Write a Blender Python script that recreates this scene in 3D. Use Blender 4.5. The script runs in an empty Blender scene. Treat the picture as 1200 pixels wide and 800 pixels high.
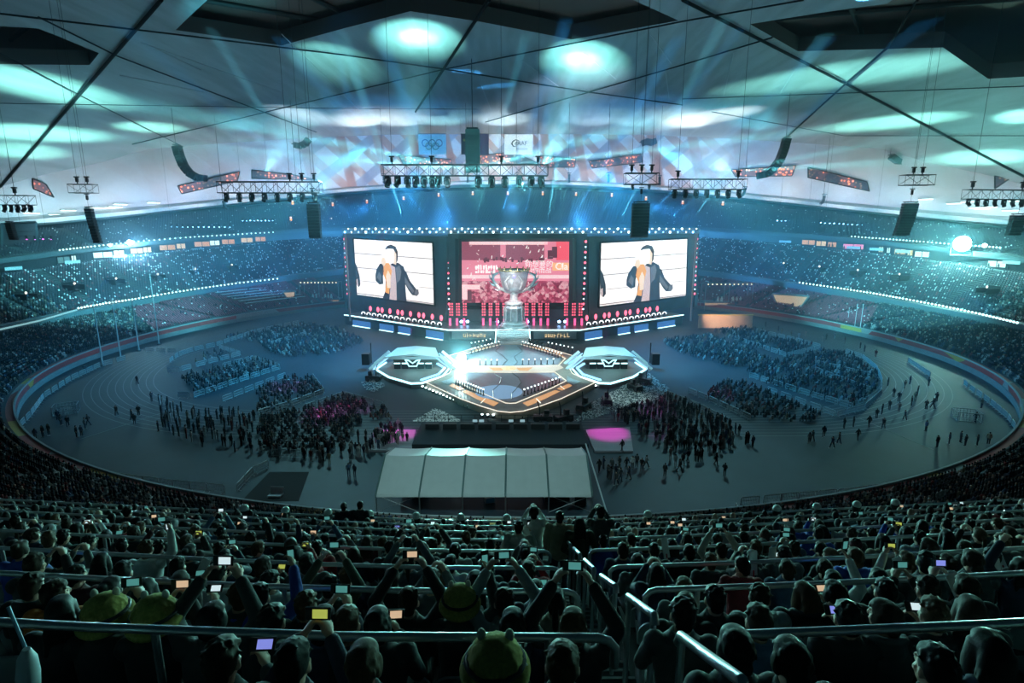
import bpy, bmesh, math, random
import numpy as np
from mathutils import Vector, Matrix, Euler, geometry
R = random.Random(7)
C = bpy.context.scene.collection
PI = math.pi
# ------------------------------------------------------------------ camera and sight lines
F = 667.0
TH = math.radians(12.2)
CAM = Vector((0, -113, 31))
cd = bpy.data.cameras.new('camera')
cd.lens = F * 36 / 1200
cd.sensor_width = 36
cd.clip_start = 0.05
cd.clip_end = 2000
cam = bpy.data.objects.new('camera', cd)
C.objects.link(cam)
cam.location = CAM
cam.rotation_euler = (PI / 2 - TH, 0, 0)
bpy.context.scene.camera = cam


def ray(px, py):
    x = (px - 600) / F
    u = (400 - py) / F
    return Vector((x, math.cos(TH) + u * math.sin(TH), u * math.cos(TH) - math.sin(TH)))


def onz(px, py, z=0.0):
    r = ray(px, py)
    return CAM + r * ((z - CAM.z) / r.z)


def ony(px, py, y):
    r = ray(px, py)
    return CAM + r * ((y - CAM.y) / r.y)


# ------------------------------------------------------------------ the oval of the stands
OX, OY = 1.0, 15.0


def oval(o, t):
    b = (95 + o) if math.sin(t) > 0 else (77 + o)
    return OX + (95 + o) * math.cos(t), OY + b * math.sin(t)


def ell(o, x, y):
    b = (95 + o) if y > OY else (77 + o)
    return ((x - OX) / (95 + o)) ** 2 + ((y - OY) / b) ** 2


def onoval(px, py, o):
    r = ray(px, py)
    best, prev, t = 200.0, None, 0.5
    while t < 420:
        e = ell(o, CAM.x + r.x * t, CAM.y + r.y * t) - 1
        if prev is not None and prev < 0 <= e:
            best = t
        prev = e
        t += 0.25
    return CAM + r * best


def lerp_table(tab, v):
    if v <= tab[0][0]:
        return tab[0][1]
    for (a, x), (b, y) in zip(tab, tab[1:]):
        if v <= b:
            return x + (y - x) * (v - a) / (b - a)
    return tab[-1][1]


def z_ledge(t): return 5.3 + 7.5 * math.sin(t) ** 2
def z_box(t): return 14.1 + 11.3 * abs(math.sin(t))
def z_ring(t): return 28 + 20.5 * math.sin(t) ** 2


CEIL_TAB = [(0, 31), (.2, 35), (.31, 40), (.39, 45), (.485, 50), (.57, 56.3), (.755, 63), (.93, 69.5), (1, 71.5)]
def z_ceil_edge(t): return lerp_table(CEIL_TAB, abs(math.sin(t)))


def z_ceil(x, y):
    o = 72
    r = math.sqrt(ell(o, x, y))
    b = (95 + o) if y > OY else (77 + o)
    t = math.atan2((y - OY) / b, (x - OX) / (95 + o))
    w = min(r, 1.05) ** 5
    return 75 * (1 - w) + z_ceil_edge(t) * w


def onceil(px, py, dz=0.0):
    r = ray(px, py)
    t = 20.0
    while t < 330:
        p = CAM + r * t
        if p.z >= z_ceil(p.x, p.y) + dz:
            return p
        t += 0.25
    return CAM + r * 260


# ------------------------------------------------------------------ mesh builder
class B:
    def __init__(self):
        self.v, self.f, self.m = [], [], []

    def add(self, vs, fs, mi=0):
        n = len(self.v)
        self.v += [tuple(p) for p in vs]
        self.f += [tuple(i + n for i in q) for q in fs]
        self.m += [mi] * len(fs)
        return self

    def box(self, c, s, rz=0.0, mi=0, M=None):
        hx, hy, hz = s[0] / 2, s[1] / 2, s[2] / 2
        vs = [Vector((x * hx, y * hy, z * hz)) for x in (-1, 1) for y in (-1, 1) for z in (-1, 1)]
        m = M if M is not None else Matrix.Rotation(rz, 3, 'Z')
        vs = [m @ v + Vector(c) for v in vs]
        return self.add(vs, [(0, 1, 3, 2), (4, 6, 7, 5), (0, 4, 5, 1), (2, 3, 7, 6), (0, 2, 6, 4), (1, 5, 7, 3)], mi)

    def bevbox(self, c, s, bev=.02, rz=0.0, mi=0, M=None):
        bm = bmesh.new()
        bmesh.ops.create_cube(bm, size=1)
        for v in bm.verts:
            v.co = Vector((v.co.x * s[0], v.co.y * s[1], v.co.z * s[2]))
        bmesh.ops.bevel(bm, geom=list(bm.edges), offset=bev, segments=2, affect='EDGES', profile=.5)
        m = M if M is not None else Matrix.Rotation(rz, 3, 'Z')
        bm.verts.index_update()
        vs = [m @ v.co + Vector(c) for v in bm.verts]
        fs = [tuple(v.index for v in f.verts) for f in bm.faces]
        bm.free()
        return self.add(vs, fs, mi)

    def tube(self, pts, r, n=8, mi=0, cap=True, r2=None):
        pts = [Vector(p) for p in pts]
        rings, up = [], None
        for i, p in enumerate(pts):
            a = pts[max(i - 1, 0)]
            b = pts[min(i + 1, len(pts) - 1)]
            d = (b - a).normalized() if (b - a).length > 1e-9 else Vector((0, 0, 1))
            if up is None:
                up = Vector((0, 0, 1)) if abs(d.z) < .9 else Vector((0, 1, 0))
            u = d.cross(up)
            if u.length < 1e-6:
                u = d.cross(Vector((1, 0, 0)))
            u.normalize()
            w = u.cross(d).normalized()
            up = w
            k = i / max(len(pts) - 1, 1)
            rr = r[i] if isinstance(r, (list, tuple)) else (r if r2 is None else r + (r2 - r) * k)
            rings.append([p + (u * math.cos(q * 2 * PI / n) + w * math.sin(q * 2 * PI / n)) * rr for q in range(n)])
        vs = [v for g in rings for v in g]
        fs = []
        for i in range(len(pts) - 1):
            for q in range(n):
                fs.append((i * n + q, i * n + (q + 1) % n, (i + 1) * n + (q + 1) % n, (i + 1) * n + q))
        if cap:
            fs.append(tuple(range(n))[::-1])
            fs.append(tuple((len(pts) - 1) * n + q for q in range(n)))
        return self.add(vs, fs, mi)

    def lathe(self, prof, c=(0, 0, 0), n=24, mi=0, M=None, sx=1, sy=1):
        c = Vector(c)
        m = M if M is not None else Matrix.Identity(3)
        vs, fs = [], []
        for r, z in prof:
            for q in range(n):
                a = q * 2 * PI / n
                vs.append(m @ Vector((r * math.cos(a) * sx, r * math.sin(a) * sy, z)) + c)
        for i in range(len(prof) - 1):
            for q in range(n):
                fs.append((i * n + q, i * n + (q + 1) % n, (i + 1) * n + (q + 1) % n, (i + 1) * n + q))
        fs.append(tuple(range(n))[::-1])
        fs.append(tuple((len(prof) - 1) * n + q for q in range(n)))
        return self.add(vs, fs, mi)

    def ball(self, c, r, n=12, k=8, mi=0, M=None):
        rx, ry, rz = r if isinstance(r, (tuple, list)) else (r, r, r)
        prof = [(math.sin(PI * (i + .02) / (k + .04)), -math.cos(PI * (i + .02) / (k + .04))) for i in range(k + 1)]
        m = (M if M is not None else Matrix.Identity(3)) @ Matrix.Diagonal((rx, ry, rz))
        return self.lathe(prof, c, n, mi, m)

    def prism(self, poly, z0, z1, mi=0):
        n = len(poly)
        area = sum(poly[i][0] * poly[(i + 1) % n][1] - poly[(i + 1) % n][0] * poly[i][1] for i in range(n))
        if area < 0:
            poly = list(reversed(poly))
        vs = [(p[0], p[1], z0) for p in poly] + [(p[0], p[1], z1) for p in poly]
        fs = [tuple(range(n))[::-1], tuple(range(n, 2 * n))]
        fs += [(i, (i + 1) % n, n + (i + 1) % n, n + i) for i in range(n)]
        return self.add(vs, fs, mi)

    def loft(self, secs, n=14, mi=0):
        """secs: (centre, rx, ry[, tilt matrix]) closed tube of ellipses"""
        vs, fs = [], []
        for s in secs:
            c = Vector(s[0])
            for q in range(n):
                a = q * 2 * PI / n
                p = Vector((s[1] * math.cos(a), s[2] * math.sin(a), 0))
                if len(s) > 3:
                    p = s[3] @ p
                vs.append(c + p)
        for i in range(len(secs) - 1):
            for q in range(n):
                fs.append((i * n + q, i * n + (q + 1) % n, (i + 1) * n + (q + 1) % n, (i + 1) * n + q))
        fs.append(tuple(range(n))[::-1])
        fs.append(tuple((len(secs) - 1) * n + q for q in range(n)))
        return self.add(vs, fs, mi)

    def mesh(self, name, mats, smooth=False):
        me = bpy.data.meshes.new(name)
        me.from_pydata(self.v, [], self.f)
        for m in (mats if isinstance(mats, (list, tuple)) else [mats]):
            me.materials.append(m)
        if any(self.m):
            me.polygons.foreach_set('material_index', self.m)
        if smooth:
            me.polygons.foreach_set('use_smooth', [True] * len(me.polygons))
            try:
                me.set_sharp_from_angle(angle=math.radians(40))
            except Exception:
                pass
        me.update()
        return me

    def build(self, name, mats, parent=None, smooth=False, loc=None):
        o = bpy.data.objects.new(name, self.mesh(name, mats, smooth))
        C.objects.link(o)
        if parent is not None:
            o.parent = parent
        if loc is not None:
            o.location = loc
        return o


def tag(o, label=None, cat=None, group=None, kind=None):
    if label: o['label'] = label
    if cat: o['category'] = cat
    if group: o['group'] = group
    if kind: o['kind'] = kind
    return o


def empty(name, loc=(0, 0, 0), rz=0.0):
    o = bpy.data.objects.new(name, None)
    o.empty_display_size = .2
    C.objects.link(o)
    o.location = loc
    o.rotation_euler = (0, 0, rz)
    return o


def obj(name, me, parent=None, loc=None):
    o = bpy.data.objects.new(name, me)
    C.objects.link(o)
    if parent is not None: o.parent = parent
    if loc is not None: o.location = loc
    return o


KIDS = {}
def copy_tree(o, parent=None):
    c = o.copy()
    C.objects.link(c)
    c.parent = parent
    for ch in o.children:
        copy_tree(ch, c)
    return c


def nth(n):
    w = ['', 'first', 'second', 'third', 'fourth', 'fifth', 'sixth', 'seventh', 'eighth', 'ninth', 'tenth', 'eleventh', 'twelfth']
    if n < len(w): return w[n]
    return str(n) + ('th' if 10 <= n % 100 <= 20 else {1: 'st', 2: 'nd', 3: 'rd'}.get(n % 10, 'th'))


def merged(name, tv, tf, T, mat, cols=None, kind='stuff'):
    """many small copies of one template as ONE mesh of uncountable stuff; T: list of (x, y, z, rz, scale)"""
    tv = np.array(tv, dtype=np.float32)
    n, k = len(T), len(tv)
    T = np.array(T, dtype=np.float32).reshape(n, 5)
    ca, sa = np.cos(T[:, 3])[:, None], np.sin(T[:, 3])[:, None]
    s = T[:, 4][:, None]
    X = (tv[None, :, 0] * ca - tv[None, :, 1] * sa) * s + T[:, 0][:, None]
    Y = (tv[None, :, 0] * sa + tv[None, :, 1] * ca) * s + T[:, 1][:, None]
    Z = tv[None, :, 2] * s + T[:, 2][:, None]
    V = np.stack([X, Y, Z], -1).reshape(-1, 3)
    ls = np.array([len(f) for f in tf], dtype=np.int32)
    li = np.concatenate([np.array(f, dtype=np.int32) for f in tf])
    LI = (li[None, :] + (np.arange(n, dtype=np.int32) * k)[:, None]).reshape(-1)
    LT = np.tile(ls, n)
    LS = np.concatenate([[0], np.cumsum(LT)[:-1]]).astype(np.int32)
    me = bpy.data.meshes.new(name)
    me.vertices.add(n * k)
    me.vertices.foreach_set('co', V.reshape(-1))
    me.loops.add(len(LI))
    me.loops.foreach_set('vertex_index', LI)
    me.polygons.add(len(LT))
    me.polygons.foreach_set('loop_start', LS)
    me.polygons.foreach_set('loop_total', LT)
    if cols is not None:
        at = me.color_attributes.new('tone', 'FLOAT_COLOR', 'POINT')
        at.data.foreach_set('color', np.array(cols, dtype=np.float32).reshape(-1))
    me.update(calc_edges=True)
    me.validate()
    me.materials.append(mat)
    o = bpy.data.objects.new(name, me)
    C.objects.link(o)
    o['kind'] = kind
    return o


# ------------------------------------------------------------------ materials
MATS = {}
def mat(name, col, rough=.6, metal=0.0, emit=None, es=0.0, var=.15, scale=4.0, bump=0.0, attr=False, spec=.5, stretch=None, trans=0.0):
    if name in MATS: return MATS[name]
    m = bpy.data.materials.new(name)
    m.use_nodes = True
    nt = m.node_tree
    p = nt.nodes['Principled BSDF']
    p.inputs['Roughness'].default_value = rough
    p.inputs['Metallic'].default_value = metal
    p.inputs['Specular IOR Level'].default_value = spec
    col = tuple(col) + (1,)
    tc = nt.nodes.new('ShaderNodeTexCoord')
    no = nt.nodes.new('ShaderNodeTexNoise')
    no.inputs['Scale'].default_value = scale
    no.inputs['Detail'].default_value = 4
    if stretch:
        mp = nt.nodes.new('ShaderNodeMapping')
        mp.inputs['Scale'].default_value = stretch
        nt.links.new(tc.outputs['Object'], mp.inputs['Vector'])
        nt.links.new(mp.outputs['Vector'], no.inputs['Vector'])
    else:
        nt.links.new(tc.outputs['Object'], no.inputs['Vector'])
    mx = nt.nodes.new('ShaderNodeMix')
    mx.data_type = 'RGBA'
    mx.inputs['A'].default_value = tuple(c * (1 - var) for c in col[:3]) + (1,)
    mx.inputs['B'].default_value = tuple(min(1, c * (1 + var)) for c in col[:3]) + (1,)
    nt.links.new(no.outputs['Fac'], mx.inputs['Factor'])
    out = mx.outputs['Result']
    if attr:
        at = nt.nodes.new('ShaderNodeAttribute')
        at.attribute_name = 'tone'
        ml = nt.nodes.new('ShaderNodeMix')
        ml.data_type = 'RGBA'
        ml.blend_type = 'MULTIPLY'
        ml.inputs['Factor'].default_value = 1
        nt.links.new(out, ml.inputs['A'])
        nt.links.new(at.outputs['Color'], ml.inputs['B'])
        out = ml.outputs['Result']
    nt.links.new(out, p.inputs['Base Color'])
    if emit:
        p.inputs['Emission Color'].default_value = tuple(emit) + (1,)
        p.inputs['Emission Strength'].default_value = es
    if trans:
        p.inputs['Transmission Weight'].default_value = trans
    if bump:
        bp = nt.nodes.new('ShaderNodeBump')
        bp.inputs['Strength'].default_value = bump
        nt.links.new(no.outputs['Fac'], bp.inputs['Height'])
        nt.links.new(bp.outputs['Normal'], p.inputs['Normal'])
    MATS[name] = m
    return m


def glow(name, col, s):
    return mat(name, tuple(min(c, 1) * .3 for c in col), .4, emit=col, es=s, var=.05)


def spot(name, loc, to, power, col, ang, blend=.5, radius=.3):
    l = bpy.data.lights.new(name, 'SPOT')
    l.energy = power
    l.color = col
    l.spot_size = math.radians(ang)
    l.spot_blend = blend
    l.shadow_soft_size = radius
    o = bpy.data.objects.new(name, l)
    C.objects.link(o)
    o.location = loc
    o.rotation_euler = (Vector(to) - Vector(loc)).to_track_quat('-Z', 'Y').to_euler()
    return o


def area(name, loc, to, power, col, sx, sy):
    l = bpy.data.lights.new(name, 'AREA')
    l.energy = power
    l.color = col
    l.shape = 'RECTANGLE'
    l.size = sx
    l.size_y = sy
    o = bpy.data.objects.new(name, l)
    C.objects.link(o)
    o.location = loc
    o.rotation_euler = (Vector(to) - Vector(loc)).to_track_quat('-Z', 'Y').to_euler()
    return o


def point(name, loc, power, col, r=.3):
    l = bpy.data.lights.new(name, 'POINT')
    l.energy = power
    l.color = col
    l.shadow_soft_size = r
    o = bpy.data.objects.new(name, l)
    C.objects.link(o)
    o.location = loc
    return o


steel = mat('dark steel', (.03, .035, .04), .45, .6)
black = mat('black lacquered metal', (.012, .013, .015), .4, .3)
rubber = mat('matt black cabinet', (.02, .022, .025), .6)
galv = mat('galvanised steel', (.5, .53, .55), .45, .3)
alu = mat('aluminium truss tube', (.35, .37, .39), .4, .8)
concrete = mat('grey concrete', (.16, .165, .17), .85, var=.25, scale=1.2)
dark_concrete = mat('dark concrete', (.07, .072, .076), .9, var=.25, scale=1.2)
white_cloth = mat('white cloth', (.75, .76, .77), .8, var=.06)
lens_white = glow('white lamp glass', (.75, 1, 1), 6)
lens_cyan = glow('cyan lamp glass', (.25, .9, 1), 5)
lens_blue = glow('blue lamp glass', (.25, .55, 1), 6)
lens_red = glow('red lamp glass', (1, .12, .2), 3)
lens_orange = glow('orange lamp glass', (1, .35, .12), 2)
lens_off = mat('dark lamp glass', (.03, .04, .05), .1)
led_edge = glow('white LED edge', (.55, .95, 1), 2.6)
print('a ok')
# ------------------------------------------------------------------ the setting
def struct(o):
    o['kind'] = 'structure'
    return o


ASPH = mat('asphalt blue grey', (.016, .032, .046), .6, var=.35, scale=.25, bump=.05)
g = B()
g.prism([(OX + 130 * math.cos(a * PI / 48), OY + 130 * math.sin(a * PI / 48)) for a in range(96)], -.6, 0)
struct(g.build('floor', ASPH))

# running track: nine white lane lines, bends and straights
lane = B()
TCX, TCY, TR = 39.5, 13.0, 36.8
for k in range(10):
    r = TR + 1.22 * k
    for w in (0,):
        loop = [(TCX + OX + r * math.cos(a), TCY + r * math.sin(a)) for a in [(-90 + 180 * i / 60) * PI / 180 for i in range(61)]]
        loop += [(-TCX + OX + r * math.cos(a), TCY + r * math.sin(a)) for a in [(90 + 180 * i / 60) * PI / 180 for i in range(61)]]
        n = len(loop)
        vs, fs = [], []
        for i in range(n):
            p = Vector(loop[i])
            c = Vector((max(min(p.x, TCX + OX), -TCX + OX), TCY))
            d = (p - c).normalized() * .055
            vs += [(p.x - d.x, p.y - d.y, .012), (p.x + d.x, p.y + d.y, .012)]
        for i in range(n):
            j = (i + 1) % n
            fs.append((2 * i, 2 * i + 1, 2 * j + 1, 2 * j))
        lane.add(vs, fs)
for a, b in [((55.1, -27.1), (57.8, -39.8)), ((-56, -22), (-62, -36))]:
    lane.box(((a[0] + b[0]) / 2, (a[1] + b[1]) / 2, .01), (math.dist(a, b), .12, .012), math.atan2(b[1] - a[1], b[0] - a[0]))
struct(lane.build('trim_1', mat('white lane paint', (.22, .24, .25), .7)))


def sweep_oval(profile, ts, closed=True):
    """profile: function t -> list of (o, z); swept along the oval"""
    b = B()
    vs, fs = [], []
    k = None
    for t in ts:
        pr = profile(t)
        k = len(pr)
        for o, z in pr:
            x, y = oval(o, t)
            vs.append((x, y, z))
    for i in range(len(ts) - 1):
        for q in range(k if closed else k - 1):
            q2 = (q + 1) % k
            fs.append((i * k + q, (i + 1) * k + q, (i + 1) * k + q2, i * k + q2))
    if closed:
        fs.append(tuple(range(k)))
        fs.append(tuple((len(ts) - 1) * k + q for q in range(k))[::-1])
    return b.add(vs, fs)


def rng(a, b, n): return [math.radians(a + (b - a) * i / n) for i in range(n + 1)]


def stepped(o0, o1, n, z0, z1, ts, drop=.8):
    def prof(t):
        pr = []
        for i in range(n):
            za = z0(t) + (z1(t) - z0(t)) * i / (n - 1)
            oa = o0 + (o1 - o0) * i / n
            ob = o0 + (o1 - o0) * (i + 1) / n
            pr += [(oa, za), (ob, za)]
        return pr + [(o1, z1(t) - drop - 1), (o1, z0(t) - drop), (o0, z0(t) - drop)]
    return sweep_oval(prof, ts)


T1 = rng(-90, 270, 180)
T2 = rng(-8, 188, 110)
T1Z0, T1Z1 = (lambda t: 2.2), (lambda t: z_ledge(t) - 1.6)
T2Z0, T2Z1 = (lambda t: z_ledge(t) + .1), (lambda t: z_box(t) - 1.2)
T3Z0, T3Z1 = (lambda t: z_box(t) + 3.7), (lambda t: z_ring(t) - 3.5)
struct(stepped(1.2, 28, 26, T1Z0, T1Z1, T1).build('floor_lower_tier', dark_concrete))
struct(stepped(28.6, 51, 25, T2Z0, T2Z1, T2).build('floor_middle_tier', dark_concrete))
struct(stepped(53, 71, 20, T3Z0, T3Z1, T2).build('floor_upper_tier', dark_concrete))

# field wall: concrete base, red and yellow board band, white coping
def wall_prof(o0, o1, z0, z1): return lambda t: [(o0, z0), (o1, z0), (o1, z1), (o0, z1)]
struct(sweep_oval(wall_prof(0, 1.2, 0, 1.1), T1).build('wall_field', mat('white field wall', (.2, .22, .23), .8, var=.2, scale=.6)))
bandm = mat('coloured wall boards', (.3, .1, .08), .6, var=.1)
nt = bandm.node_tree
tc = nt.nodes.new('ShaderNodeTexCoord')
vz = nt.nodes.new('ShaderNodeTexVoronoi')
vz.inputs['Scale'].default_value = .09
cr = nt.nodes.new('ShaderNodeValToRGB')
cr.color_ramp.interpolation = 'CONSTANT'
for i, (p, c) in enumerate([(0, (.32, .05, .05, 1)), (.4, (.42, .06, .06, 1)), (.6, (.5, .33, .08, 1)), (.75, (.3, .3, .3, 1)), (.85, (.35, .06, .07, 1))]):
    e = cr.color_ramp.elements[i] if i < 2 else cr.color_ramp.elements.new(p)
    e.position, e.color = p, c
sep = nt.nodes.new('ShaderNodeSeparateColor')
nt.links.new(tc.outputs['Object'], vz.inputs['Vector'])
nt.links.new(vz.outputs['Color'], sep.inputs['Color'])
nt.links.new(sep.outputs['Red'], cr.inputs['Fac'])
nt.links.new(cr.outputs['Color'], nt.nodes['Principled BSDF'].inputs['Base Color'])
struct(sweep_oval(wall_prof(.15, 1.25, 1.1, 2.15), T1).build('trim_2', bandm))
struct(sweep_oval(wall_prof(0, .25, 2.15, 2.4), T1).build('trim_3', mat('pale coping', (.3, .32, .33), .7)))
# ledge of the middle tier and the band of boxes above it
struct(sweep_oval(lambda t: [(27.2, z_ledge(t) - 1.3), (28.8, z_ledge(t) - 1.5), (28.8, z_ledge(t) + .9), (27.2, z_ledge(t) + .7)], T2).build('trim_4', mat('dark ledge front', (.1, .13, .15), .6)))
struct(sweep_oval(lambda t: [(51, z_box(t) - 2.2), (58, z_box(t) - 2.2), (58, z_box(t) - .9), (50.6, z_box(t) - .9)], T2).build('trim_5', mat('grey box parapet', (.2, .22, .23), .6, var=.3, scale=.4)))
struct(sweep_oval(lambda t: [(53, z_box(t) - .9), (58, z_box(t) - .9), (58, z_box(t) + 2.2), (53, z_box(t) + 2.2)], T2).build('wall_boxes', mat('dark box front', (.03, .035, .04), .3)))
struct(sweep_oval(lambda t: [(51.2, z_box(t) + 2.2), (58, z_box(t) + 2.2), (58, z_box(t) + 3.6), (51.2, z_box(t) + 3.6)], T2).build('trim_6', mat('upper tier front', (.07, .09, .1), .6)))
# ring beam under the membrane wall
struct(sweep_oval(lambda t: [(66, z_ring(t) - 1.0), (72.4, z_ring(t) - 2.0), (72.4, z_ring(t) + 1.2), (70.5, z_ring(t) + 1.2), (66, z_ring(t) + .3)], T2).build('trim_7', mat('grey ring beam', (.4, .43, .45), .6, var=.3, scale=.5)))

# membrane wall behind the upper tier: pale sheets with the brown steel lattice showing through
fm = mat('pale membrane wall', (.66, .66, .7), .7, var=.1, scale=.08)
nt = fm.node_tree
p = nt.nodes['Principled BSDF']
base = p.inputs['Base Color'].links[0].from_socket
tc = nt.nodes.new('ShaderNodeTexCoord')
def band(rot, scale, thr, seed):
    mp = nt.nodes.new('ShaderNodeMapping')
    mp.inputs['Rotation'].default_value = (0, rot, 0)
    mp.inputs['Location'].default_value = (seed, 0, seed)
    wv = nt.nodes.new('ShaderNodeTexWave')
    wv.inputs['Scale'].default_value = scale
    wv.inputs['Distortion'].default_value = 2.5
    wv.inputs['Detail Scale'].default_value = .35
    wv.inputs['Detail'].default_value = 1
    mt = nt.nodes.new('ShaderNodeMapRange')
    mt.inputs['From Min'].default_value = thr
    mt.inputs['From Max'].default_value = thr + .12
    nt.links.new(tc.outputs['Object'], mp.inputs['Vector'])
    nt.links.new(mp.outputs['Vector'], wv.inputs['Vector'])
    nt.links.new(wv.outputs['Fac'], mt.inputs['Value'])
    return mt.outputs['Result']
def mixc(a, col, fac):
    mx = nt.nodes.new('ShaderNodeMix')
    mx.data_type = 'RGBA'
    mx.inputs['B'].default_value = col
    nt.links.new(a, mx.inputs['A'])
    nt.links.new(fac, mx.inputs['Factor'])
    return mx.outputs['Result']
def mul(a, b):
    m = nt.nodes.new('ShaderNodeMath')
    m.operation = 'MULTIPLY'
    nt.links.new(a, m.inputs[0])
    nt.links.new(b, m.inputs[1])
    return m.outputs[0]
sx = nt.nodes.new('ShaderNodeSeparateXYZ')
nt.links.new(tc.outputs['Object'], sx.inputs[0])
ab = nt.nodes.new('ShaderNodeMath'); ab.operation = 'ABSOLUTE'
nt.links.new(sx.outputs['X'], ab.inputs[0])
mr = nt.nodes.new('ShaderNodeMapRange')
mr.inputs['From Min'].default_value = 105
mr.inputs['From Max'].default_value = 75
mr.inputs['To Min'].default_value = .12
mr.inputs['To Max'].default_value = .85
nt.links.new(ab.outputs[0], mr.inputs['Value'])
out = mixc(base, (.5, .27, .22, 1), mul(band(.75, .035, .62, 3.0), mr.outputs['Result']))
out = mixc(out, (.3, .32, .4, 1), mul(band(-.85, .028, .66, 11.0), mr.outputs['Result']))
out = mixc(out, (.42, .19, .14, 1), mul(band(.2, .02, .8, 23.0), mr.outputs['Result']))
nt.links.new(out, p.inputs['Base Color'])
TF = rng(6, 174, 96)
fac = sweep_oval(lambda t: [(72, z_ring(t) + .8), (72.6, z_ring(t) + .8), (72.6, z_ceil_edge(t) + 3), (72, z_ceil_edge(t) + 3)], TF)
struct(fac.build('wall_back', fm))

# windows in the membrane wall: framed openings on to the lit concourse
wm = bpy.data.materials.new('lit concourse')
wm.use_nodes = True
nt = wm.node_tree
p = nt.nodes['Principled BSDF']
p.inputs['Base Color'].default_value = (.02, .03, .05, 1)
tc = nt.nodes.new('ShaderNodeTexCoord')
vo = nt.nodes.new('ShaderNodeTexVoronoi')
vo.inputs['Scale'].default_value = .8
cr = nt.nodes.new('ShaderNodeValToRGB')
cr.color_ramp.elements[0].position, cr.color_ramp.elements[0].color = .0, (1, .5, .2, 1)
cr.color_ramp.elements[1].position, cr.color_ramp.elements[1].color = .42, (.05, .025, .03, 1)
e = cr.color_ramp.elements.new(.2); e.color = (.6, .16, .06, 1)
no = nt.nodes.new('ShaderNodeTexNoise'); no.inputs['Scale'].default_value = .12
cr2 = nt.nodes.new('ShaderNodeValToRGB')
cr2.color_ramp.elements[0].position, cr2.color_ramp.elements[0].color = .42, (.12, .25, .4, 1)
cr2.color_ramp.elements[1].position, cr2.color_ramp.elements[1].color = .55, (1, 1, 1, 1)
mx = nt.nodes.new('ShaderNodeMix'); mx.data_type = 'RGBA'; mx.blend_type = 'MULTIPLY'; mx.inputs['Factor'].default_value = 1
nt.links.new(tc.outputs['Object'], vo.inputs['Vector'])
nt.links.new(tc.outputs['Object'], no.inputs['Vector'])
nt.links.new(vo.outputs['Distance'], cr.inputs['Fac'])
nt.links.new(no.outputs['Fac'], cr2.inputs['Fac'])
nt.links.new(cr.outputs['Color'], mx.inputs['A'])
nt.links.new(cr2.outputs['Color'], mx.inputs['B'])
nt.links.new(mx.outputs['Result'], p.inputs['Emission Color'])
p.inputs['Emission Strength'].default_value = 4
WIN = [[(208, 218), (281, 201), (278, 212), (213, 227)], [(295, 199), (345, 205), (372, 211), (295, 209)], [(467, 182), (528, 187), (530, 194), (473, 193)],
       [(562, 182), (602, 178), (630, 191), (566, 195)], [(633, 182), (675, 186), (673, 196), (633, 196)], [(690, 189), (751, 180), (753, 190), (694, 197)],
       [(857, 199), (933, 194), (928, 206), (862, 207)], [(947, 196), (1016, 213), (1019, 224), (947, 208)], [(1166, 206), (1184, 209), (1166, 221)],
       [(38, 209), (54, 216), (63, 231), (39, 221)]]
for i, w in enumerate(WIN):
    P = [onoval(px, py, 71.6) for px, py in w]
    c = sum(P, Vector()) / len(P)
    nrm = (Vector((OX, OY, c.z)) - c).normalized()
    b = B()
    vs = [q for q in P] + [q - nrm * .8 for q in P]
    n = len(P)
    b.add(vs, [tuple(range(n)), tuple(range(2 * n - 1, n - 1, -1))] + [(k, (k + 1) % n, n + (k + 1) % n, n + k) for k in range(n)])
    o = struct(b.build('window_%d' % (i + 1), wm))
    fr = B()
    for k in range(n):
        fr.tube([P[k] + nrm * .1, P[(k + 1) % n] + nrm * .1], .22, 6)
    fr.build('window_frame', steel, o)

# ceiling membrane with its dark openings
HOLES = [[(206, 35), (330, 53), (400, 34), (481, 13), (562, 25), (670, 46), (795, 24), (738, -2), (700, -70), (290, -70), (243, 0)],
         [(-70, 26), (45, 33), (116, 62), (105, 76), (0, 75), (-70, 78)],
         [(879, 28), (935, 60), (1105, 55), (1158, 92), (1205, 89), (1300, 84), (1300, -30), (1110, -70), (1075, -22), (1040, 4)]]
HP = [[onceil(*q) for q in h] for h in HOLES]
def ceil_mesh():
    pts, edges = [], []
    out = [oval(72, t) for t in rng(-18, 198, 130)]
    yb = out[-1][1]
    xb = int(abs(out[-1][0]) // 6 - 1)
    out += [(x * 6, yb) for x in range(-xb, xb + 1)]
    n0 = len(out)
    pts += [Vector(q) for q in out]
    edges += [(i, (i + 1) % n0) for i in range(n0)]
    for h in HP:
        s = len(pts)
        dens = []
        for a, b in zip(h, h[1:] + h[:1]):
            m = max(1, int((b - a).length / 6))
            dens += [Vector((a.x + (b.x - a.x) * q / m, a.y + (b.y - a.y) * q / m)) for q in range(m)]
        pts += dens
        edges += [(s + i, s + (i + 1) % len(dens)) for i in range(len(dens))]
    for ix in range(-27, 28):
        for iy in range(-4, 33):
            x, y = ix * 6 + (iy % 2) * 3, iy * 6
            if ell(70.5, x, y) < 1 and y > yb + 2: pts.append(Vector((x, y)))
    vs, es, fs, *_ = geometry.delaunay_2d_cdt(pts, edges, [], 1, 1e-4)
    def inside(poly, x, y):
        c = False
        for (ax, ay), (bx, by) in zip(poly, poly[1:] + poly[:1]):
            if (ay > y) != (by > y) and x < (bx - ax) * (y - ay) / (by - ay) + ax: c = not c
        return c
    polys = [[(q.x, q.y) for q in h] for h in HP]
    keep = []
    for f in fs:
        cx, cy = sum(vs[i].x for i in f) / 3, sum(vs[i].y for i in f) / 3
        if any(inside(q, cx, cy) for q in polys): continue
        keep.append(tuple(f))
    return [(q.x, q.y, z_ceil(q.x, q.y)) for q in vs], keep
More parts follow.
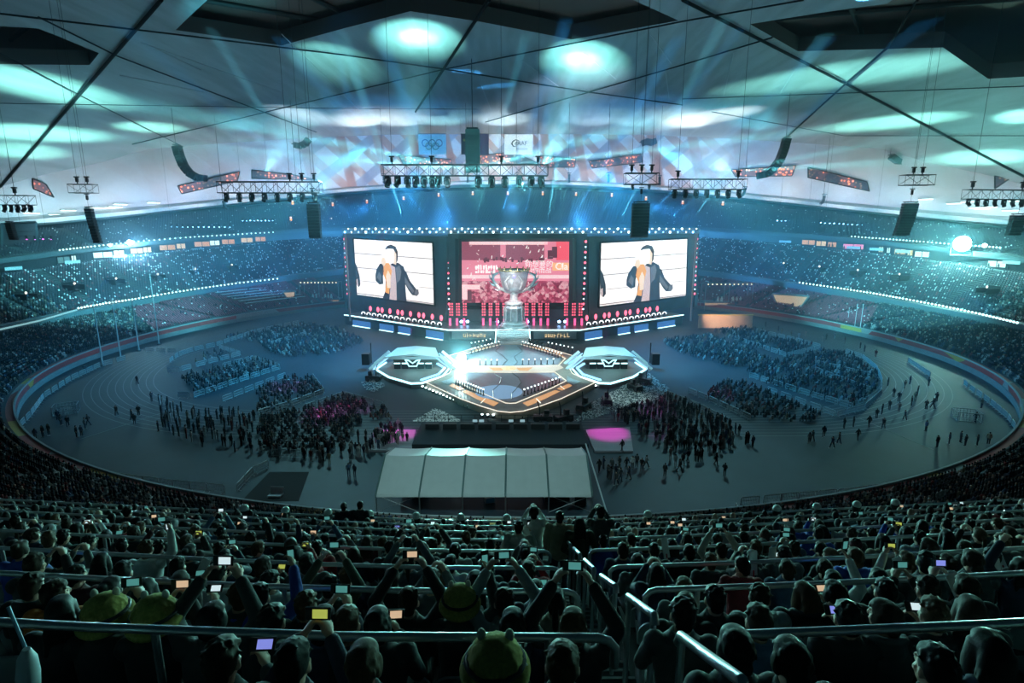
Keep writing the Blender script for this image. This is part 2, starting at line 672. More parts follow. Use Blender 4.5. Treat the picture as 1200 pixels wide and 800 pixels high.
cv, cf = ceil_mesh()
cm = mat('grey ceiling membrane', (.36, .4, .42), .75, var=.45, scale=.35, stretch=(1, .12, 1))
b = B().add(cv, cf)
o = struct(b.build('ceiling', cm, smooth=True))
for h in range(3):                                       # the reveals of the openings
    rv = B()
    P = HP[h]
    n = len(P)
    rv.add([(q.x, q.y, z_ceil(q.x, q.y)) for q in P] + [(q.x, q.y, z_ceil(q.x, q.y) + 3.5) for q in P], [(k, (k + 1) % n, n + (k + 1) % n, n + k) for k in range(n)])
    struct(rv.build('trim_%d' % (8 + h), mat('brown opening side', (.06, .05, .05), .8)))
rf = B().box((0, 60, 80.5), (420, 260, .5))
struct(rf.build('ceiling_roof', mat('dark brown roof sheet', (.2, .12, .1), .8, var=.5, scale=.03)))
rb = B()
for a, c in [((-120, 0), (60, 110)), ((-60, -10), (-10, 120)), ((40, -20), (120, 90)), ((0, 60), (150, 20)), ((-140, 60), (-40, -20))]:
    rb.tube([(a[0], a[1], 79.6), (c[0], c[1], 79.6)], .6, 6)
struct(rb.build('trim_11', mat('dark roof beam', (.03, .025, .025), .7)))

# steel cables strung below the ceiling
cable_m = mat('black cable sheath', (.004, .005, .006), .9, spec=.1)
CABLES = [([(189, 0), (0, 219)], .42, 'thick dark steel cable crossing the ceiling at the far left of the photo'),
          ([(573, 0), (487, 131)], .42, 'thick dark steel cable ending mid-ceiling between the two round light pools'),
          ([(800, 0), (991, 98), (1200, 207)], .36, 'long thick steel cable running down to the right edge of the ceiling'),
          ([(1075, 0), (1040, 56), (991, 98), (923, 160)], .3, 'bent steel cable leading down to the curved loudspeaker array on the right'),
          ([(0, 16), (203, 40), (400, 64), (521, 81), (690, 108), (800, 123)], .2, 'thin steel cable crossing the ceiling from top left to centre'),
          ([(155, 169), (400, 110), (521, 81), (800, 25), (942, 0)], .2, 'thin steel cable rising from the left ceiling edge to the top right'),
          ([(569, 143), (690, 108), (800, 76), (905, 44)], .2, 'thin steel cable passing just under the round light pool right of centre'),
          ([(800, 116), (1019, 108), (1200, 101)], .16, 'thin nearly level steel cable on the right half of the ceiling'),
          ([(45, 20), (138, 66), (371, 155)], .18, 'thin steel cable sloping down the left part of the ceiling'),
          ([(0, 62), (110, 120), (215, 172)], .12, 'very thin steel cable low on the far left ceiling'),
          ([(0, 121), (400, 127), (560, 128)], .1, 'very thin level steel cable above the left curved loudspeaker array'),
          ([(834, 131), (989, 159), (1200, 159)], .12, 'very thin steel cable near the right ceiling edge')]
for pts, r, lab in CABLES:
    L = []
    for (ax, ay), (bx, by) in zip(pts, pts[1:]):
        for q in range(8): L.append(onceil(ax + (bx - ax) * q / 8, ay + (by - ay) * q / 8, -.7))
    L.append(onceil(*pts[-1], -.7))
    tag(B().tube(L, r, 6).build('steel_cable', cable_m), lab, 'cable')
seam = B()
for pts in [[(168, 50), (235, 82)], [(762, 40), (787, 75)], [(780, 85), (784, 115)], [(610, 70), (660, 105)], [(684, 62), (722, 93)], [(860, 62), (848, 112)], [(933, 80), (914, 110)],
            [(165, 50), (330, 108)], [(140, 88), (240, 108)], [(330, 40), (420, 128)], [(560, 90), (575, 128)]]:
    L = [onceil(pts[0][0] + (pts[1][0] - pts[0][0]) * q / 8, pts[0][1] + (pts[1][1] - pts[0][1]) * q / 8, -.12) for q in range(9)]
    seam.tube(L, .12, 5)
struct(seam.build('trim_12', mat('pale membrane seam', (.5, .53, .55), .7)))
print('b ok')
# ------------------------------------------------------------------ the stage and the screens
def onplane(px, py, p0, n):
    r = ray(px, py)
    p0, n = Vector(p0), Vector(n)
    return CAM + r * ((p0 - CAM).dot(n) / r.dot(n))


MX = 598.5                                             # the stage is built about this centre line
stage_dark = mat('dark stage cladding', (.035, .05, .06), .4, var=.4, scale=.6)
deck_m = mat('stage deck', (.12, .14, .15), .35, var=.2)
U = {-1: Vector((-.817, .577, 0)), 1: Vector((.817, .577, 0))}       # along each wing
N = {-1: Vector((.577, .817, 0)), 1: Vector((-.577, .817, 0))}       # into each wing
E0 = {-1: Vector((-16.5, 31, 0)), 1: Vector((17.6, 31, 0))}
WL = 41.0

st = empty('main_stage', (.5, 40, 0))
tag(st, 'wide black concert stage with two angled wings below the three screens', 'stage')
iv = Vector((-.5, -40, 0))
def P3(p): return Vector(p) + iv
def part(b, name, m, parent=st, smooth=False):
    for i, v in enumerate(b.v): b.v[i] = tuple(Vector(v) - parent.matrix_basis.translation) if parent is not None else v
    return b.build(name, m, parent, smooth)
L, Rr = E0[-1] + U[-1] * WL, E0[1] + U[1] * WL
deck = [L, E0[-1], E0[1], Rr, Rr + N[1] * 14, E0[1] + Vector((0, 17, 0)), E0[-1] + Vector((0, 17, 0)), L + N[-1] * 14]
part(B().prism([(p.x, p.y) for p in deck], 2.5, 3.0), 'deck', deck_m)
ins = [p + Vector((0, .5, 0)) for p in deck]
part(B().prism([(p.x, p.y) for p in ins], 0, 2.5), 'skirt', stage_dark)
e = B()
e.tube([p + Vector((0, -.12, 2.9)) for p in (L, E0[-1], E0[1], Rr)], .17, 6)
part(e, 'edge_light', led_edge)
# grey front boards with gold lettering strokes
for s in (-1, 1):
    x0, x1 = (-15.5, -4.6) if s < 0 else (5.6, 16.6)
    b = part(B().box(((x0 + x1) / 2, 30.9, 1.55), (x1 - x0, .25, 1.9)), 'front_board', mat('grey front board', (.3, .33, .36), .5))
    gl = B()
    rr = random.Random(3 + s)
    x = x0 + 3
    while x < x1 - 2.2:
        wdt = rr.uniform(.45, .8)
        gl.box((x, 30.7, 1.5 + rr.uniform(-.1, .1)), (.14, .08, rr.uniform(.7, 1.1)))
        gl.box((x + wdt * .4, 30.7, rr.choice([1.15, 1.5, 1.9])), (wdt * .7, .08, .14))
        if rr.random() < .6: gl.box((x + wdt * .62, 30.7, 1.5), (.13, .08, .7))
        x += wdt + .2
    for i, v in enumerate(gl.v): gl.v[i] = tuple(Vector(v) + iv)
    gl.build('gold_lettering', glow('gold lettering', (1, .75, .4), .9), b)
# blue light boxes hung in front of the wing skirts
bluebox = glow('blue light box', (.06, .22, .6), .75)
for s in (-1, 1):
    for a, c, zt in [(1.5, 7.5, 2.1), (13.5, 18, 2.0), (20, 25.5, 1.9), (29.5, 37, 1.8)]:
        b = B()
        p, q = E0[s] + U[s] * a - N[s] * .35, E0[s] + U[s] * c - N[s] * .35
        b.add([p + Vector((0, 0, .15)), q + Vector((0, 0, .15)), q + Vector((0, 0, zt)), p + Vector((0, 0, zt))] + [v + N[s] * .3 for v in (p + Vector((0, 0, .15)), q + Vector((0, 0, .15)), q + Vector((0, 0, zt)), p + Vector((0, 0, zt)))],
              [(0, 1, 2, 3), (7, 6, 5, 4), (0, 4, 5, 1), (1, 5, 6, 2), (2, 6, 7, 3), (3, 7, 4, 0)])
        b.tube([p + Vector((0, 0, .15)) - N[s] * .1, q + Vector((0, 0, .15)) - N[s] * .1], .12, 6, 1)
        part(b, 'light_box', [bluebox, led_edge])
# back walls
wall_m = mat('scenic wall', (.05, .085, .11), .5, var=.5, scale=.35)
YC = 43.0
def slab(corn, n, th): # corners + thickness along n
    v = list(corn) + [p + Vector(n) * th for p in corn]
    return B().add(v, [(0, 1, 2, 3), (7, 6, 5, 4), (0, 4, 5, 1), (1, 5, 6, 2), (2, 6, 7, 3), (3, 7, 4, 0)])
A = [ony(525, 392, YC), ony(688, 392, YC), ony(688, 272, YC), ony(525, 272, YC)]
for p in A[:2]: p.z = 3
part(slab(A, (0, 1, 0), 1.2), 'back_wall', wall_m)
OFFW = 8.0
PW = {s: E0[s] + N[s] * OFFW for s in (-1, 1)}
def onwing(px, py, s, off=0.0): return onplane(px, py, PW[s] - N[s] * off, N[s])
for s, q in ((-1, [(404, 364), (523, 384), (523, 277), (402, 273)]), (1, [(690, 384), (817, 364), (819, 273), (690, 277)])):
    A = [onwing(x, y, s) for x, y in q]
    A[0].z = A[1].z = 3
    part(slab(A, N[s], 1.2), 'back_wall', wall_m)
# centre footlight wall in red and blue: 14 columns of dashes with a tube below
red_dash = glow('red dash', (1, .12, .22), 1.3)
pink_tube = glow('pink tube', (1, .1, .32), 1.6)
for i, px in enumerate([529, 537, 545, 567, 575, 583, 591, 617, 625, 633, 641, 663, 672, 680]):
    p = ony(px, 380, 40)
    c = empty('light_column', (p.x, 40, 3))
    tag(c, 'red dashes over a pink tube under the centre screen, %s of 14 from left' % nth(i + 1), 'stage light', 'red light columns under the centre screen')
    for k in range(5): B().box((0, .2, 2.3 + k * .75), (1.0, .3, .42)).build('dash_lamp', red_dash, c)
    B().tube([(0, -3.2, .05), (0, -3.2, 1.9)], .3, 10).build('tube_lamp', pink_tube, c)
    B().tube([(0, 0, 0), (0, 0, 6)], .08, 6).build('column_post', black, c)
for i, px in enumerate([541, 548, 583, 611, 618, 655, 662]):
    p = ony(px, 374, 39)
    o = B().lathe([(.3, 0), (.36, .3), (.36, .75), (.2, .9)], n=10).build('flood_lamp', black, None, True, (p.x, 38.4, 3.02))
    tag(o, 'small blue-white flood lamp on the deck under the centre screen, %s of seven' % nth(i + 1), 'lamp', 'blue flood lamps under the centre screen')
    B().ball((0, -.2, .75), (.42, .2, .42), 10, 6).build('lens', glow('bright blue glass', (.3, .55, 1), 12), o)

# ---- screens
def screen_quads(s, corn):
    """bilinear map (u, v) in 0..1 -> point; v up"""
    a, b, c, d = corn                                    # bottom left, bottom right, top right, top left
    return lambda u, v: (a * (1 - u) + b * u) * (1 - v) + (d * (1 - u) + c * u) * v
def flat(b, f, poly, n, off, mi):
    P = [f(u, v) - n * off for u, v in poly]
    k = len(P)
    b.add(P + [p + n * .015 for p in P], [tuple(range(k)), tuple(range(2 * k - 1, k - 1, -1))] + [(i, (i + 1) % k, k + (i + 1) % k, k + i) for i in range(k)], mi)
SCR = [glow('screen white', (1, .985, .96), 1.25), glow('screen grey line', (.55, .5, .52), .75), glow('screen jacket', (.05, .06, .09), .6), glow('screen skin', (1, .8, .62), 1.0),
       glow('screen orange', (1, .45, .12), .95), glow('screen pale jacket', (.25, .27, .33), .6), glow('screen hair', (.09, .06, .06), .5), glow('screen pink grey', (.75, .6, .62), .9)]
def singer_screen(name, s, q, label):
    corn = [onwing(x, y, s, .45) for x, y in q]
    f = screen_quads(s, corn)
    n = N[s]
    r = empty(name, tuple(corn[0]))
    tag(r, label, 'screen', 'side screens showing the singer')
    o0 = Vector(corn[0])
    fr = B()
    for i in range(4): fr.tube([corn[i] + n * .15, corn[(i + 1) % 4] + n * .15], .3, 6)
    fr.v = [tuple(Vector(v) - o0) for v in fr.v]
    fr.build('frame', black, r)
    b = B()
    flat(b, f, [(0, 0), (1, 0), (1, 1), (0, 1)], n, 0, 0)
    for v0, v1, u0, u1 in [(.735, .75, 0, .38), (.735, .75, .58, 1), (.49, .505, .02, .3), (.49, .505, .64, 1), (.265, .275, .05, .3), (.27, .28, .82, 1), (.03, .05, 0, .4), (.02, .04, .63, 1)]:
        flat(b, f, [(u0, v0), (u1, v0), (u1, v1), (u0, v1)], n, .03, 1)
    J = lambda poly, mi, off=.06: flat(b, f, poly, n, off, mi)
    J([(.36, 0), (.67, 0), (.665, .12), (.66, .28), (.67, .45), (.65, .58), (.58, .64), (.5, .62), (.43, .5), (.41, .3), (.4, .14)], 2)          # jacket body
    J([(.45, 0), (.545, 0), (.55, .3), (.54, .56), (.48, .6), (.44, .45), (.47, .2)], 7, .075)                                                     # open shirt
    J([(.4, .62), (.47, .62), (.5, .5), (.47, .3), (.45, .1), (.4, .12), (.42, .3), (.38, .45)], 4, .09)                                           # orange scarf and hand
    J([(.43, .2), (.47, .2), (.48, .42), (.45, .5), (.42, .4)], 3, .1)
    J([(.28, .3), (.33, .24), (.38, .26), (.38, .38), (.4, .5), (.385, .6), (.35, .6), (.3, .5), (.28, .4)], 2, .09)                                # raised forearm
    J([(.30, .36), (.35, .28), (.36, .4), (.33, .46)], 5, .1)
    J([(.36, .62), (.4, .56), (.43, .62), (.42, .7), (.38, .7)], 3, .1)                                                                             # hand at the microphone
    J([(.44, .88), (.42, .78), (.44, .68), (.49, .62), (.545, .66), (.56, .76), (.55, .86)], 0, .08)                                               # overexposed face
    J([(.52, .62), (.555, .6), (.575, .72), (.555, .86), (.53, .82), (.54, .72)], 3, .09)
    J([(.42, .84), (.45, .9), (.5, .93), (.56, .9), (.585, .82), (.58, .68), (.56, .63), (.565, .78), (.53, .86), (.47, .86)], 6, .1)               # hair
    J([(.6, .6), (.68, .5), (.72, .36), (.78, .26), (.815, .2), (.8, .12), (.74, .13), (.7, .2), (.66, .3), (.62, .42)], 2, .085)                   # lowered arm
    J([(.66, .42), (.7, .34), (.77, .2), (.75, .16), (.7, .24), (.66, .32)], 5, .1)
    J([(.78, .22), (.82, .24), (.825, .16), (.8, .12), (.77, .14)], 5, .105)
    J([(.55, .55), (.6, .6), (.62, .5), (.6, .36), (.56, .3)], 5, .1)
    J([(.0, .6), (.03, .52), (.06, .35), (.065, .2), (.04, .15), (.01, .2)], 2, .07)                                                                # figure cut by the left border
    J([(.01, .28), (.03, .3), (.035, .18), (.015, .17)], 7, .09)
    b.v = [tuple(Vector(v) - o0) for v in b.v]
    b.build('display', SCR, r)
    return r
singer_screen('video_screen', -1, [(418, 346), (509, 358), (507, 284), (414, 279)], 'white video screen with a singer in a dark jacket, on the left stage wing')
singer_screen('video_screen', 1, [(702, 360), (804, 347), (806, 279), (704, 284)], 'white video screen with a singer in a dark jacket, on the right stage wing')

cq = [ony(x, y, YC - .9) for x, y in [(541.5, 354.5), (666.5, 354.5), (667, 283), (541, 283)]]
f = screen_quads(0, cq)
nY = Vector((0, 1, 0))
r = empty('video_screen', tuple(cq[0]))
tag(r, 'pink video screen with a cheering crowd behind the trophy, centre of the stage', 'screen')
o0 = Vector(cq[0])
def cpart(b, name, m): 
    b.v = [tuple(Vector(v) - o0) for v in b.v]
    return b.build(name, m, r)
fr = B()
fo = [ony(x, y, YC - .6) for x, y in [(534, 362), (675, 362), (675, 276), (534, 276)]]
for i in range(4): fr.tube([fo[i] * .5 + cq[i] * .5, fo[(i + 1) % 4] * .5 + cq[(i + 1) % 4] * .5], .95, 4)
cpart(fr, 'frame', mat('black screen surround', (.01, .015, .02), .5))
pm = bpy.data.materials.new('crowd picture')
pm.use_nodes = True
nt = pm.node_tree
p = nt.nodes['Principled BSDF']
p.inputs['Base Color'].default_value = (.1, .02, .04, 1)
tc = nt.nodes.new('ShaderNodeTexCoord')
vo = nt.nodes.new('ShaderNodeTexVoronoi'); vo.inputs['Scale'].default_value = 1.3
nt.links.new(tc.outputs['Object'], vo.inputs['Vector'])
cr = nt.nodes.new('ShaderNodeValToRGB')
for i, (q, c) in enumerate([(0, (.2, .015, .05, 1)), (.35, (.5, .04, .12, 1)), (.6, (.85, .2, .32, 1)), (.85, (1, .55, .62, 1))]):
    el = cr.color_ramp.elements[i] if i < 2 else cr.color_ramp.elements.new(q)
    el.position, el.color = q, c
sp = nt.nodes.new('ShaderNodeSeparateColor')
nt.links.new(vo.outputs['Color'], sp.inputs['Color'])
nt.links.new(sp.outputs['Red'], cr.inputs['Fac'])
nt.links.new(cr.outputs['Color'], p.inputs['Emission Color'])
p.inputs['Emission Strength'].default_value = .75
SC2 = [glow('screen dark pink', (.42, .09, .16), .7), glow('screen pink', (.95, .28, .4), .85), glow('screen pale pink', (1, .66, .7), 1.0), glow('screen red', (1, .1, .16), .95), glow('screen maroon', (.2, .03, .07), .6),
       glow('screen caption white', (1, .93, .93), 1.1), glow('screen caption orange', (1, .5, .25), 1.0), pm]
b = B(); flat(b, f, [(0, 0), (1, 0), (1, 1), (0, 1)], nY, 0, 0)
G = lambda u0, v0, u1, v1, mi, off=.04: flat(b, f, [(u0, v0), (u1, v0), (u1, v1), (u0, v1)], nY, off, mi)
G(0, 0, 1, .36, 7); G(0, .36, 1, .4, 1, .05); G(0, .4, 1, .46, 2); G(0, .46, 1, .7, 1); G(.07, .95, .8, 1, 2, .06); G(0, .72, .36, .94, 0); G(.36, .7, .41, .95, 1, .06); G(.42, .7, .77, .95, 0); G(.77, .62, .88, 1, 1, .06); G(.88, .7, 1, 1, 3)
G(.0, .05, .05, .3, 2, .06); G(.0, .22, .17, .3, 2, .06); G(.05, .02, .09, .2, 4, .07)
G(.8, .72, .85, .86, 4, .07); G(.84, .74, .89, .92, 4, .07); G(.41, .5, .6, .57, 3, .05)
rr = random.Random(5)
for k in range(26): G((u := rr.uniform(.2, .76)), (v := rr.uniform(.66, .7)), u + .02, v + rr.uniform(.03, .07), 4, .065)
for k in range(60):
    u, v, a, l = rr.uniform(.05, .95), rr.uniform(.3, .97), rr.uniform(0, 3.1), rr.uniform(.008, .03)
    du, dv = math.cos(a) * l * .6, math.sin(a) * l
    flat(b, f, [(u - du, v - dv), (u + .006, v - dv), (u + du + .006, v + dv), (u + du, v + dv)], nY, .09, 5)
for u0, v, w_ in [(.125, .575, .2), (.125, .49, .17), (.125, .55, .2)]:
    x = u0
    while x < u0 + w_:
        G(x, v, x + rr.uniform(.01, .022), v + rr.uniform(.03, .055), 5, .1); x += .024
G(.845, .53, 1, .66, 6, .08)
cpart(b, 'display', SC2)
def text(name, s, loc, size, m, parent=None, ext=.02, rot=(PI / 2, 0, 0), align='CENTER'):
    c = bpy.data.curves.new(name, 'FONT')
    c.body = s
    c.size = size
    c.extrude = ext
    c.align_x = align
    c.materials.append(m)
    o = bpy.data.objects.new(name, c)
    C.objects.link(o)
    if parent is not None: o.parent = parent
    o.location = loc
    o.rotation_euler = rot
    return o
def text_mesh(name, s, loc, size, m, parent, rot=(PI / 2, 0, 0), ext=.02):
    o = text(name, s, loc, size, m, parent, ext, rot)
    bpy.context.view_layer.update()
    me = bpy.data.meshes.new_from_object(o.evaluated_get(bpy.context.evaluated_depsgraph_get()))
    me.name = name
    n = obj(name, me, parent, loc)
    n.rotation_euler = rot
    if not me.materials: me.materials.append(m)
    cu = o.data
    bpy.data.objects.remove(o)
    return n
q = f(.72, .6) - o0
text_mesh('caption', '你想要的', (q.x, q.y - .14, q.z), 1.9, SC2[5], r)
q = f(.72, .5) - o0
text_mesh('caption', '为你而战', (q.x, q.y - .14, q.z), 1.7, SC2[5], r)
q = f(.93, .55) - o0
text_mesh('caption', 'Cla', (q.x, q.y - .14, q.z), 2.6, SC2[5], r)

# ---- columns of red and white dots between the screens
for i, (px0, y0, px1, y1, s, n) in enumerate([(403.5, 280, 407.5, 344, -1, 13), (523.5, 283, 526.5, 362, 0, 14), (686.5, 283, 683.5, 362, 0, 14), (817, 280, 814, 344, 1, 13)]):
    fn = (lambda x, y: ony(x, y, YC - .5)) if s == 0 else (lambda x, y: onwing(x, y, s, .5))
    a, c_ = fn(px0, y0), fn(px1, y1)
    e = empty('dot_column', (c_.x, c_.y, 3))
    tag(e, 'upright row of red and white lamp dots, %s of four from left between the screens' % nth(i + 1), 'stage light', 'dotted light rows beside the screens')
    o1 = Vector((c_.x, c_.y, 3))
    post = B().tube([c_ + Vector((0, .3, 0)) - o1, a + Vector((0, .3, .6)) - o1], .35, 4)
    post.tube([(0, .3, 0), c_ + Vector((0, .3, 0)) - o1], .35, 4)
    post.build('column_post', black, e)
    for k in range(n):
        q = a.lerp(c_, k / (n - 1)) - o1
        B().ball(tuple(q), .34 if k % 2 == 0 else .24, 10, 6).build('lamp', lens_red if k % 2 == 0 else glow('pale blue dot', (.5, .8, 1), 3), e)

# ---- truss along the top of the screens with its lamps
def truss_mesh(b, a, c, w=.8, step=1.6, r=.07, mi=0):
    a, c = Vector(a), Vector(c)
    d = (c - a).normalized()
    u = d.cross(Vector((0, 0, 1))).normalized() * w / 2
    v = Vector((0, 0, w / 2))
    cs = [u + v, u - v, -u - v, -u + v]
    for q in cs: b.tube([a + q, c + q], r, 5, mi)
    n = max(2, int((c - a).length / step))
    for k in range(n + 1):
        p = a.lerp(c, k / n)
        for i in range(4):
            b.tube([p + cs[i], p + cs[(i + 1) % 4]], r * .6, 4, mi, cap=False)
            if k < n: b.tube([p + cs[i], a.lerp(c, (k + 1) / n) + cs[(i + 1) % 4]], r * .6, 4, mi, cap=False)
    return b
a, c_ = ony(402, 270.5, YC - 1), ony(819, 270.5, YC - 1)
o0t = Vector(a)
t = truss_mesh(B(), (0, 0, 0), tuple(c_ - a), 1.3, 2.2, .1)
top = t.build('stage_truss', alu, None, False, tuple(a))
tag(top, 'long lamp-studded aluminium truss running over the three stage screens', 'truss')
k = 0
x = 404.0
while x < 818:
    y = 268 if int(k) % 2 else 271.8
    p = ony(x, y, YC - 1.8) - o0t
    B().ball(tuple(p), .17 if k % 3 else .27, 8, 6).build('lamp', lens_white if k % 4 else lens_blue, top)
    x += R.uniform(3.6, 5.0); k += 1
legs = [a.lerp(c_, q) for q in (.0, .295, .685, 1)]
for q in legs:
    B().tube([q - o0t + Vector((0, 1.6, -.6)), Vector((q.x, q.y + 1.6, 3)) - o0t], .3, 6).build('truss_leg', alu, top)

# ---- lamps along the wings: white ring lamps in front, red lamps behind
ring_g = glow('white ring glass', (.9, .95, 1), 2.2)
for s in (-1, 1):
    side = 'left' if s < 0 else 'right'
    for k in range(14):
        p = E0[s] + U[s] * (4 + k * 2.3) + N[s] * 1.3
        e = empty('floor_lamp', (p.x, p.y, 3.0))
        tag(e, 'low black lamp with white ring, %s from the centre on the %s wing' % (nth(k + 1), side), 'stage lamp', 'ring lamps along the %s wing' % side)
        B().lathe([(.5, 0), (.5, .25), (.3, .35)], n=10).build('base', black, e, True)
        rg = B()
        rg.tube([(math.cos(a2) * .5, -.35, .85 + math.sin(a2) * .45) for a2 in [(-20 + 220 * i / 10) * PI / 180 for i in range(11)]], .12, 6)
        rg.build('ring', ring_g, e)
        B().ball((0, 0, .8), (.45, .4, .45), 10, 6).build('head', black, e, True)
    for k in range(11):
        p = E0[s] + U[s] * (5.5 + k * 2.75 + (k % 3) * .5) + N[s] * 3.6
        e = empty('torch_lamp', (p.x, p.y, 3.0))
        tag(e, 'red torch-shaped lamp on a thin post, %s from the centre on the %s wing' % (nth(k + 1), side), 'stage lamp', 'red lamps along the %s wing' % side)
        B().lathe([(.35, 0), (.35, .12), (.06, .2), (.06, 1.3)], n=8).build('post', black, e)
        B().lathe([(.12, 1.2), (.38, 1.7), (.42, 2.1), (.25, 2.6), (.05, 2.75)], n=10).build('bulb', lens_red, e, True)

# ---- trophy
sil = mat('polished silver', (.68, .68, .7), .3, .45, var=.25, scale=1.5)
t = empty('trophy_cup', (.5, 34.5, 3))
tag(t, 'huge silver trophy cup with branching handles standing before the centre screen', 'trophy')
zs = ony(600, 312, 34.5).z - 3
k = zs / 17.0
def Lz(prof): return [(r_ * k, z * k) for r_, z in prof]
B().lathe(Lz([(4.1, 0), (4.1, .5), (3.7, .6), (3.5, 1.3), (3.0, 1.5), (2.9, 1.9)]), n=32).build('base', sil, t, True)
B().lathe(Lz([(2.9, 1.9), (2.75, 2.3), (2.6, 5.0), (2.9, 5.6), (2.5, 6.1), (2.2, 6.3)]), n=10).build('pedestal', mat('dark silver relief', (.42, .42, .46), .4, .4, var=.6, scale=1.2, bump=.5), t)
for q in range(10):
    a_ = q * PI / 5
    B().tube([(math.cos(a_) * 2.8 * k, math.sin(a_) * 2.8 * k, 2.1 * k), (math.cos(a_) * 2.75 * k, math.sin(a_) * 2.75 * k, 5.6 * k)], .22 * k, 6).build('pedestal_rib', sil, t, True)
B().lathe(Lz([(2.2, 6.3), (2.6, 6.6), (2.6, 7.0), (1.9, 7.3), (1.2, 7.7), (1.05, 8.6), (1.3, 9.6), (1.6, 10.0)]), n=24).build('stem', sil, t, True)
B().lathe(Lz([(1.6, 10.0), (2.6, 10.5), (3.3, 11.6), (3.7, 13.2), (4.0, 15.0), (4.25, 15.3), (4.25, 15.9), (3.9, 15.9), (3.6, 14.8), (1.5, 11), (.3, 10.6)]), n=32).build('bowl', mat('engraved silver', (.5, .51, .55), .35, .45, var=.7, scale=.9, bump=.6), t, True)
rim = B()
rim.tube([(4.25 * k * math.cos(a_), 4.25 * k * math.sin(a_), 16.0 * k) for a_ in [i * PI / 16 for i in range(33)]], .22 * k, 6)
for q in range(14):
    a_ = q * PI / 7
    rim.lathe([(.35 * k, 0), (.2 * k, .4 * k), (.02, .9 * k)], (4.2 * k * math.cos(a_), 4.2 * k * math.sin(a_), 16.0 * k), 6)
rim.build('rim', mat('gilded rim', (.85, .6, .3), .25, .85), t, True)
for s in (-1, 1):
    h = B()
    h.tube([(s * x_ * k, 0, z_ * k) for x_, z_ in [(1.2, 9.9), (2.6, 10.3), (4.2, 11.1), (5.4, 12.4), (5.9, 13.6), (5.5, 14.7), (4.3, 15.2)]], [.45 * k, .5 * k, .5 * k, .45 * k, .4 * k, .4 * k, .3 * k], 8)
    h.tube([(s * x_ * k, 0, z_ * k) for x_, z_ in [(4.6, 11.4), (6.1, 12.0), (7.0, 13.0)]], [.35 * k, .25 * k, .05 * k], 6)
    h.tube([(s * x_ * k, 0, z_ * k) for x_, z_ in [(5.6, 12.8), (6.6, 13.8), (6.9, 14.8)]], [.3 * k, .2 * k, .04 * k], 6)
    h.tube([(s * x_ * k, 0, z_ * k) for x_, z_ in [(5.7, 14.2), (6.2, 15.1), (5.8, 16.2)]], [.3 * k, .2 * k, .04 * k], 6)
    h.tube([(s * x_ * k, 0, z_ * k) for x_, z_ in [(3.2, 10.7), (4.6, 10.4), (5.6, 10.9)]], [.3 * k, .2 * k, .04 * k], 6)
    h.build('handle', sil, t, True)
    B().tube([(s * 1.6 * k, -2.4 * k, 11.0 * k), (s * 2.4 * k, -3.2 * k, 13.0 * k), (s * 1.2 * k, -3.9 * k, 14.8 * k)], [.3 * k, .32 * k, .1 * k], 8).build('relief', sil, t, True)
B().ball((0, -4.0 * k, 14.6 * k), .5 * k, 12, 8).build('jewel', glow('violet jewel', (.4, .35, 1), 1.2), t, True)

# ---- runway and diamond-shaped floor stage
ZS = 1.2
def S(px, py, z=ZS): return onz(px, py, z)
def half(L): return [(MX + x, y) for x, y in L] + [(MX - x, y) for x, y in reversed(L) if x]
OUT = half([(20, 402), (43, 407.5), (84, 420), (74, 424), (68, 430), (72, 437), (82, 442), (99, 448), (59, 467), (32, 476.5), (15, 481.5), (0, 483)])
cs = empty('diamond_stage', (0, 0, 0))
tag(cs, 'low diamond-shaped show stage with warm patterned floor in front of the runway', 'stage')
bronze = mat('bronze patterned floor', (.4, .31, .25), .35, var=.55, scale=.5)
warm_e = glow('lit white floor panel', (.95, .85, .72), .62)
orange_e = glow('lit orange floor panel', (1, .5, .2), .62)
lineg = glow('white floor line', (1, .9, .75), 1.1)
glassf = mat('dark glass floor', (.3, .36, .42), .2, var=.35, scale=.22)
teal_e = glow('dim blue floor glow', (.3, .6, .8), .18)
part(B().prism([tuple(S(*q))[:2] for q in OUT], 0, ZS), 'platform', bronze, cs)
def panel(name, L, m, z=.03): return part(B().prism([tuple(S(*q))[:2] for q in L], ZS + .002, ZS + z), name, m, cs)
panel('upper_floor', half([(14, 404), (54, 416), (61, 420), (55, 427), (0, 428.5)]), glassf)
panel('cross_band', half([(0, 429.3), (58, 427.8), (62, 431), (50, 435.4), (0, 435.8)]), warm_e)
panel('lower_floor', half([(0, 436.8), (50, 436.4), (62, 446), (47, 453), (6, 470.5), (0, 471)]), glassf)
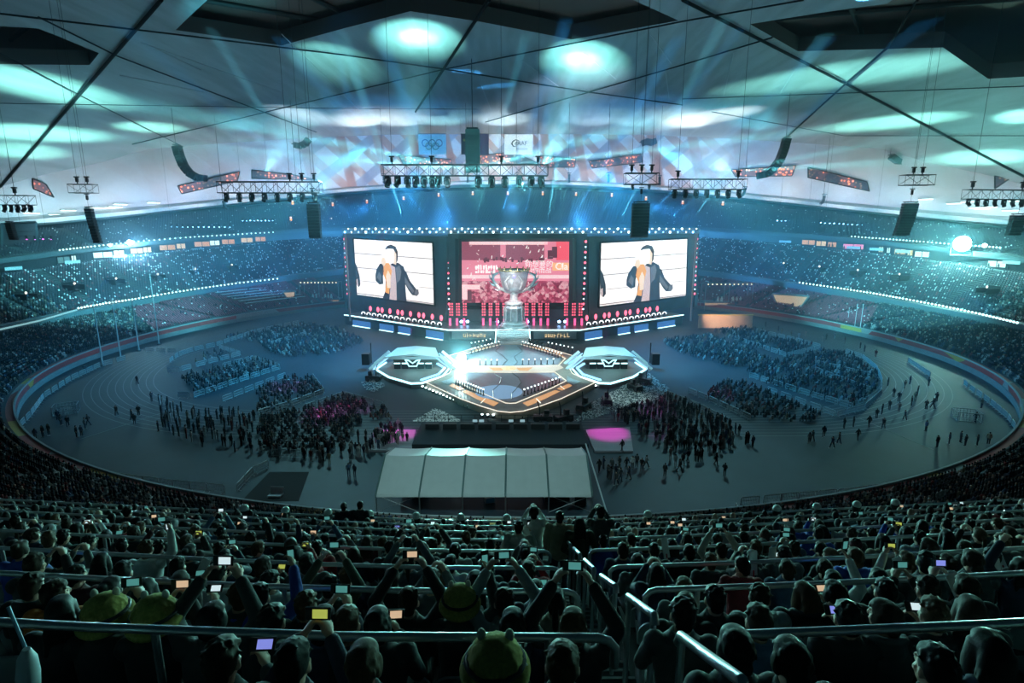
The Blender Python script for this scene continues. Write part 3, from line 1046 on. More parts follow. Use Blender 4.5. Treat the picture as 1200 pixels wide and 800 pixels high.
for s in (-1, 1):
    Q = lambda L: [(MX + s * x, y) for x, y in L]
    panel('orange_panel', Q([(14, 472), (37, 463), (52, 457), (58, 458.5), (40, 467.5), (20, 476)]), orange_e, .04)
    panel('orange_panel', Q([(54, 455.5), (68, 449.5), (72, 452), (60, 457.5)]), orange_e, .04)
    panel('pale_panel', Q([(66, 448), (66, 440), (72, 444), (82, 447), (74, 450.5)]), mat('marbled floor', (.5, .52, .55), .3, var=.6, scale=.8), .04)
    panel('pale_panel', Q([(46, 410), (56, 413), (66, 420), (60, 417)]), orange_e, .04)
    panel('orange_panel', Q([(22, 405.5), (40, 409), (47, 412.5), (30, 407.8)]), orange_e, .04)
    panel('orange_panel', Q([(6, 431), (26, 430.6), (20, 434.4), (10, 434.2)]), orange_e, .045)
    ln = B()
    for L in [[(20, 402), (43, 407.5), (84, 420), (74, 424), (68, 430), (72, 437), (82, 442), (99, 448)], [(64, 420), (56, 428), (0, 429)], [(0, 436.4), (52, 435.8), (65, 446), (48, 454.5), (6, 472), (0, 472.4)], [(99, 448), (59, 467), (32, 476.5), (15, 481.5), (0, 483)], [(58, 452), (63, 456)], [(30, 467), (35, 472)], [(12, 403.5), (55, 415.2), (64, 420)]]:
        ln.tube([S(*q, ZS + .05) for q in Q(L)], .08, 5)
    part(ln, 'light_line', lineg, cs)
riv = B()
for x0, L in [(0, [(-20, 437), (-11, 443), (-13, 450), (-21, 457), (-20, 466)]), (0, [(2, 437), (9, 442), (12, 448), (6, 456), (1, 461), (1, 467)]), (0, [(-12, 405), (-18, 411), (-10, 416), (-4, 422), (-10, 428)]), (0, [(8, 405), (14, 411), (4, 418), (8, 424), (4, 428)])]:
    pts = [S(MX + x, y, ZS + .04) for x, y in L]
    riv.tube([pts[i].lerp(pts[i + 1], q / 4) for i in range(len(pts) - 1) for q in range(4)] + [pts[-1]], .09, 4)
part(riv, 'map_line', black, cs)
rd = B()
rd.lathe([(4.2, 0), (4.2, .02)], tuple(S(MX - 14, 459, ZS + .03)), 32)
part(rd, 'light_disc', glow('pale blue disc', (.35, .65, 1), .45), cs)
em = B().lathe([(1.6, 0), (1.6, .06), (.9, .1), (.5, .3)], tuple(S(MX - 2, 431.5, ZS + .03)), 20)
part(em, 'centre_boss', glow('gold boss', (1, .7, .4), .8), cs)

rw = empty('runway', (0, 0, 0))
tag(rw, 'short white stepped ramp leading from the main stage to the diamond stage', 'ramp')
a0, a1 = S(MX - 18, 402), S(MX + 18, 402)
ramp = B()
n = 8
for i in range(n):
    y0, y1 = a0.y - .5 + (31.2 - a0.y + .5) * i / n, a0.y - .5 + (31.2 - a0.y + .5) * (i + 1) / n
    zz = 1.2 + 1.75 * (i + 1) / n
    ramp.box((.2, (y0 + y1) / 2, zz / 2), (8.2, y1 - y0, zz))
part(ramp, 'steps', mat('white ramp', (.85, .86, .88), .5), rw)
for s in (-1, 1): part(B().tube([(.2 + s * 4.3, a0.y, 1.3), (.2 + s * 4.3, 31, 3.1)], .14, 6), 'edge_light', led_edge, rw)

# ---- team booths left and right
booth_m = mat('white booth frame', (.8, .82, .84), .45, var=.08)
for s in (-1, 1):
    side = 'left' if s < 0 else 'right'
    c0 = S(MX + s * 112, 434, 0)
    e = empty('team_booth', (c0.x, c0.y, 0))
    tag(e, 'white-framed team booth on an eight-sided lit platform, %s of the diamond stage' % side, 'booth', 'team booths')
    OC = [S(MX + s * x, y, 1.0) - Vector((c0.x, c0.y, 0)) for x, y in [(72, 432), (80, 441), (104, 449), (117, 449.5), (143, 442), (158, 433), (146, 425), (117, 419), (92, 420)]]
    B().prism([(p.x, p.y) for p in OC], 0, 1.0).build('platform', mat('dark booth deck', (.12, .11, .1), .4, var=.4, scale=.5), e)
    ring = B().tube([p + Vector((0, 0, .05)) for p in OC[:7]], .2, 6)
    ring.build('edge_light', glow('cyan LED edge', (.45, .9, 1), 2.4), e)
    B().tube([p * .86 + Vector((0, 0, .2)) for p in [OC[8], OC[0], OC[1], OC[2]]], .28, 6).build('arc_light', glow('blue LED arc', (.3, .65, 1), 1.8), e)
    hw, tw, hz, d = 8.6, 4.6, 3.7, 2.6
    for sx_ in (-1, 1):
        for yy in (-d, d * .6):
            M = Matrix.Identity(3)
            B().tube([(sx_ * hw, yy - .5, 1.0), (sx_ * (tw + .9), yy, hz)], [.45, .38], 4).build('leg', booth_m, e)
            B().tube([(sx_ * (hw - .7), yy - .75, 1.1), (sx_ * (tw + .3), yy - .3, hz - .3)], .12, 4).build('leg_light', glow('blue LED arc', (.3, .65, 1), 1.8), e)
    rf_ = B()
    vs = [(-tw - .9, -d - .3, hz - .1), (tw + .9, -d - .3, hz - .1), (tw - .6, d, hz + .6), (-tw + .6, d, hz + .6), (0, -d - .3, hz + .5), (0, d, hz + 1.0)]
    vs2 = [(x, y, z - .35) for x, y, z in vs]
    rf_.add(vs + vs2, [(0, 4, 5, 3), (4, 1, 2, 5), (9, 11, 10, 6), (11, 8, 7, 10), (0, 6, 10, 4), (4, 10, 7, 1), (1, 7, 8, 2), (2, 8, 11, 5), (5, 11, 9, 3), (3, 9, 6, 0)])
    rf_.build('roof', booth_m, e)
    B().box((0, -d - .2, hz - .35), (tw * 2 + 1.4, .3, .5)).build('fascia', booth_m, e)
    B().box((0, d * .6, 2.1), (9.5, .3, 2.2)).build('rear_wall', mat('brown booth wall', (.14, .1, .07), .6, var=.4), e)
    dk = B()
    for q in (-3.2, -1.6, 1.6, 3.2): dk.box((q, -2.0, 1.6), (1.3, .8, 1.2))
    dk.box((0, -2.0, 1.6), (1.5, .8, 1.2))
    dk.build('desk', black, e)
    for q in (-3.2, -1.6, 1.6, 3.2): B().box((q, -2.45, 2.15), (1.25, .1, .22)).build('desk_light', led_edge, e)
    lg = B()
    for L in [[(-1.5, 3.0), (-.75, 1.6), (.75, 1.6), (1.5, 3.0)], [(-1.5, 3.0), (-.7, 2.75), (0, 2.2), (.7, 2.75), (1.5, 3.0)]]:
        lg.tube([(x, -2.55, z) for x, z in L], .14, 5)
    lg.build('logo', glow('cyan logo', (.4, .9, 1), 2.2), e)
    for q in (1, -1):
        pass
    m = B().bevbox((s * 10.4, 1.2, 2.2), (1.6, 1.4, 2.4), .1)
    m.tube([(s * 9.6, 2.4, 1.0), (s * 9.6, 2.4, 5.4)], .12, 6)
    m.build('speaker_box', black, e)

# ---- lamp posts in rows on the diamond stage, footlights along its front
proto = None
def lamp_post(p, label, group, sc_=1.0):
    global proto
    if proto is None:
        proto = empty('lamp_post')
        B().lathe([(.28, 0), (.28, .08), (.1, .14), (.09, 1.0), (.16, 1.05)], n=8).build('post', black, proto, True)
        B().ball((0, 0, 1.15), .125, 8, 6).build('bulb', lens_white, proto, True)
        o = proto
    else: o = copy_tree(proto)
    o.location = p
    tag(o, label, 'lamp post', group)
def row(L0, L1, n, z, where, group):
    for i in range(n):
        k = i / max(n - 1, 1)
        p = S(L0[0] + (L1[0] - L0[0]) * k, L0[1] + (L1[1] - L0[1]) * k, z)
        lamp_post(p, 'white-bulbed lamp post, %s of %d %s' % (nth(i + 1), n, where), group)
row((MX - 64, 450), (MX - 32, 463.5), 12, ZS, 'on the left edge of the lower floor', 'lamp posts of the left lower edge')
row((MX + 16, 463.5), (MX + 57, 449), 11, ZS, 'on the right edge of the lower floor', 'lamp posts of the right lower edge')
row((MX + 14, 427.3), (MX + 50, 426.5), 6, ZS, 'before the cross band, right half', 'lamp posts of the cross band right')
row((MX - 36, 427.3), (MX - 16, 427.8), 4, ZS, 'before the cross band, left half', 'lamp posts of the cross band left')
row((MX + 14, 405.5), (MX + 59, 420), 14, ZS, 'down the right inner rear edge', 'lamp posts of the right inner edge')
row((MX + 44, 406.5), (MX + 72, 412.5), 7, 0, 'outside the right rear edge of the diamond stage', 'lamp posts of the right rear edge')
row((MX - 14, 405.5), (MX - 46, 414.5), 9, ZS, 'down the left inner rear edge', 'lamp posts of the left inner edge')
row((MX - 24, 402.5), (MX - 46, 407), 6, 0, 'outside the left rear edge of the diamond stage', 'lamp posts of the left rear edge')
fproto = None
def foot(L0, L1, n, where, group, big=()):
    global fproto
    for i in range(n):
        k = i / max(n - 1, 1)
        p = S(L0[0] + (L1[0] - L0[0]) * k, L0[1] + (L1[1] - L0[1]) * k, 0)
        if fproto is None:
            fproto = empty('footlight')
            B().bevbox((0, 0, .18), (.55, .5, .36), .06).build('housing', black, fproto)
            B().ball((0, -.05, .42), (.22, .2, .18), 8, 6).build('lens', lens_white, fproto, True)
            o = fproto
        else: o = copy_tree(fproto)
        o.location = p
        tag(o, 'round white footlight, %s of %d %s' % (nth(i + 1), n, where), 'footlight', group)
foot((487, 451.5), (549, 477.5), 16, 'below the left front edge of the diamond stage', 'footlights front left')
foot((565, 488.5), (611, 489.5), 8, 'before the rounded front tip of the diamond stage', 'footlights front tip')
foot((621, 485.5), (702, 452.5), 20, 'below the right front edge of the diamond stage', 'footlights front right')

# ---- white flakes standing in for light reflected off the floor cover
def inpoly(poly, x, y):
    c = False
    for (ax, ay), (bx, by) in zip(poly, poly[1:] + poly[:1]):
        if (ay > y) != (by > y) and x < (bx - ax) * (y - ay) / (by - ay) + ax: c = not c
    return c
fl = []
for poly, n in [([(482, 494), (500, 484), (508, 478), (520, 482), (540, 492), (536, 496)], 900), ([(423, 448), (440, 438), (452, 452), (440, 460), (428, 456)], 320), ([(696, 470), (730, 452), (760, 437), (785, 455), (770, 468), (735, 478), (690, 492), (672, 494)], 2300)]:
    while n > 0:
        px, py = R.uniform(min(q[0] for q in poly), max(q[0] for q in poly)), R.uniform(min(q[1] for q in poly), max(q[1] for q in poly))
        if not inpoly(poly, px, py): continue
        n -= 1
        p = S(px, py, 0.02)
        fl.append((p.x, p.y, .03, R.uniform(0, 6.3), R.uniform(.5, 1.3)))
FLV, FLF = [(-.13, -.08, 0), (.13, -.06, .05), (.11, .1, .08), (-.12, .09, .02)], [(0, 1, 2, 3)]
tag(merged('floor_glints', FLV, FLF, fl, mat('white glint flake', (.8, .8, .8), .5, var=.05)), 'white flakes standing for light glints on the floor around the diamond stage', 'floor_glints')
# ---- black camera carts on that floor
cproto = None
for i, (px, py) in enumerate([(636, 494), (660, 494), (684, 480), (711, 473), (744, 457), (754, 449), (438, 446)]):
    if cproto is None:
        o = cproto = empty('camera_cart')
        B().bevbox((0, 0, .75), (3.0, 1.5, .7), .12).build('bed', black, o)
        for sx_ in (-1, 1):
            for sy_ in (-1, 1):
                B().lathe([(.4, -.12), (.42, 0), (.4, .12)], (sx_ * 1.0, sy_ * .7, .42), 12, M=Matrix.Rotation(PI / 2, 3, 'X')).build('wheel', rubber, o, True)
        B().tube([(-.5, 0, 1.0), (-.5, 0, 2.2), (-.9, -.1, 3.4)], [.12, .1, .07], 6).build('mast', black, o)
        B().bevbox((.6, 0, 1.5), (.8, .7, .9), .1).build('camera_body', black, o)
    else: o = copy_tree(cproto)
    o.location = S(px, py, 0)
    o.rotation_euler = (0, 0, .5 * i)
    tag(o, 'black wheeled camera cart, %s' % ['in front of the diamond stage tip, leftmost of its pair', 'in front of the diamond stage tip, right one of its pair', 'on the pale floor right of the front tip', 'on the pale floor below the right booth', 'close below the right booth platform', 'beside the outer corner of the right booth', 'below the left booth platform'][i], 'camera cart', 'camera carts round the diamond stage')
print('c ok')
# ------------------------------------------------------------------ trusses, lamps, loudspeakers and flags hanging from the ceiling
def wire_up(b, p, top=None, r=.05):
    z = top if top is not None else z_ceil(p.x, p.y) - .2
    b.tube([p, Vector((p.x, p.y, z))], r, 5)


def ceil_at(p): return z_ceil(p.x, p.y) - .2


truss_m = mat('dark truss tube', (.07, .08, .085), .5, .5)
_mh = {}
def moving_head(p, tilt, pan, label, group, lensmat=None, sc_=1.0):
    """lamp hanging below a truss: base box, yoke with two arms, tilting head with lens and tail"""
    key = (round(tilt, 1), lensmat.name if lensmat else '')
    if key not in _mh:
        e = empty('moving_head_lamp')
        B().bevbox((0, 0, -.15), (.62, .5, .3), .05).build('base', black, e)
        y = B()
        for s in (-1, 1): y.bevbox((s * .36, 0, -.62), (.1, .26, .75), .03)
        y.bevbox((0, 0, -.33), (.8, .26, .1), .03)
        y.build('yoke', black, e)
        h = B()
        h.lathe([(.17, -.5), (.25, -.42), (.28, 0), (.3, .35), (.33, .5), (.27, .5), (.26, .42)], n=14)
        M = Matrix.Rotation(PI - tilt, 3, 'X')
        h.v = [tuple(M @ Vector(v) + Vector((0, 0, -.82))) for v in h.v]
        ho = h.build('head', black, e, True)
        l = B().lathe([(.27, .44), (.2, .5), (.02, .53)], n=14)
        l.v = [tuple(M @ Vector(v) + Vector((0, 0, -.82))) for v in l.v]
        l.build('lens', lensmat or lens_off, ho, True)
        _mh[key] = e
        o = e
    else: o = copy_tree(_mh[key])
    o.location = p
    o.rotation_euler = (0, 0, pan)
    o.scale = (sc_,) * 3
    return tag(o, label, 'stage lamp', group)


def hang_truss(px0, px1, py0, py1, Y, label, name, nl, wires=(.12, .88), motors=True, dy=0.0, lens=None, lampscale=1.0, gap=None):
    a, c = ony(px0, (py0 + py1) / 2, Y), ony(px1, (py0 + py1) / 2 + dy, Y)
    h = abs(ony(px0, py0, Y).z - ony(px0, py1, Y).z)
    d = c - a
    t = truss_mesh(B(), (0, 0, 0), tuple(d), h, h * 1.05, h * .04).build('lighting_truss', truss_m, None, False, tuple(a))
    tag(t, label, 'truss')
    for k in wires:
        p = d * k
        m = B()
        wire_up(m, p + Vector((0, 0, h / 2)), ceil_at(a + p) - a.z, .035)
        m.build('hoist_wire', steel, t)
        if motors:
            m = B().bevbox(tuple(p + Vector((0, 0, h * .5 + .9))), (.5, .5, .9), .08)
            m.tube([p + Vector((0, 0, h * .5)), p + Vector((0, 0, h * .5 + .5))], .12, 6)
            m.bevbox(tuple(p + Vector((0, 0, h * .5 + 1.5))), (1.0, .45, .25), .06)
            m.build('chain_motor', black, t)
    ks = gap or [(i + .5) / nl for i in range(nl)]
    for i, k in enumerate(ks):
        p = a + d * k - Vector((0, 0, h / 2))
        moving_head(p, R.choice([.3, .6, .5, .8]), R.uniform(-.5, .5), 'black moving-head lamp under the %s, %s of %d from left' % (name, nth(i + 1), len(ks)), 'lamps under the ' + name, lens, lampscale)
    return t


hang_truss(448, 642, 193, 206, 0, 'widest lighting truss, hanging centrally over the diamond stage below the flags', 'widest central truss', 14, (.06, .3, .72, .94),
           gap=[.03, .09, .15, .2, .25, .3, .34, .39, .58, .66, .74, .83, .9, .96], lampscale=1.6)
hang_truss(257, 376, 213, 226, 0, 'lighting truss hanging left of the widest central truss beside a curved loudspeaker', 'truss left of centre', 8, (.7, .82, .94), lampscale=1.25)
hang_truss(785, 873, 210, 222, 0, 'lighting truss hanging right of the central truss below a curved loudspeaker', 'truss right of centre', 7, (.1, .9), lampscale=1.2)
hang_truss(732, 771, 203, 216, 0, 'short lighting truss above the box loudspeaker right of the centre screen', 'short truss right of centre', 2, (.2, .5, .8), lampscale=.7)
hang_truss(0, 38, 229, 240, 4, 'lighting truss cut by the left photo edge', 'truss at the left photo edge', 5, (.5,), lampscale=1.1)
hang_truss(83, 112, 216, 226, 10, 'small empty truss with two chain motors hanging at far left above a loudspeaker', 'small left truss', 0, (.3, .7))
hang_truss(1057, 1092, 205, 217, 10, 'small empty truss with two chain motors hanging at far right above a loudspeaker', 'small right truss', 0, (.35, .65))
hang_truss(1131, 1204, 222, 233, 4, 'lighting truss cut by the right photo edge', 'truss at the right photo edge', 7, (.1, .9), dy=1, lampscale=1.1)
hang_truss(192, 272, 259, 262, 105, 'slender truss of blue-white lamps over the left upper tier', 'slender left tier truss', 13, (.1, .9), False, lens=glow('bright blue glass', (.3, .55, 1), 12), lampscale=1.0)
hang_truss(282, 322, 252, 255, 125, 'shorter truss of blue-white lamps nearer the stage over the left upper tier', 'shorter left tier truss', 9, (.1, .9), False, lens=glow('bright blue glass', (.3, .55, 1), 12), lampscale=1.0)
hang_truss(909, 951, 252, 255, 125, 'shorter truss of blue-white lamps nearer the stage over the right upper tier', 'shorter right tier truss', 9, (.1, .9), False, lens=glow('bright blue glass', (.3, .55, 1), 12), lampscale=1.0)
hang_truss(959, 1034, 254, 257, 105, 'slender truss of blue-white lamps over the right upper tier', 'slender right tier truss', 14, (.1, .9), False, dy=4, lens=glow('bright blue glass', (.3, .55, 1), 12), lampscale=1.0)
hang_truss(16, 64, 271, 276, 60, 'truss with a few magenta lamps before a dark screen at far left', 'far left magenta truss', 5, (.2, .8), False, lens=glow('magenta glass', (1, .15, .8), 4), lampscale=.9)


def line_array(px0, px1, py0, py1, Y, label, lean=0.0, n=10, turn=0.0, motor=True):
    """straight hang of loudspeaker cabinets under a rigging bar"""
    a, c = ony(px0, py0, Y), ony(px1, py1, Y)
    top = ony((px0 + px1) / 2, py0, Y)
    wdt = abs(c.x - a.x)
    if lean: wdt *= .72
    H = a.z - c.z
    e = empty('line_array', tuple(top), turn)
    tag(e, label, 'loudspeaker')
    hh = H / n
    for k in range(n):
        z = -hh * (k + .5)
        x = lean * (k / n) ** 1.4
        M = Matrix.Rotation(-.02 * k, 3, 'X')
        cb = B().bevbox((x, 0, z), (wdt * .92, 1.1, hh * .94), .06, M=M)
        cb.box((x, -.57, z), (wdt * .8, .06, hh * .7), mi=1, M=M)
        cb.build('cabinet', [rubber, steel], e)
    rg = B().bevbox((0, 0, .25), (wdt * .8, .9, .22), .04)
    for s in (-1, 1): rg.tube([(s * wdt * .35, 0, 0), (s * wdt * .35, 0, .3)], .07, 5)
    rg.build('rigging_bar', steel, e)
    w_ = B()
    wire_up(w_, Vector((0, 0, .3)), ceil_at(top) - top.z, .03)
    w_.build('hoist_wire', steel, e)
    if motor:
        B().bevbox((0, 0, 2.2), (.4, .4, 1.0), .06).bevbox((0, 0, 2.9), (.9, .4, .2), .05).build('chain_motor', black, e)
    return e


line_array(358, 376, 239, 279, 0, 'black box-shaped loudspeaker hanging before the left video screen', n=11)
line_array(741, 761, 238, 278, 0, 'black box-shaped loudspeaker hanging before the right video screen', n=11)
line_array(95, 113, 244, 285, 10, 'tilted black loudspeaker hanging at the left before the left tiers', lean=1.0, n=12)
line_array(1057, 1077, 238, 276, 10, 'tilted black loudspeaker hanging at the right before the right tiers', lean=-1.2, n=12)
line_array(4, 18, 261, 281, 10, 'black loudspeaker hanging by the left photo edge', lean=.4, n=8, motor=False)
line_array(1184, 1202, 252, 276, 10, 'black loudspeaker hanging by the right photo edge', lean=-.4, n=8, motor=False)


def curved_array(pts, Y, label, n=16, depth=1.4, wd=2.2):
    """J-shaped hang: cabinets along a curve given by sight points"""
    P = [ony(x, y, Y) for x, y in pts]
    e = empty('curved_line_array', tuple(P[0]))
    tag(e, label, 'loudspeaker')
    D = [(b - a).length for a, b in zip(P, P[1:])]
    tot = sum(D)
    def at(s):
        for a, b, l in zip(P, P[1:], D):
            if s <= l: return a.lerp(b, s / l), (b - a).normalized()
            s -= l
        return P[-1], (P[-1] - P[-2]).normalized()
    for k in range(n):
        p, d = at(tot * (k + .5) / n)
        q = p - P[0]
        M = Matrix((d.cross(Vector((0, 1, 0))).normalized(), Vector((0, 1, 0)), d)).transposed()
        b = B().bevbox(tuple(q), (depth, wd, tot / n * .92), .06, M=M)
        b.box(tuple(q + M @ Vector((depth * .5, 0, 0))), (.08, wd * .8, tot / n * .7), mi=1, M=M)
        b.build('cabinet', [rubber, steel], e)
    r_ = B().bevbox((0, 0, .4), (1.6, wd * .8, .25), .05)
    r_.tube([(0, 0, .4), (-.3, 0, .9)], .12, 6)
    wire_up(r_, Vector((-.3, 0, .9)), max(ceil_at(P[0]) - P[0].z, 1.2), .08)
    r_.build('rigging_bar', steel, e)
curved_array([(207, 171), (210, 182), (215, 194), (222, 203), (231, 208), (241, 209)], 90, 'long curved black loudspeaker hanging from the ceiling edge at left', 18, 2.2, 3)
curved_array([(922, 162), (919, 174), (914, 187), (907, 197), (898, 204), (888, 206)], 90, 'long curved black loudspeaker hanging from the ceiling edge at right', 18, 2.2, 3)
curved_array([(345, 170), (352, 171), (358, 168), (362, 163)], 105, 'small grey loudspeaker cluster under the ceiling left of the flags', 5, 2.0, 2.2)
curved_array([(1044, 183), (1052, 189), (1060, 191), (1068, 190)], 105, 'small grey loudspeaker cluster under the ceiling at right', 6, 2.0, 2.2)
curved_array([(92, 196), (99, 196), (107, 195), (115, 191)], 105, 'small grey loudspeaker cluster under the ceiling at far left', 5, 2.0, 2.2)
curved_array([(752, 168), (758, 166), (764, 167), (769, 165)], 120, 'small pale loudspeaker cluster under the ceiling right of the flags', 4, 2.2, 2.2)
for i, (px, py) in enumerate([(262, 240), (349, 233), (450, 210), (548, 209), (606, 209), (667, 209), (713, 209), (773, 212), (873, 225), (966, 234), (1108, 243), (38, 254)]):
    s = 1 if px < 600 else -1
    curved_array([(px, py - 5), (px + s * .5, py - 1), (px + s * 2, py + 3), (px + s * 5, py + 5)] if abs(px - 600) > 200 else [(px, py - 5), (px, py), (px, py + 5)], 120,
                 'small pale curved loudspeaker hanging below the ring beam, %s of 12 from left' % nth(sorted([262, 349, 450, 548, 606, 667, 713, 773, 873, 966, 1108, 38]).index(px) + 1), 3, .7, 1.4)
# tall square loudspeaker column between the flags
a, c = ony(545.5, 152, 60), ony(562.5, 202, 60)
e = empty('speaker_column', ((a.x + c.x) / 2, 60, a.z))
tag(e, 'tall teal box column hanging between the flags above the widest central truss', 'loudspeaker')
H, W_ = a.z - c.z, c.x - a.x
for k in range(8):
    B().bevbox((0, 0, -H * (k + .5) / 8), (W_, W_ * .8, H / 8 * .99), .08).build('cabinet', mat('teal grey casing', (.16, .32, .33), .6), e)
B().bevbox((0, 0, .3), (W_ * .8, W_ * .6, .5), .08).tube([(0, 0, .3), (0, 0, max(1, ceil_at(a) - a.z))], .12, 6).build('rigging_bar', steel, e)

# ---- flags hung below the ceiling edge
FY = 150
def flag(px0, px1, py0, py1, m, label, name='hanging_flag'):
    a, c = ony(px0, py0, FY), ony(px1, py1, FY)
    e = empty(name, (a.x, FY, a.z))
    tag(e, label, 'flag')
    W_, H = c.x - a.x, a.z - c.z
    b = B()
    nx, nz = 14, 8
    vs = [(W_ * i / nx, .18 * math.sin(i * .9) * (j / nz), -H * j / nz) for j in range(nz + 1) for i in range(nx + 1)]
    fs = [(j * (nx + 1) + i, (j + 1) * (nx + 1) + i, (j + 1) * (nx + 1) + i + 1, j * (nx + 1) + i + 1) for j in range(nz) for i in range(nx)]
    k = len(vs)
    b.add(vs + [(x, y + .05, z) for x, y, z in vs], fs + [tuple(i + k for i in reversed(q)) for q in fs])
    b.build('cloth', m, e, True)
    p = B().tube([(-.2, 0, .05), (W_ + .2, 0, .05)], .14, 6)
    for q in (0, W_): wire_up(p, Vector((q, 0, .05)), max(.5, ceil_at(a) - a.z), .05)
    p.build('hanging_bar', steel, e)
    return e, W_, H
e, W_, H = flag(490, 523, 157, 181, white_cloth, 'white flag with five interlaced rings, hanging left of the tall speaker column')
RINGC = [(0, 0, (.02, .12, .3)), (1, 0, (.03, .03, .03)), (2, 0, (.25, .05, .07)), (.5, -.5, (.35, .25, .05)), (1.5, -.5, (.03, .2, .08))]
rr_ = W_ * .115
for i, (x, z, c) in enumerate(RINGC):
    cx, cz = W_ * .25 + x * W_ * .25, -H * .44 + z * rr_ * 1.9
    B().tube([(cx + rr_ * math.cos(q * PI / 12), -.28, cz + rr_ * math.sin(q * PI / 12)) for q in range(25)], W_ * .014, 6, cap=False).build('ring', mat('flag ring %d' % i, c, .8), e)
e, W_, H = flag(540, 549, 157, 181, mat('dark red cloth', (.09, .012, .015), .8), 'narrow visible strip of a dark red flag with yellow stars, left beside the speaker column')
for x, z, s in [(.45, -.3, .3), (.8, -.15, .1), (.95, -.25, .1), (.95, -.4, .1), (.8, -.5, .1)]:
    st_ = [(W_ * x + W_ * s * (1 if q % 2 == 0 else .4) * math.sin(q * PI / 5) * .8, H * z + W_ * s * (1 if q % 2 == 0 else .4) * math.cos(q * PI / 5) * .8) for q in range(10)]
    b = B()
    b.add([(p[0], -.3, p[1]) for p in st_] + [(p[0], -.25, p[1]) for p in st_], [tuple(range(10)), tuple(range(19, 9, -1))] + [(i, (i + 1) % 10, 10 + (i + 1) % 10, 10 + i) for i in range(10)])
    b.build('star', mat('yellow star', (.7, .55, .05), .7), e)
flag(560, 573, 157, 181, mat('dark violet cloth', (.03, .012, .05), .8), 'plain dark violet flag right beside the tall speaker column')
e, W_, H = flag(591, 624.5, 157, 181, white_cloth, 'white flag lettered IAAF with a swoosh, hanging right of the tall speaker column')
ink = mat('flag ink', (.02, .025, .03), .8)
text_mesh('lettering', 'IAAF', (W_ * .6, -.3, -H * .55), H * .28, ink, e)
B().tube([(W_ * q[0], -.32, H * q[1]) for q in [(.52, -.33), (.4, -.28), (.3, -.36), (.26, -.48), (.32, -.6), (.42, -.6)]], [.08, .2, .32, .34, .24, .06], 6).build('swoosh', ink, e)
B().tube([(W_ * q[0], -.32, H * q[1]) for q in [(.5, -.42), (.42, -.4), (.37, -.48), (.4, -.55)]], [.05, .14, .16, .05], 6).build('swoosh', ink, e)
for q in (.7, .76):
    B().box((W_ * .6, -.3, -H * q), (W_ * .4, .05, H * .03)).build('small_print_line', mat('pale flag ink', (.4, .42, .43), .8), e)
# ---- bright strip lamps in the soffit behind the ring beam
for side, L in (('left', [(37, 252), (80, 249), (66, 254), (114, 246), (127, 246), (135, 245), (141, 242), (180, 240)]), ('right', [(1118, 241), (1135, 239), (1145, 246), (1159, 245), (1184, 249), (1151, 247), (1192, 238), (1085, 236)])):
    for i, (px, py) in enumerate(L):
        p = onoval(px, py - 3, 70)
        d = Vector((-(p.y - OY), p.x - OX, 0)).normalized()
        e = empty('strip_lamp', tuple(p), math.atan2(d.y, d.x))
        tag(e, 'white strip lamp on the ring beam soffit at %s, %s of eight listed outward from low to high' % (side, nth(i + 1)) if 0 else 'white strip lamp on the %s ring beam, %s of eight from left' % (side, nth(sorted(q[0] for q in L).index(px) + 1)), 'lamp', 'strip lamps of the ring beam ' + side)
        B().bevbox((0, 0, .12), (4.6, .9, .25), .05).build('housing', steel, e)
        B().bevbox((0, 0, -.12), (4.3, .8, .3), .08).build('tube', glow('soffit lamp glass', (.75, 1, 1), 4), e)
print('d ok')
# ------------------------------------------------------------------ seats, ledge lamps, boxes and aisle lamps of the far tiers
seat_red = mat('dull red seat plastic', (.3, .075, .09), .5, attr=True)
SV, SF = [], []
def seat_tpl():
    b = B()
    b.box((0, -.02, .4), (.44, .4, .06)).box((0, .2, .63), (.44, .06, .42), M=Matrix.Rotation(-.15, 3, 'X')).box((0, .05, .2), (.1, .12, .38))
    return b.v, b.f
SV, SF = seat_tpl()
AISLE = 13.0
def tier_spots(o0, o1, n, z0, z1, a0, a1, pitch, back=.55):
    """every seat place of a tier between the angles a0 and a1 (degrees), aisles left out"""
    out = []
    for i in range(n):
        o = o0 + (o1 - o0) * (i + back) / n
        t = math.radians(a0)
        arc = 0.0
        while t < math.radians(a1):
            x, y = oval(o, t)
            dx, dy = oval(o, t + .001)
            ds = math.hypot(dx - x, dy - y) / .001
            k = (t * 100) % AISLE
            if not (0 <= k < 1.35):
                z = z0(t) + (z1(t) - z0(t)) * i / (n - 1)
                bb = (95 + o) if y > OY else (77 + o)
                rz = math.atan2(-(y - OY) / bb ** 2, -(x - OX) / (95 + o) ** 2) + PI / 2
                out.append((x, y, z, rz, 1.0, t, i))
            t += pitch / ds
    return out
lo = tier_spots(1.6, 28, 26, T1Z0, T1Z1, 8, 60, .72) + tier_spots(1.6, 28, 26, T1Z0, T1Z1, 130, 172, .72)
mid = tier_spots(28.6, 51, 25, T2Z0, T2Z1, -4, 62, .78) + tier_spots(28.6, 51, 25, T2Z0, T2Z1, 118, 184, .78)
up = tier_spots(53, 70.6, 20, T3Z0, T3Z1, 8, 66, .9) + tier_spots(53, 70.6, 20, T3Z0, T3Z1, 114, 172, .9)
far = tier_spots(53, 70.6, 20, T3Z0, T3Z1, 66, 114, 1.2)
def lo_full(q):                                     # the blocks of the lower tier that are packed with people
    t = math.degrees(q[5])
    lim_l = 166 - (q[6] - 8) * .35
    lim_r = 17 + (q[6] - 8) * .35
    return t > lim_l or t < lim_r
seats, cols = [], []
seat_c = {'lo': (.9, .75, .9), 'mid': (.12, .5, .6), 'up': (.1, .4, .5)}
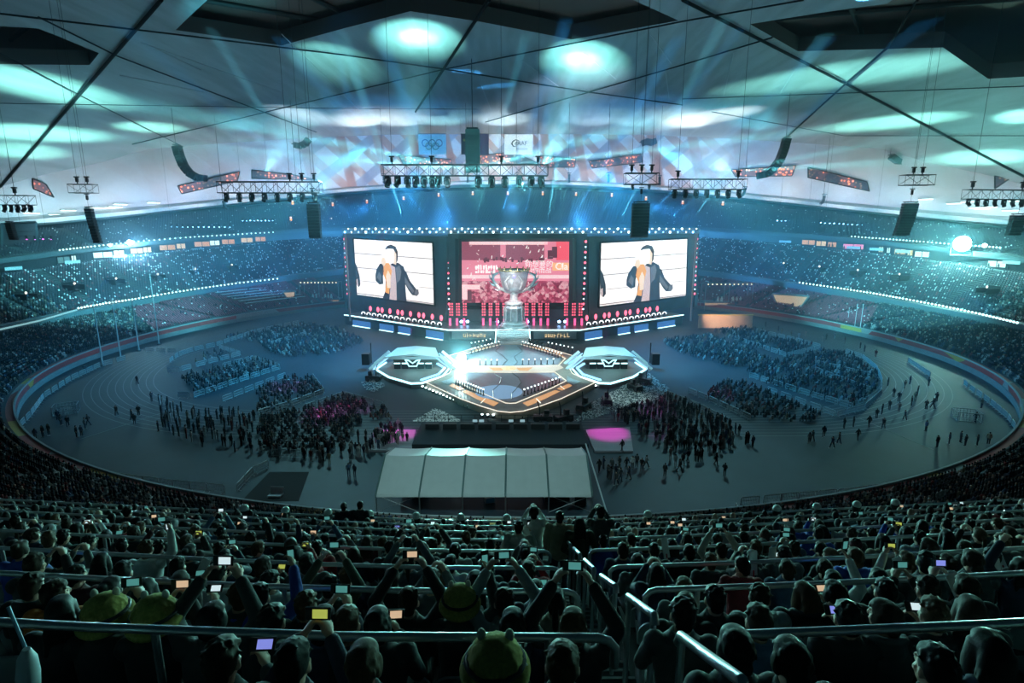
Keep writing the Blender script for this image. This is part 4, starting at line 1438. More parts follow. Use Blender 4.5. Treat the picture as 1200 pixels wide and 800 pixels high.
for L, nm in ((lo, 'lo'), (mid, 'mid'), (up, 'up'), (far, 'up')):
    for q in L:
        if nm == 'lo' and lo_full(q): continue
        if nm == 'mid':
            t = math.degrees(q[5])
            c = (.12, .55, .7) if R.random() < .88 else (.8, .6, .7)
        else: c = seat_c[nm]
        seats.append(q[:5])
        v = R.uniform(.7, 1.25)
        cols += [(c[0] * v, c[1] * v, c[2] * v, 1)] * len(SV)
tag(merged('far_seats', SV, SF, seats, seat_red, cols), 'rows of small empty seats filling the far tiers', 'seats')
# white cards standing in for light glinting on the empty far seats
LV, LF = [(-.2, -.26, .5), (.2, -.26, .5), (.2, -.1, .9), (-.2, -.1, .9), (-.2, -.22, .5), (.2, -.22, .5), (.2, -.06, .9), (-.2, -.06, .9)], [(0, 1, 2, 3), (7, 6, 5, 4), (0, 4, 5, 1), (3, 2, 6, 7), (0, 3, 7, 4), (1, 5, 6, 2)]
lf = []
for q in mid:
    t = math.degrees(q[5])
    if R.random() < (.2 if 14 < t < 166 else .1): lf.append((q[0], q[1], q[2], q[3], R.uniform(.7, 1.1)))
for q in lo:
    if not lo_full(q) and R.random() < .055: lf.append((q[0], q[1], q[2], q[3], R.uniform(.7, 1.1)))
for q in up:
    if R.random() < .07: lf.append((q[0], q[1], q[2], q[3], R.uniform(.5, .9)))
tag(merged('seat_glints', LV, LF, lf, mat('white leaflet card', (.85, .86, .86), .3)), 'white cards standing for light glints on the empty seats of the far tiers', 'glint')

# ---- rows of lamps on the ledges: strips of up to 100 lamps each
def lamp_strip(pxs, o, n, label, m, r=.25, name='ledge_light_strip'):
    P = []
    for i in range(n):
        k = i / (n - 1)
        px = lerp_table([(j / (len(pxs) - 1), q[0]) for j, q in enumerate(pxs)], k)
        py = lerp_table([(j / (len(pxs) - 1), q[1]) for j, q in enumerate(pxs)], k)
        P.append(onoval(px, py, o))
    rail = B().tube([p + Vector((0, 0, -r)) for p in P], .1, 5).build(name, steel, None, False)
    tag(rail, label, 'light strip')
    me = B().ball((0, 0, 0), r, 8, 5).mesh('lamp', m, True)
    for p in P: obj('lamp', me, rail, tuple(p))
    return rail
ledge_l = glow('cyan white ledge lamp', (.6, 1, 1), 3.2)
lamp_strip([(92, 361), (125, 355), (160, 350), (200, 343), (240, 337), (280, 331.5), (325, 326.5)], 27.0, 56, 'row of cyan lamps along the ledge above the left red seats', ledge_l, .26)
lamp_strip([(937, 331), (980, 337), (1020, 343), (1060, 350), (1105, 358.5), (1150, 368), (1192, 378)], 27.0, 64, 'row of cyan lamps along the ledge above the right red seats', ledge_l, .28)
lamp_strip([(140 / 2, 293), (110, 288.5), (160, 283), (220, 278), (270, 275), (320, 272)], 51, 50, 'upper row of cyan lamps above the left spectator boxes', ledge_l, .24)
lamp_strip([(998, 277), (1040, 280), (1080, 283), (1130, 287), (1172, 290)], 51, 42, 'upper row of cyan lamps above the right spectator boxes', ledge_l, .24)
B_strip = [(0, 386), (45, 376), (90, 363)]
e = B().tube([onoval(*q, 27.0) for q in B_strip], .22, 6).build('ledge_light_bar', glow('dim cyan bar', (.3, .6, .65), .8), None, False)
tag(e, 'long pale light bar on the ledge at the left photo edge', 'light strip')
# ---- lit spectator boxes between the tiers
for side, L in (('left', [(72, 10, 0), (84, 4, 1), (96, 5, 0), (119, 16, 1), (138, 9, 2), (160, 12, 3), (172, 7, 2), (196, 14, 3), (212, 8, 2), (237, 14, 3), (252, 9, 1), (268, 12, 3), (290, 11, 2), (306, 10, 3)]),
                ('right', [(947, 12, 3), (962, 9, 2), (975, 8, 3), (1000, 18, 4), (1033, 4, 2), (1042, 3, 1), (1056, 10, 3), (1067, 6, 2), (1082, 12, 1), (1172, 14, 1), (1190, 8, 2)])):
    bm_ = [glow('dim box room', (.3, .5, .5), .25), glow('white lit box room', (.8, 1, .95), 1.0), glow('amber lit box room', (1, .62, .3), .7), glow('orange lit box room', (1, .45, .2), .6), glow('pink lit box room', (1, .2, .4), .9)]
    for i, (px, w_, k) in enumerate(L):
        a = onoval(px, 290, 52.9)
        t = math.atan2((a.y - OY) / (95 + 52.9), (a.x - OX) / (95 + 52.9))
        d = Vector((-(a.y - OY), a.x - OX, 0)).normalized() * (-1 if a.x > 0 else 1)
        zc = (CAM - a).length / F
        e = empty('spectator_box', (a.x, a.y, z_box(t) - .4), math.atan2(d.y, d.x))
        tag(e, 'glass-fronted %s spectator box between the %s tiers, %s of %d from left' % (['dim', 'white-lit', 'amber-lit', 'orange-lit', 'pink-lit'][k], side, nth(i + 1), len(L)), 'box', 'spectator boxes of the %s tiers' % side)
        wd = w_ * zc * 1.1
        B().box((0, 0, 1.0), (wd, .3, 1.7)).build('room', bm_[k], e)
        f_ = B()
        for q in (-wd / 2, wd / 2, 0): f_.box((q, .0, 1.0), (.18, .5, 2.2))
        f_.box((0, 0, 2.0), (wd + .2, .5, .18)).box((0, 0, .05), (wd + .2, .5, .18))
        f_.build('frame', steel, e)
        for q in range(int(wd / 1.4)):
            x = -wd / 2 + .6 + q * 1.4 + R.uniform(-.2, .2)
            if R.random() < .5: B().ball((x, -.35, 1.1), (.2, .15, .2), 6, 4).loft([((x, -.35, .2), .3, .15), ((x, -.35, .8), .28, .14), ((x, -.35, .95), .1, .08)], 6).build('viewer_silhouette', black, e)
# pale boards on the box parapet
for i, px in enumerate([16, 85, 140, 232, 295, 347, 920, 1000, 1027, 1058, 1185]):
    py = lerp_table([(0, 317), (60, 311), (130, 302), (200, 296), (260, 291), (350, 284), (920, 284), (1000, 291), (1080, 297), (1190, 309)], px)
    p = onoval(px, py - 1, 50.4)
    d = Vector((-(p.y - OY), p.x - OX, 0)).normalized()
    e = B().bevbox((0, 0, 0), (4.6, .15, .9), .04).build('parapet_board', mat('pale parapet board', (.6, .63, .65), .6), None, False, tuple(p))
    e.rotation_euler = (0, 0, math.atan2(d.y, d.x))
    tag(e, 'pale board on the parapet below the boxes, %s of 11 from left' % nth(i + 1), 'board', 'parapet boards')
# ---- aisle lamps over the stair openings of the tiers
lam = [(29, 343), (86, 332), (135, 326), (184, 321), (228, 315), (271, 310), (314, 310), (919, 308), (961, 312), (1006, 316), (1055, 321), (1158, 336)]
for i, (px, py) in enumerate(lam):
    p = onoval(px, py, 38)
    d = Vector((p.x - OX, p.y - OY, 0)).normalized()
    e = empty('stair_opening', (p.x, p.y, p.z - 1.3), math.atan2(d.y, d.x) - PI / 2)
    tag(e, 'dark stair opening with a pale lamp in the middle tier, %s of 12 from left' % nth(i + 1), 'stair opening', 'stair openings of the middle tier')
    b = B()
    for s in (-1, 1): b.box((s * 1.5, 0, .2), (.25, 4.5, 1.6))
    b.box((0, 2.2, .5), (3.2, .3, 2.2)).box((0, 0, -.5), (3.2, 4.5, .12))
    b.build('parapet', black, e)
    B().ball((0, -.4, 1.3), (.32, .2, .32), 8, 6).build('lamp', glow('warm white lamp', (1, .85, .75), 2.2), e)
    B().tube([(0, 0, .9), (0, -.2, 1.3)], .1, 6).build('lamp_arm', steel, e)
lam = [(430, 237), (473, 233), (514, 229), (554, 227), (595, 227), (636, 227), (675, 228), (717, 229), (430, 258), (471, 257), (513, 256), (554, 257), (594, 256), (634, 257), (676, 257), (717, 256), (341, 257), (390, 240), (388, 258), (343, 238), (757, 233), (800, 238), (847, 239)]
for i, (px, py) in enumerate(lam):
    p = onoval(px, py, 58 if py > 245 else 66)
    e = empty('exit_lamp', tuple(p))
    row_ = 'lower' if py > 245 else 'upper'
    same = sorted(q[0] for q in lam if (q[1] > 245) == (py > 245))
    tag(e, 'orange exit lamp on the dark rear tier, %s row, %s of %d from left' % (row_, nth(same.index(px) + 1), len(same)), 'exit lamp', 'exit lamps behind the stage, ' + row_ + ' row')
    B().bevbox((0, .25, .3), (1.1, .3, 2.2), .06).build('sign_case', steel, e)
    B().bevbox((0, -.02, .8), (.9, .25, .7), .08).build('upper_lamp', glow('pale exit glass', (1, .8, .75), 1.2), e)
    B().bevbox((0, -.02, -.1), (.9, .25, .8), .08).build('lower_lamp', lens_orange, e)

# ---- the two glaring lamps on the box front, the one on the stage floor
def flood(p, r, label, m, rz=0):
    e = empty('flood_lamp', tuple(p), rz)
    tag(e, label, 'lamp')
    B().lathe([(r * .5, r * 1.0), (r * .9, r * .6), (r * 1.08, 0), (r * 1.08, -.25 * r)], n=20, M=Matrix.Rotation(PI / 2, 3, 'X') @ Matrix.Rotation(PI, 3, 'X')).build('housing', black, e, True)
    B().ball((0, -r * .15, 0), (r, r * .45, r), 20, 10).build('lens', m, e, True)
    b = B()
    for s in (-1, 1): b.tube([(s * r * 1.15, 0, 0), (s * r * 1.15, 0, -r * 1.5)], r * .1, 6)
    b.tube([(-r * 1.15, 0, -r * 1.5), (r * 1.15, 0, -r * 1.5)], r * .12, 6)
    b.build('bracket', steel, e)
    return e
flare = glow('glaring cyan-white lens', (.75, 1, 1), 60)
FL1 = onoval(1128, 285.5, 50)
FL2 = onoval(152, 284, 50)
FL3 = onz(541, 419, 1.8)
flood(FL1, 2.3, 'glaring cyan-white floodlight on the box front of the right tiers', flare, -.75)
flood(FL2, .8, 'glaring blue-white floodlight on the box front of the left tiers', flare, .75)
flood(FL3, 1.0, 'glaring white floodlight at the left inner edge of the diamond stage', flare, 0)
flood(onoval(129, 287, 50), .5, 'smaller bright lamp left of the glaring floodlight on the left tiers', glow('bright pale glass', (.7, .95, 1), 14), .75)
flood(onoval(1154, 287.5, 50), .6, 'smaller bright lamp right of the glaring floodlight on the right tiers', glow('bright pale glass', (.7, .95, 1), 14), -.75)

# ---- flag poles at the field wall
for i, (px0, py0, px1, py1, side) in enumerate([(109, 355, 120.5, 428, 'left'), (130, 352, 141.5, 419, 'left'), (154, 354, 163, 411, 'left'), (175.7, 322, 186.5, 403.5, 'left'), (992.5, 361, 992.4, 385, 'right'), (1003, 357, 1000.5, 391, 'right'), (1011, 357, 1007, 393, 'right')]):
    p = onz(px1, py1, 0)
    q = ony(px0, py0, p.y)
    e = empty('flag_pole', tuple(p))
    tag(e, 'slender white flag pole standing at the %s field wall, %s from left' % (side, nth(i + 1 if i < 4 else i - 3)), 'flag pole', 'flag poles at the %s wall' % side)
    B().tube([(0, 0, 0), (0, 0, q.z)], .16 if i < 4 else .1, 8, r2=.08).build('pole', mat('white pole paint', (.6, .63, .65), .4), e)
    B().ball((0, 0, q.z + .1), .2, 8, 6).build('finial', galv, e)
    B().lathe([(.5, 0), (.5, .25), (.3, .3)], n=10).build('foot', concrete, e)

# ---- benches and tables of the press rows, ramps and small stands at both ends of the stage
bn = mat('pale bench top', (.5, .55, .55), .6)
t0 = math.radians(144)
for r_ in range(6):
    o = 8 + r_ * 3.2
    P = [Vector((*oval(o, math.radians(a)), 2.2 + (z_ledge(t0) - 3.8) * o / 27 + .75)) for a in (136, 140, 144, 148)]
    P = P[1:] if r_ > 3 else P
    e = empty('press_desk', tuple(P[0]))
    tag(e, 'long pale press desk on the left lower tier, %s row from the field' % nth(r_ + 1), 'desk', 'press desks')
    tp = B()
    for a, b_ in zip(P, P[1:]):
        m_, l_ = (a + b_) / 2 - P[0], (b_ - a).length
        tp.box(tuple(m_), (l_, 1.1, .12), math.atan2((b_ - a).y, (b_ - a).x))
    tp.build('desk_top', bn, e)
    tp = B()
    for a, b_ in zip(P, P[1:]):
        m_, l_ = (a + b_) / 2 - P[0] - Vector((0, 0, .45)), (b_ - a).length
        tp.box(tuple(m_), (l_, .12, .9), math.atan2((b_ - a).y, (b_ - a).x))
    tp.build('modesty_panel', mat('rusty desk front', (.2, .12, .09), .7) if r_ < 3 else dark_concrete, e)
def platform(px0, px1, pyb, pyt, label, side):
    a, c = onz(px0, pyb, 0), onz(px1, pyb, 0)
    H = ony(px0, pyt, a.y).z
    e = empty('crew_platform', tuple(a))
    tag(e, label, 'platform')
    W_ = c.x - a.x
    B().box((W_ / 2, 2, H * .32), (W_, 4.5, .3)).build('deck', deck_m, e)
    b = B()
    for x in (0, W_ * .5, W_):
        for y in (-.2, 4.2): b.tube([(x, y, 0), (x, y, H)], .1, 5)
    for y in (-.2, 4.2): b.tube([(0, y, H), (W_, y, H)], .12, 5)
    b.build('frame', alu, e)
    for k in range(11): B().ball((W_ * (k + .5) / 11, -.3, H), .2, 6, 5).build('lamp', glow('pale amber lamp', (1, .75, .5), 2.5), e)
    for k, x in enumerate((.3, .38, .62, .7, .78)):
        B().ball((W_ * x, 1, H * .32 + 1.6), .28, 6, 5).loft([((W_ * x, 1, H * .32 + .1), .4, .25), ((W_ * x, 1, H * .32 + 1.2), .38, .22), ((W_ * x, 1, H * .32 + 1.45), .15, .1)], 8).build('white_covered_camera', mat('white cover', (.7, .7, .68), .7), e)
    B().box((W_ / 2, -.4, H * .26), (W_, .1, .7)).build('skirt', glow('amber lit skirt', (.8, .5, .3), .35), e)
platform(825, 880, 364, 333, 'scaffold crew platform with a row of amber lamps, right of the stage', 1)
platform(353, 398, 360, 331, 'scaffold crew platform with a row of amber lamps, left of the stage', -1)
beige = mat('beige ramp boards', (.62, .5, .4), .7, var=.2, scale=.4)
a, c = onz(818, 385, 0), onz(872, 381, 0)
e = empty('ramp_wall', tuple(a))
tag(e, 'beige boarded wall beside the right end of the stage', 'wall boards')
B().box(((c.x - a.x) / 2, 0, 2.0), (c.x - a.x, .4, 3.6)).build('boards', beige, e)
B().box(((c.x - a.x) / 2, 0, 4.0), (c.x - a.x + .4, .7, .3)).build('cap_rail', mat('yellow cap rail', (.6, .5, .2), .6), e)
for nm, q in (('right', [(905, 344), (948, 347), (938, 361), (912, 361)]), ('left', [(331, 342), (346, 341), (345, 354), (338, 352)])):
    P = [onoval(*v, 10) for v in q]
    b = slab(P, (Vector((OX, OY, 0)) - Vector((P[0].x, P[0].y, 0))).normalized() * -1, .6)
    e = b.build('tunnel_mouth', glow('beige tunnel glow', (.8, .62, .42), .5))  # the light inside the tunnel is put in as a glow of the slab
    tag(e, 'beige lit tunnel mouth in the %s lower tier next to the stage' % nm, 'tunnel')
    fr = B()
    for i in range(4): fr.tube([P[i], P[(i + 1) % 4]], .3, 5)
    fr.build('mouth_frame', mat('pale coping', (.55, .57, .58), .7), e)
# dark screen block at the far left
P = [onoval(*q, 60) for q in [(2, 305), (45, 302), (42, 260), (2, 262)]]
e = slab(P, (-1, 0, 0), 1.0).build('dark_screen', black)
tag(e, 'large switched-off dark screen standing in the left upper tier at the photo edge', 'screen')
fr = B()
for i in range(4): fr.tube([P[i], P[(i + 1) % 4]], .35, 4)
fr.build('screen_frame', steel, e)
print('e ok')
# ------------------------------------------------------------------ the near stand: steps, rails, stairs
def headdrop(d): return .87 + .55 * min(d, 6) + .5 * max(d - 6, 0)
def tread(i): return 31 - headdrop(2.45 + .9 * i) - 1.15
def ycurve(d, x): return -113 + d + .1 * (math.sqrt(x * x + 9) - 3)
NROW = 15
AX0, AX1 = .5, 1.42
step_m = mat('worn grey step concrete', (.11, .115, .12), .8, var=.3, scale=2.5)
nose_m = mat('pale step edge', (.3, .31, .32), .7)
def xs_for(x0, x1): 
    n = max(1, int(abs(x1 - x0) / 1.5))
    return [x0 + (x1 - x0) * i / n for i in range(n + 1)]
for k, (x0, x1) in enumerate(((-26, AX0), (AX1, 26))):
    b = B()
    XS = xs_for(x0, x1)
    vs, fs = [], []
    for x in XS:
        for i in range(-3, NROW):
            d = 2.45 + .9 * i
            vs += [(x, ycurve(d - .45, x), tread(i)), (x, ycurve(d + .45, x), tread(i))]
        vs += [(x, ycurve(15.55, x), 17.5), (x, ycurve(-.7, x), 17.5)]
    n = 2 * (NROW + 3) + 2
    for a in range(len(XS) - 1):
        for q in range(n): fs.append((a * n + q, (a + 1) * n + q, (a + 1) * n + (q + 1) % n, a * n + (q + 1) % n))
    fs += [tuple(range(n)), tuple(range((len(XS) - 1) * n, len(XS) * n))[::-1]]
    struct(b.add(vs, fs).build('floor_near_stand', step_m))
b = B()
for i in range(-3, NROW):
    d = 2.45 + .9 * i
    for q in range(3):                                       # three stair steps to every seat row
        z = tread(i) + (tread(i + 1) - tread(i)) * q / 3
        y = ycurve(d - .45 + .3 * q, 1)
        b.box(((AX0 + AX1) / 2, y + .15, z - 1.0), (AX1 - AX0, .3, 2.0))
        b.box(((AX0 + AX1) / 2, y + .28, z + .004), (AX1 - AX0, .035, .01), mi=1)
struct(b.build('floor_stairs', [step_m, nose_m]))
rail_m = mat('brushed steel rail', (.5, .53, .55), .32, .85)
def railz(d): return 31 - (headdrop(d) - .04)
for k in range(7):
    d = 2.95 + 1.8 * k
    i = round((d - 2.45 - .5) / .9)
    for side, x0, x1 in (('left', -24.0, AX0 + .02), ('right', AX1 - .05, 24.0)):
        e = empty('row_rail', (0, 0, 0))
        tag(e, 'long steel guard rail %s of the stairs, %s rail from the photo bottom' % (side, nth(k + 1)), 'guard rail', 'guard rails of the near stand')
        L = [(x, ycurve(d, x), railz(d)) for x in xs_for(x0, x1)]
        ex = x1 if side == 'left' else x0
        sg = 1 if side == 'left' else -1
        cap_ = [(ex + sg * .06, ycurve(d, ex), railz(d) - .02), (ex + sg * .1, ycurve(d, ex), railz(d) - .07), (ex + sg * .1, ycurve(d, ex), railz(d) - .2)]
        L = L + cap_ if side == 'left' else cap_[::-1] + L
        B().tube(L, .028, 10).build('rail', rail_m, e, True)
        zt = tread(i) if k >= 0 else 0
        x = x0 + .4 if side == 'right' else x1 - .3
        while abs(x) < 23.5 and (k < 4 or abs(x) < 22):
            B().tube([(x, ycurve(d, x), tread(i) - .05), (x, ycurve(d, x), railz(d))], .024, 8).build('post', rail_m, e, True)
            x += 2.4 * (1 if side == 'right' else -1)
for k in range(9):                                           # short handrails down the middle of the stairs
    d0, d1 = 2.05 + 1.4 * k, 2.85 + 1.4 * k
    X = .98 + .01 * k
    e = empty('stair_handrail', (0, 0, 0))
    tag(e, 'short steel handrail in the middle of the stairs, %s from photo bottom' % nth(k + 1), 'handrail', 'handrails of the stairs')
    za, zb = 31 - (headdrop(d0) - .07), 31 - (headdrop(d1) - .07)
    ya, yb = ycurve(d0, 1), ycurve(d1, 1)
    B().tube([(X, ya - .03, za - .05), (X, ya, za), (X, yb, zb), (X, yb + .03, zb - .07)], .03, 10).build('rail', rail_m, e, True)
    for y, z in ((ya + .02, za), (yb - .02, zb)):
        B().tube([(X, y, z - 1.0), (X, y, z - .01)], .024, 8).build('post', rail_m, e, True)
# front parapet of the stand
e = empty('front_parapet', (0, 0, 0))
tag(e, 'long low parapet with a steel rail at the front edge of the near stand', 'parapet')
b = B()
XS = xs_for(-24, 24)
for a, c in zip(XS, XS[1:]):
    pa, pc = Vector((a, ycurve(15.6, a), tread(14) + .15)), Vector((c, ycurve(15.6, c), tread(14) + .15))
    b.box(tuple((pa + pc) / 2), ((pc - pa).length + .02, .12, .7), math.atan2(pc.y - pa.y, pc.x - pa.x))
b.build('parapet_wall', mat('rusty parapet boards', (.16, .09, .06), .7, var=.4, scale=1.5), e)
B().tube([(x, ycurve(15.6, x), 22.08) for x in XS], .035, 8).build('rail', rail_m, e, True)
for x in XS[::2]: B().tube([(x, ycurve(15.6, x), tread(14) + .4), (x, ycurve(15.6, x), 22.08)], .024, 6).build('post', rail_m, e)
domes = [275, 327, 380, 431, 487, 540, 594, 761, 921, 972, 1024, 1075]
for i, px in enumerate(domes):
    py = lerp_table([(275, 608), (327, 609.5), (431, 614), (487, 617), (594, 619), (761, 618), (921, 613.5), (1024, 610.5), (1075, 608)], px)
    d = 15.35
    r_ = ray(px, py)
    t = (d + .1) / r_.y
    p = CAM + r_ * t
    e = empty('dome_lamp', (p.x, ycurve(15.5, p.x), 22.05))
    tag(e, 'white-domed lamp on the front rail of the near stand, %s of 12 from left' % nth(i + 1), 'lamp', 'dome lamps on the front rail')
    B().lathe([(.11, -.02), (.13, .05), (.13, .16)], n=14).build('base', black, e, True)
    B().lathe([(.11, .16), (.128, .2), (.115, .26), (.075, .305), (.02, .32)], n=16).build('dome', mat('white dome shell', (.7, .72, .72), .35), e, True)
    B().tube([(0, -.08, .05), (.05, -.2, -.1), (.02, -.22, -.5)], .015, 5).build('cable', black, e)

# ------------------------------------------------------------------ the marquee and the field furniture
e = empty('marquee', (-3, -52, 0))
tag(e, 'white five-panel marquee standing on the field below the near stand', 'tent')
iv = Vector((3, 52, 0))
YE, YR, YB = -57.0, -52.0, -47.0
EL, ER = ony(440, 578, YE), ony(692, 578, YE)
RL, RRr = ony(452, 533, YR), ony(689, 533, YR)
KL, KR = ony(463, 524.5, YB), ony(686, 524.5, YB)
XL, XR = (EL.x + RL.x) / 2, (ER.x + RRr.x) / 2
ze, zr, zk = EL.z, RL.z, KL.z
pvc = mat('pale marquee sheet', (.55, .57, .57), .6, var=.08, scale=1.0)
for k in range(5):
    xa, xb = XL + (XR - XL) * k / 5, XL + (XR - XL) * (k + 1) / 5
    b = B()
    NS = 5
    rows_ = [(YE - .25, ze - .25), (YE, ze), (YR, zr), (YB, zk), (YB + .2, zk - .3)]
    vs = []
    for q in range(NS + 1):
        x = xa + .05 + (xb - xa - .1) * q / NS
        sag = .12 * math.sin(PI * q / NS)
        vs += [(x, y, z - (sag if 0 < j < 4 else 0)) for j, (y, z) in enumerate(rows_)]
    m = len(rows_)
    fs = [(q * m + j, q * m + j + 1, (q + 1) * m + j + 1, (q + 1) * m + j) for q in range(NS) for j in range(m - 1)]
    n_ = len(vs)
    b.add([tuple(Vector(v) + iv) for v in vs] + [tuple(Vector(v) + iv - Vector((0, 0, .06))) for v in vs], fs + [tuple(n_ + i for i in reversed(f_)) for f_ in fs])
    b.build('roof_panel', pvc, e)
tm = mat('green-grey marquee frame', (.12, .2, .2), .5, .3)
for k in range(6):
    x = XL + (XR - XL) * k / 5
    B().tube([Vector(v) + iv for v in [(x, YE - .25, ze - .22), (x, YE, ze + .03), (x, YR, zr + .05), (x, YB, zk + .03)]], .1, 6).build('roof_rib', tm, e)
    B().tube([Vector((x, YE, ze - .1)) + iv, Vector((x, YE, 0)) + iv], .075, 8).build('leg', alu, e)
    B().tube([Vector((x, YB, zk - .1)) + iv, Vector((x, YB, 0)) + iv], .075, 8).build('leg', alu, e)
for xa, xb in ((XL, XL + (XR - XL) / 5), (XR - (XR - XL) / 5, XR)):
    for z0, z1 in ((.1, ze - .2), (ze - .2, .1)): B().tube([Vector((xa, YE, z0)) + iv, Vector((xb, YE, z1)) + iv], .035, 5).build('brace', alu, e)
B().tube([Vector((XL, YE, ze - .25)) + iv, Vector((XR, YE, ze - .25)) + iv], .08, 6).build('eave_beam', alu, e)
for k, (x, y, s) in enumerate([(XR - 1.0, -55, (1.3, .8, 1.6)), (XR - 3.5, -54, (2.8, 1, .8)), (XL + 4, -53, (2, 1, .8)), (XL + 12.0, -54.5, (1.0, .7, .6))]):
    f_ = empty('equipment_case', (x, y, 0), .1 * k)
    tag(f_, ['tall dark equipment case under the right end of the marquee', 'long low equipment case beside the tall case under the marquee', 'low equipment case under the left part of the marquee', 'small blue-lidded equipment case under the middle of the marquee'][k], 'case')
    B().bevbox((0, 0, s[2] / 2), s, .05).build('box', rubber if k != 3 else mat('blue lid', (.05, .2, .4), .5), f_)
    b = B()
    for q in (-1, 1): b.box((q * s[0] / 2, 0, s[2] / 2), (.04, s[1] * 1.02, s[2] * 1.02)).box((0, 0, s[2] * (.5 + q * .5)), (s[0] * 1.02, s[1] * 1.02, .04))
    b.build('edging', alu, f_)
e = B().tube([onz(696, 548, 0) + Vector((0, 0, 6.0)), onz(709, 612, 0) + Vector((0, 0, 3))], .12, 6).build('guy_pole', galv)
p0 = Vector((9.3, -45.5, 3.2)); p1 = Vector((10.2, -57.2, .05))
bpy.data.objects.remove(e)
e = empty('guy_pole', tuple(p1))
tag(e, 'long pale pole leaning beside the right end of the marquee', 'pole')
B().tube([(0, 0, 0), tuple(p0 - p1)], .09, 8).build('pole', galv, e)
B().bevbox((0, 0, .05), (.7, .7, .12), .03).build('foot_plate', steel, e)
# magenta-lit carpets left and right of the marquee
for s, q in (('left', [(424, 526), (430, 524), (487, 503), (472, 503), (452, 508)]), ('right', [(686, 503), (738, 500), (742, 528), (697, 528)])):
    q = [(425, 527), (482, 527), (487, 503), (446, 503)] if s == 'left' else q
    P = [onz(*v, .3) for v in q]
    b = B().prism([(p.x, p.y) for p in P], 0.01, .28)
    o = b.build('plank_floor', mat('slatted plank floor', (.32, .3, .33), .6, var=.5, scale=1.0, stretch=(.1, 6, 1)))
    tag(o, 'magenta-lit plank floor on the field %s of the marquee roof' % s, 'floor plate')
    c = sum(P, Vector()) / 4
    MAG = (1, .05, .75)
    spot('magenta_spot', (c.x + (2 if s == 'left' else 0), c.y + 8, 16), (c.x, c.y + 2.5, 0), 16000, MAG, 26, .8, .2)
ov = onz(560, 511, 0)
e = empty('control_deck', tuple(ov))
tag(e, 'long dark control deck with a low rail between the stage and the marquee', 'platform')
x0, x1 = onz(489, 511, 0).x - ov.x, onz(685, 511, 0).x - ov.x
B().box(((x0 + x1) / 2, 0, .3), (x1 - x0, 9, .6)).build('deck', mat('dark deck felt', (.03, .04, .05), .9), e)
b = B()
for x in [x0 + (x1 - x0) * q / 12 for q in range(13)]: b.tube([(x, 4.4, .6), (x, 4.4, 1.7)], .05, 5)
b.tube([(x0, 4.4, 1.7), (x1, 4.4, 1.7)], .05, 5).tube([(x0, 4.4, 1.15), (x1, 4.4, 1.15)], .03, 5)
b.build('rail', steel, e)
dk = B()
for q in range(9): dk.bevbox((x0 + 2 + q * 2.6, 1.6, 1.0), (2.0, .8, .8), .05)
dk.build('console_row', rubber, e)
for q, x in enumerate((.34, .38, .56, .63)): B().box((x0 + (x1 - x0) * x, 2.1, 1.6), (.7, .1, .35)).build('monitor', glow('dim console screen', (.5, .8, .9), .5), e)

# crowd barriers
bproto = None
def barrier(p, rz, label, group, feet=True):
    global bproto
    if bproto is None:
        bproto = empty('crowd_barrier')
        f_ = B().tube([(-1.1, 0, .12), (-1.12, 0, .95), (-1.0, 0, 1.08), (1.0, 0, 1.08), (1.12, 0, .95), (1.1, 0, .12)], .05, 6)
        f_.tube([(-1.1, 0, .2), (1.1, 0, .2)], .04, 5)
        f_.build('frame', galv, bproto)
        b = B()
        for k in range(13): b.tube([(-.96 + k * .16, 0, .2), (-.96 + k * .16, 0, 1.06)], .026, 4)
        b.tube([(-1.0, 0, .65), (1.0, 0, .65)], .03, 4)
        b.build('bars', galv, bproto)
        for s in (-1, 1): B().tube([(s * .8, -.3, .03), (s * .8, 0, .16), (s * .8, .3, .03)], .03, 5).build('foot', galv, bproto)
        o = bproto
    else: o = copy_tree(bproto)
    o.location = p
    o.rotation_euler = (0, 0, rz)
    tag(o, label, 'barrier', group)
def fence(px, where, step=2.35, z=0.0):
    P = [onz(*q, z) for q in px]
    L = []
    for a, c in zip(P, P[1:]):
        n = max(1, round((c - a).length / step))
        L += [(a.lerp(c, (k + .5) / n), math.atan2(c.y - a.y, c.x - a.x)) for k in range(n)]
    for k, (p, rz) in enumerate(L):
        barrier(tuple(p), rz, 'steel crowd barrier, %s from left %s' % (nth(k + 1), where), 'crowd barriers ' + where)
z1 = lambda L: [(x / 6 + 160, y / 6 + 370) for x, y in L]
z2 = lambda L: [(x / 6 + 300, y / 6 + 440) for x, y in L]
z3 = lambda L: [(x / 6 + 680, y / 6 + 440) for x, y in L]
z4 = lambda L: [(x / 6 + 860, y / 6 + 360) for x, y in L]
fence([(17, 514), (28, 522), (44, 533), (84, 550), (135, 563), (203, 572), (264, 578)], 'along the near left track edge')
fence([(278, 577), (297, 556), (315, 548)], 'at the left corner behind the near fence')
fence([(866, 615), (861, 596)], 'at the right corner of the near fence')
fence([(862, 594), (895, 591), (935, 587), (1003, 581), (1070, 570.5), (1121, 557), (1158, 541), (1195, 541)], 'along the near right track edge')
fence([(812, 613), (858, 613)], 'on the near straight right of the marquee')
fence(z1([(230, 335), (300, 285), (400, 250), (560, 215), (840, 120), (1150, 55)]), 'along the far left pitch edge', 2.9)
fence(z1([(230, 400), (300, 395), (500, 340), (735, 280), (580, 230)]), 'round the outermost left block', 2.9)
fence(z1([(270, 575), (400, 580), (720, 470), (1015, 375), (830, 310), (600, 370)]), 'round the middle left block', 2.9)
fence(z1([(600, 610), (900, 490), (1060, 430)]), 'behind the third left block', 2.9)
fence(z2([(0, 290), (240, 220), (480, 130), (400, 20)]), 'before the third left block', 2.9)
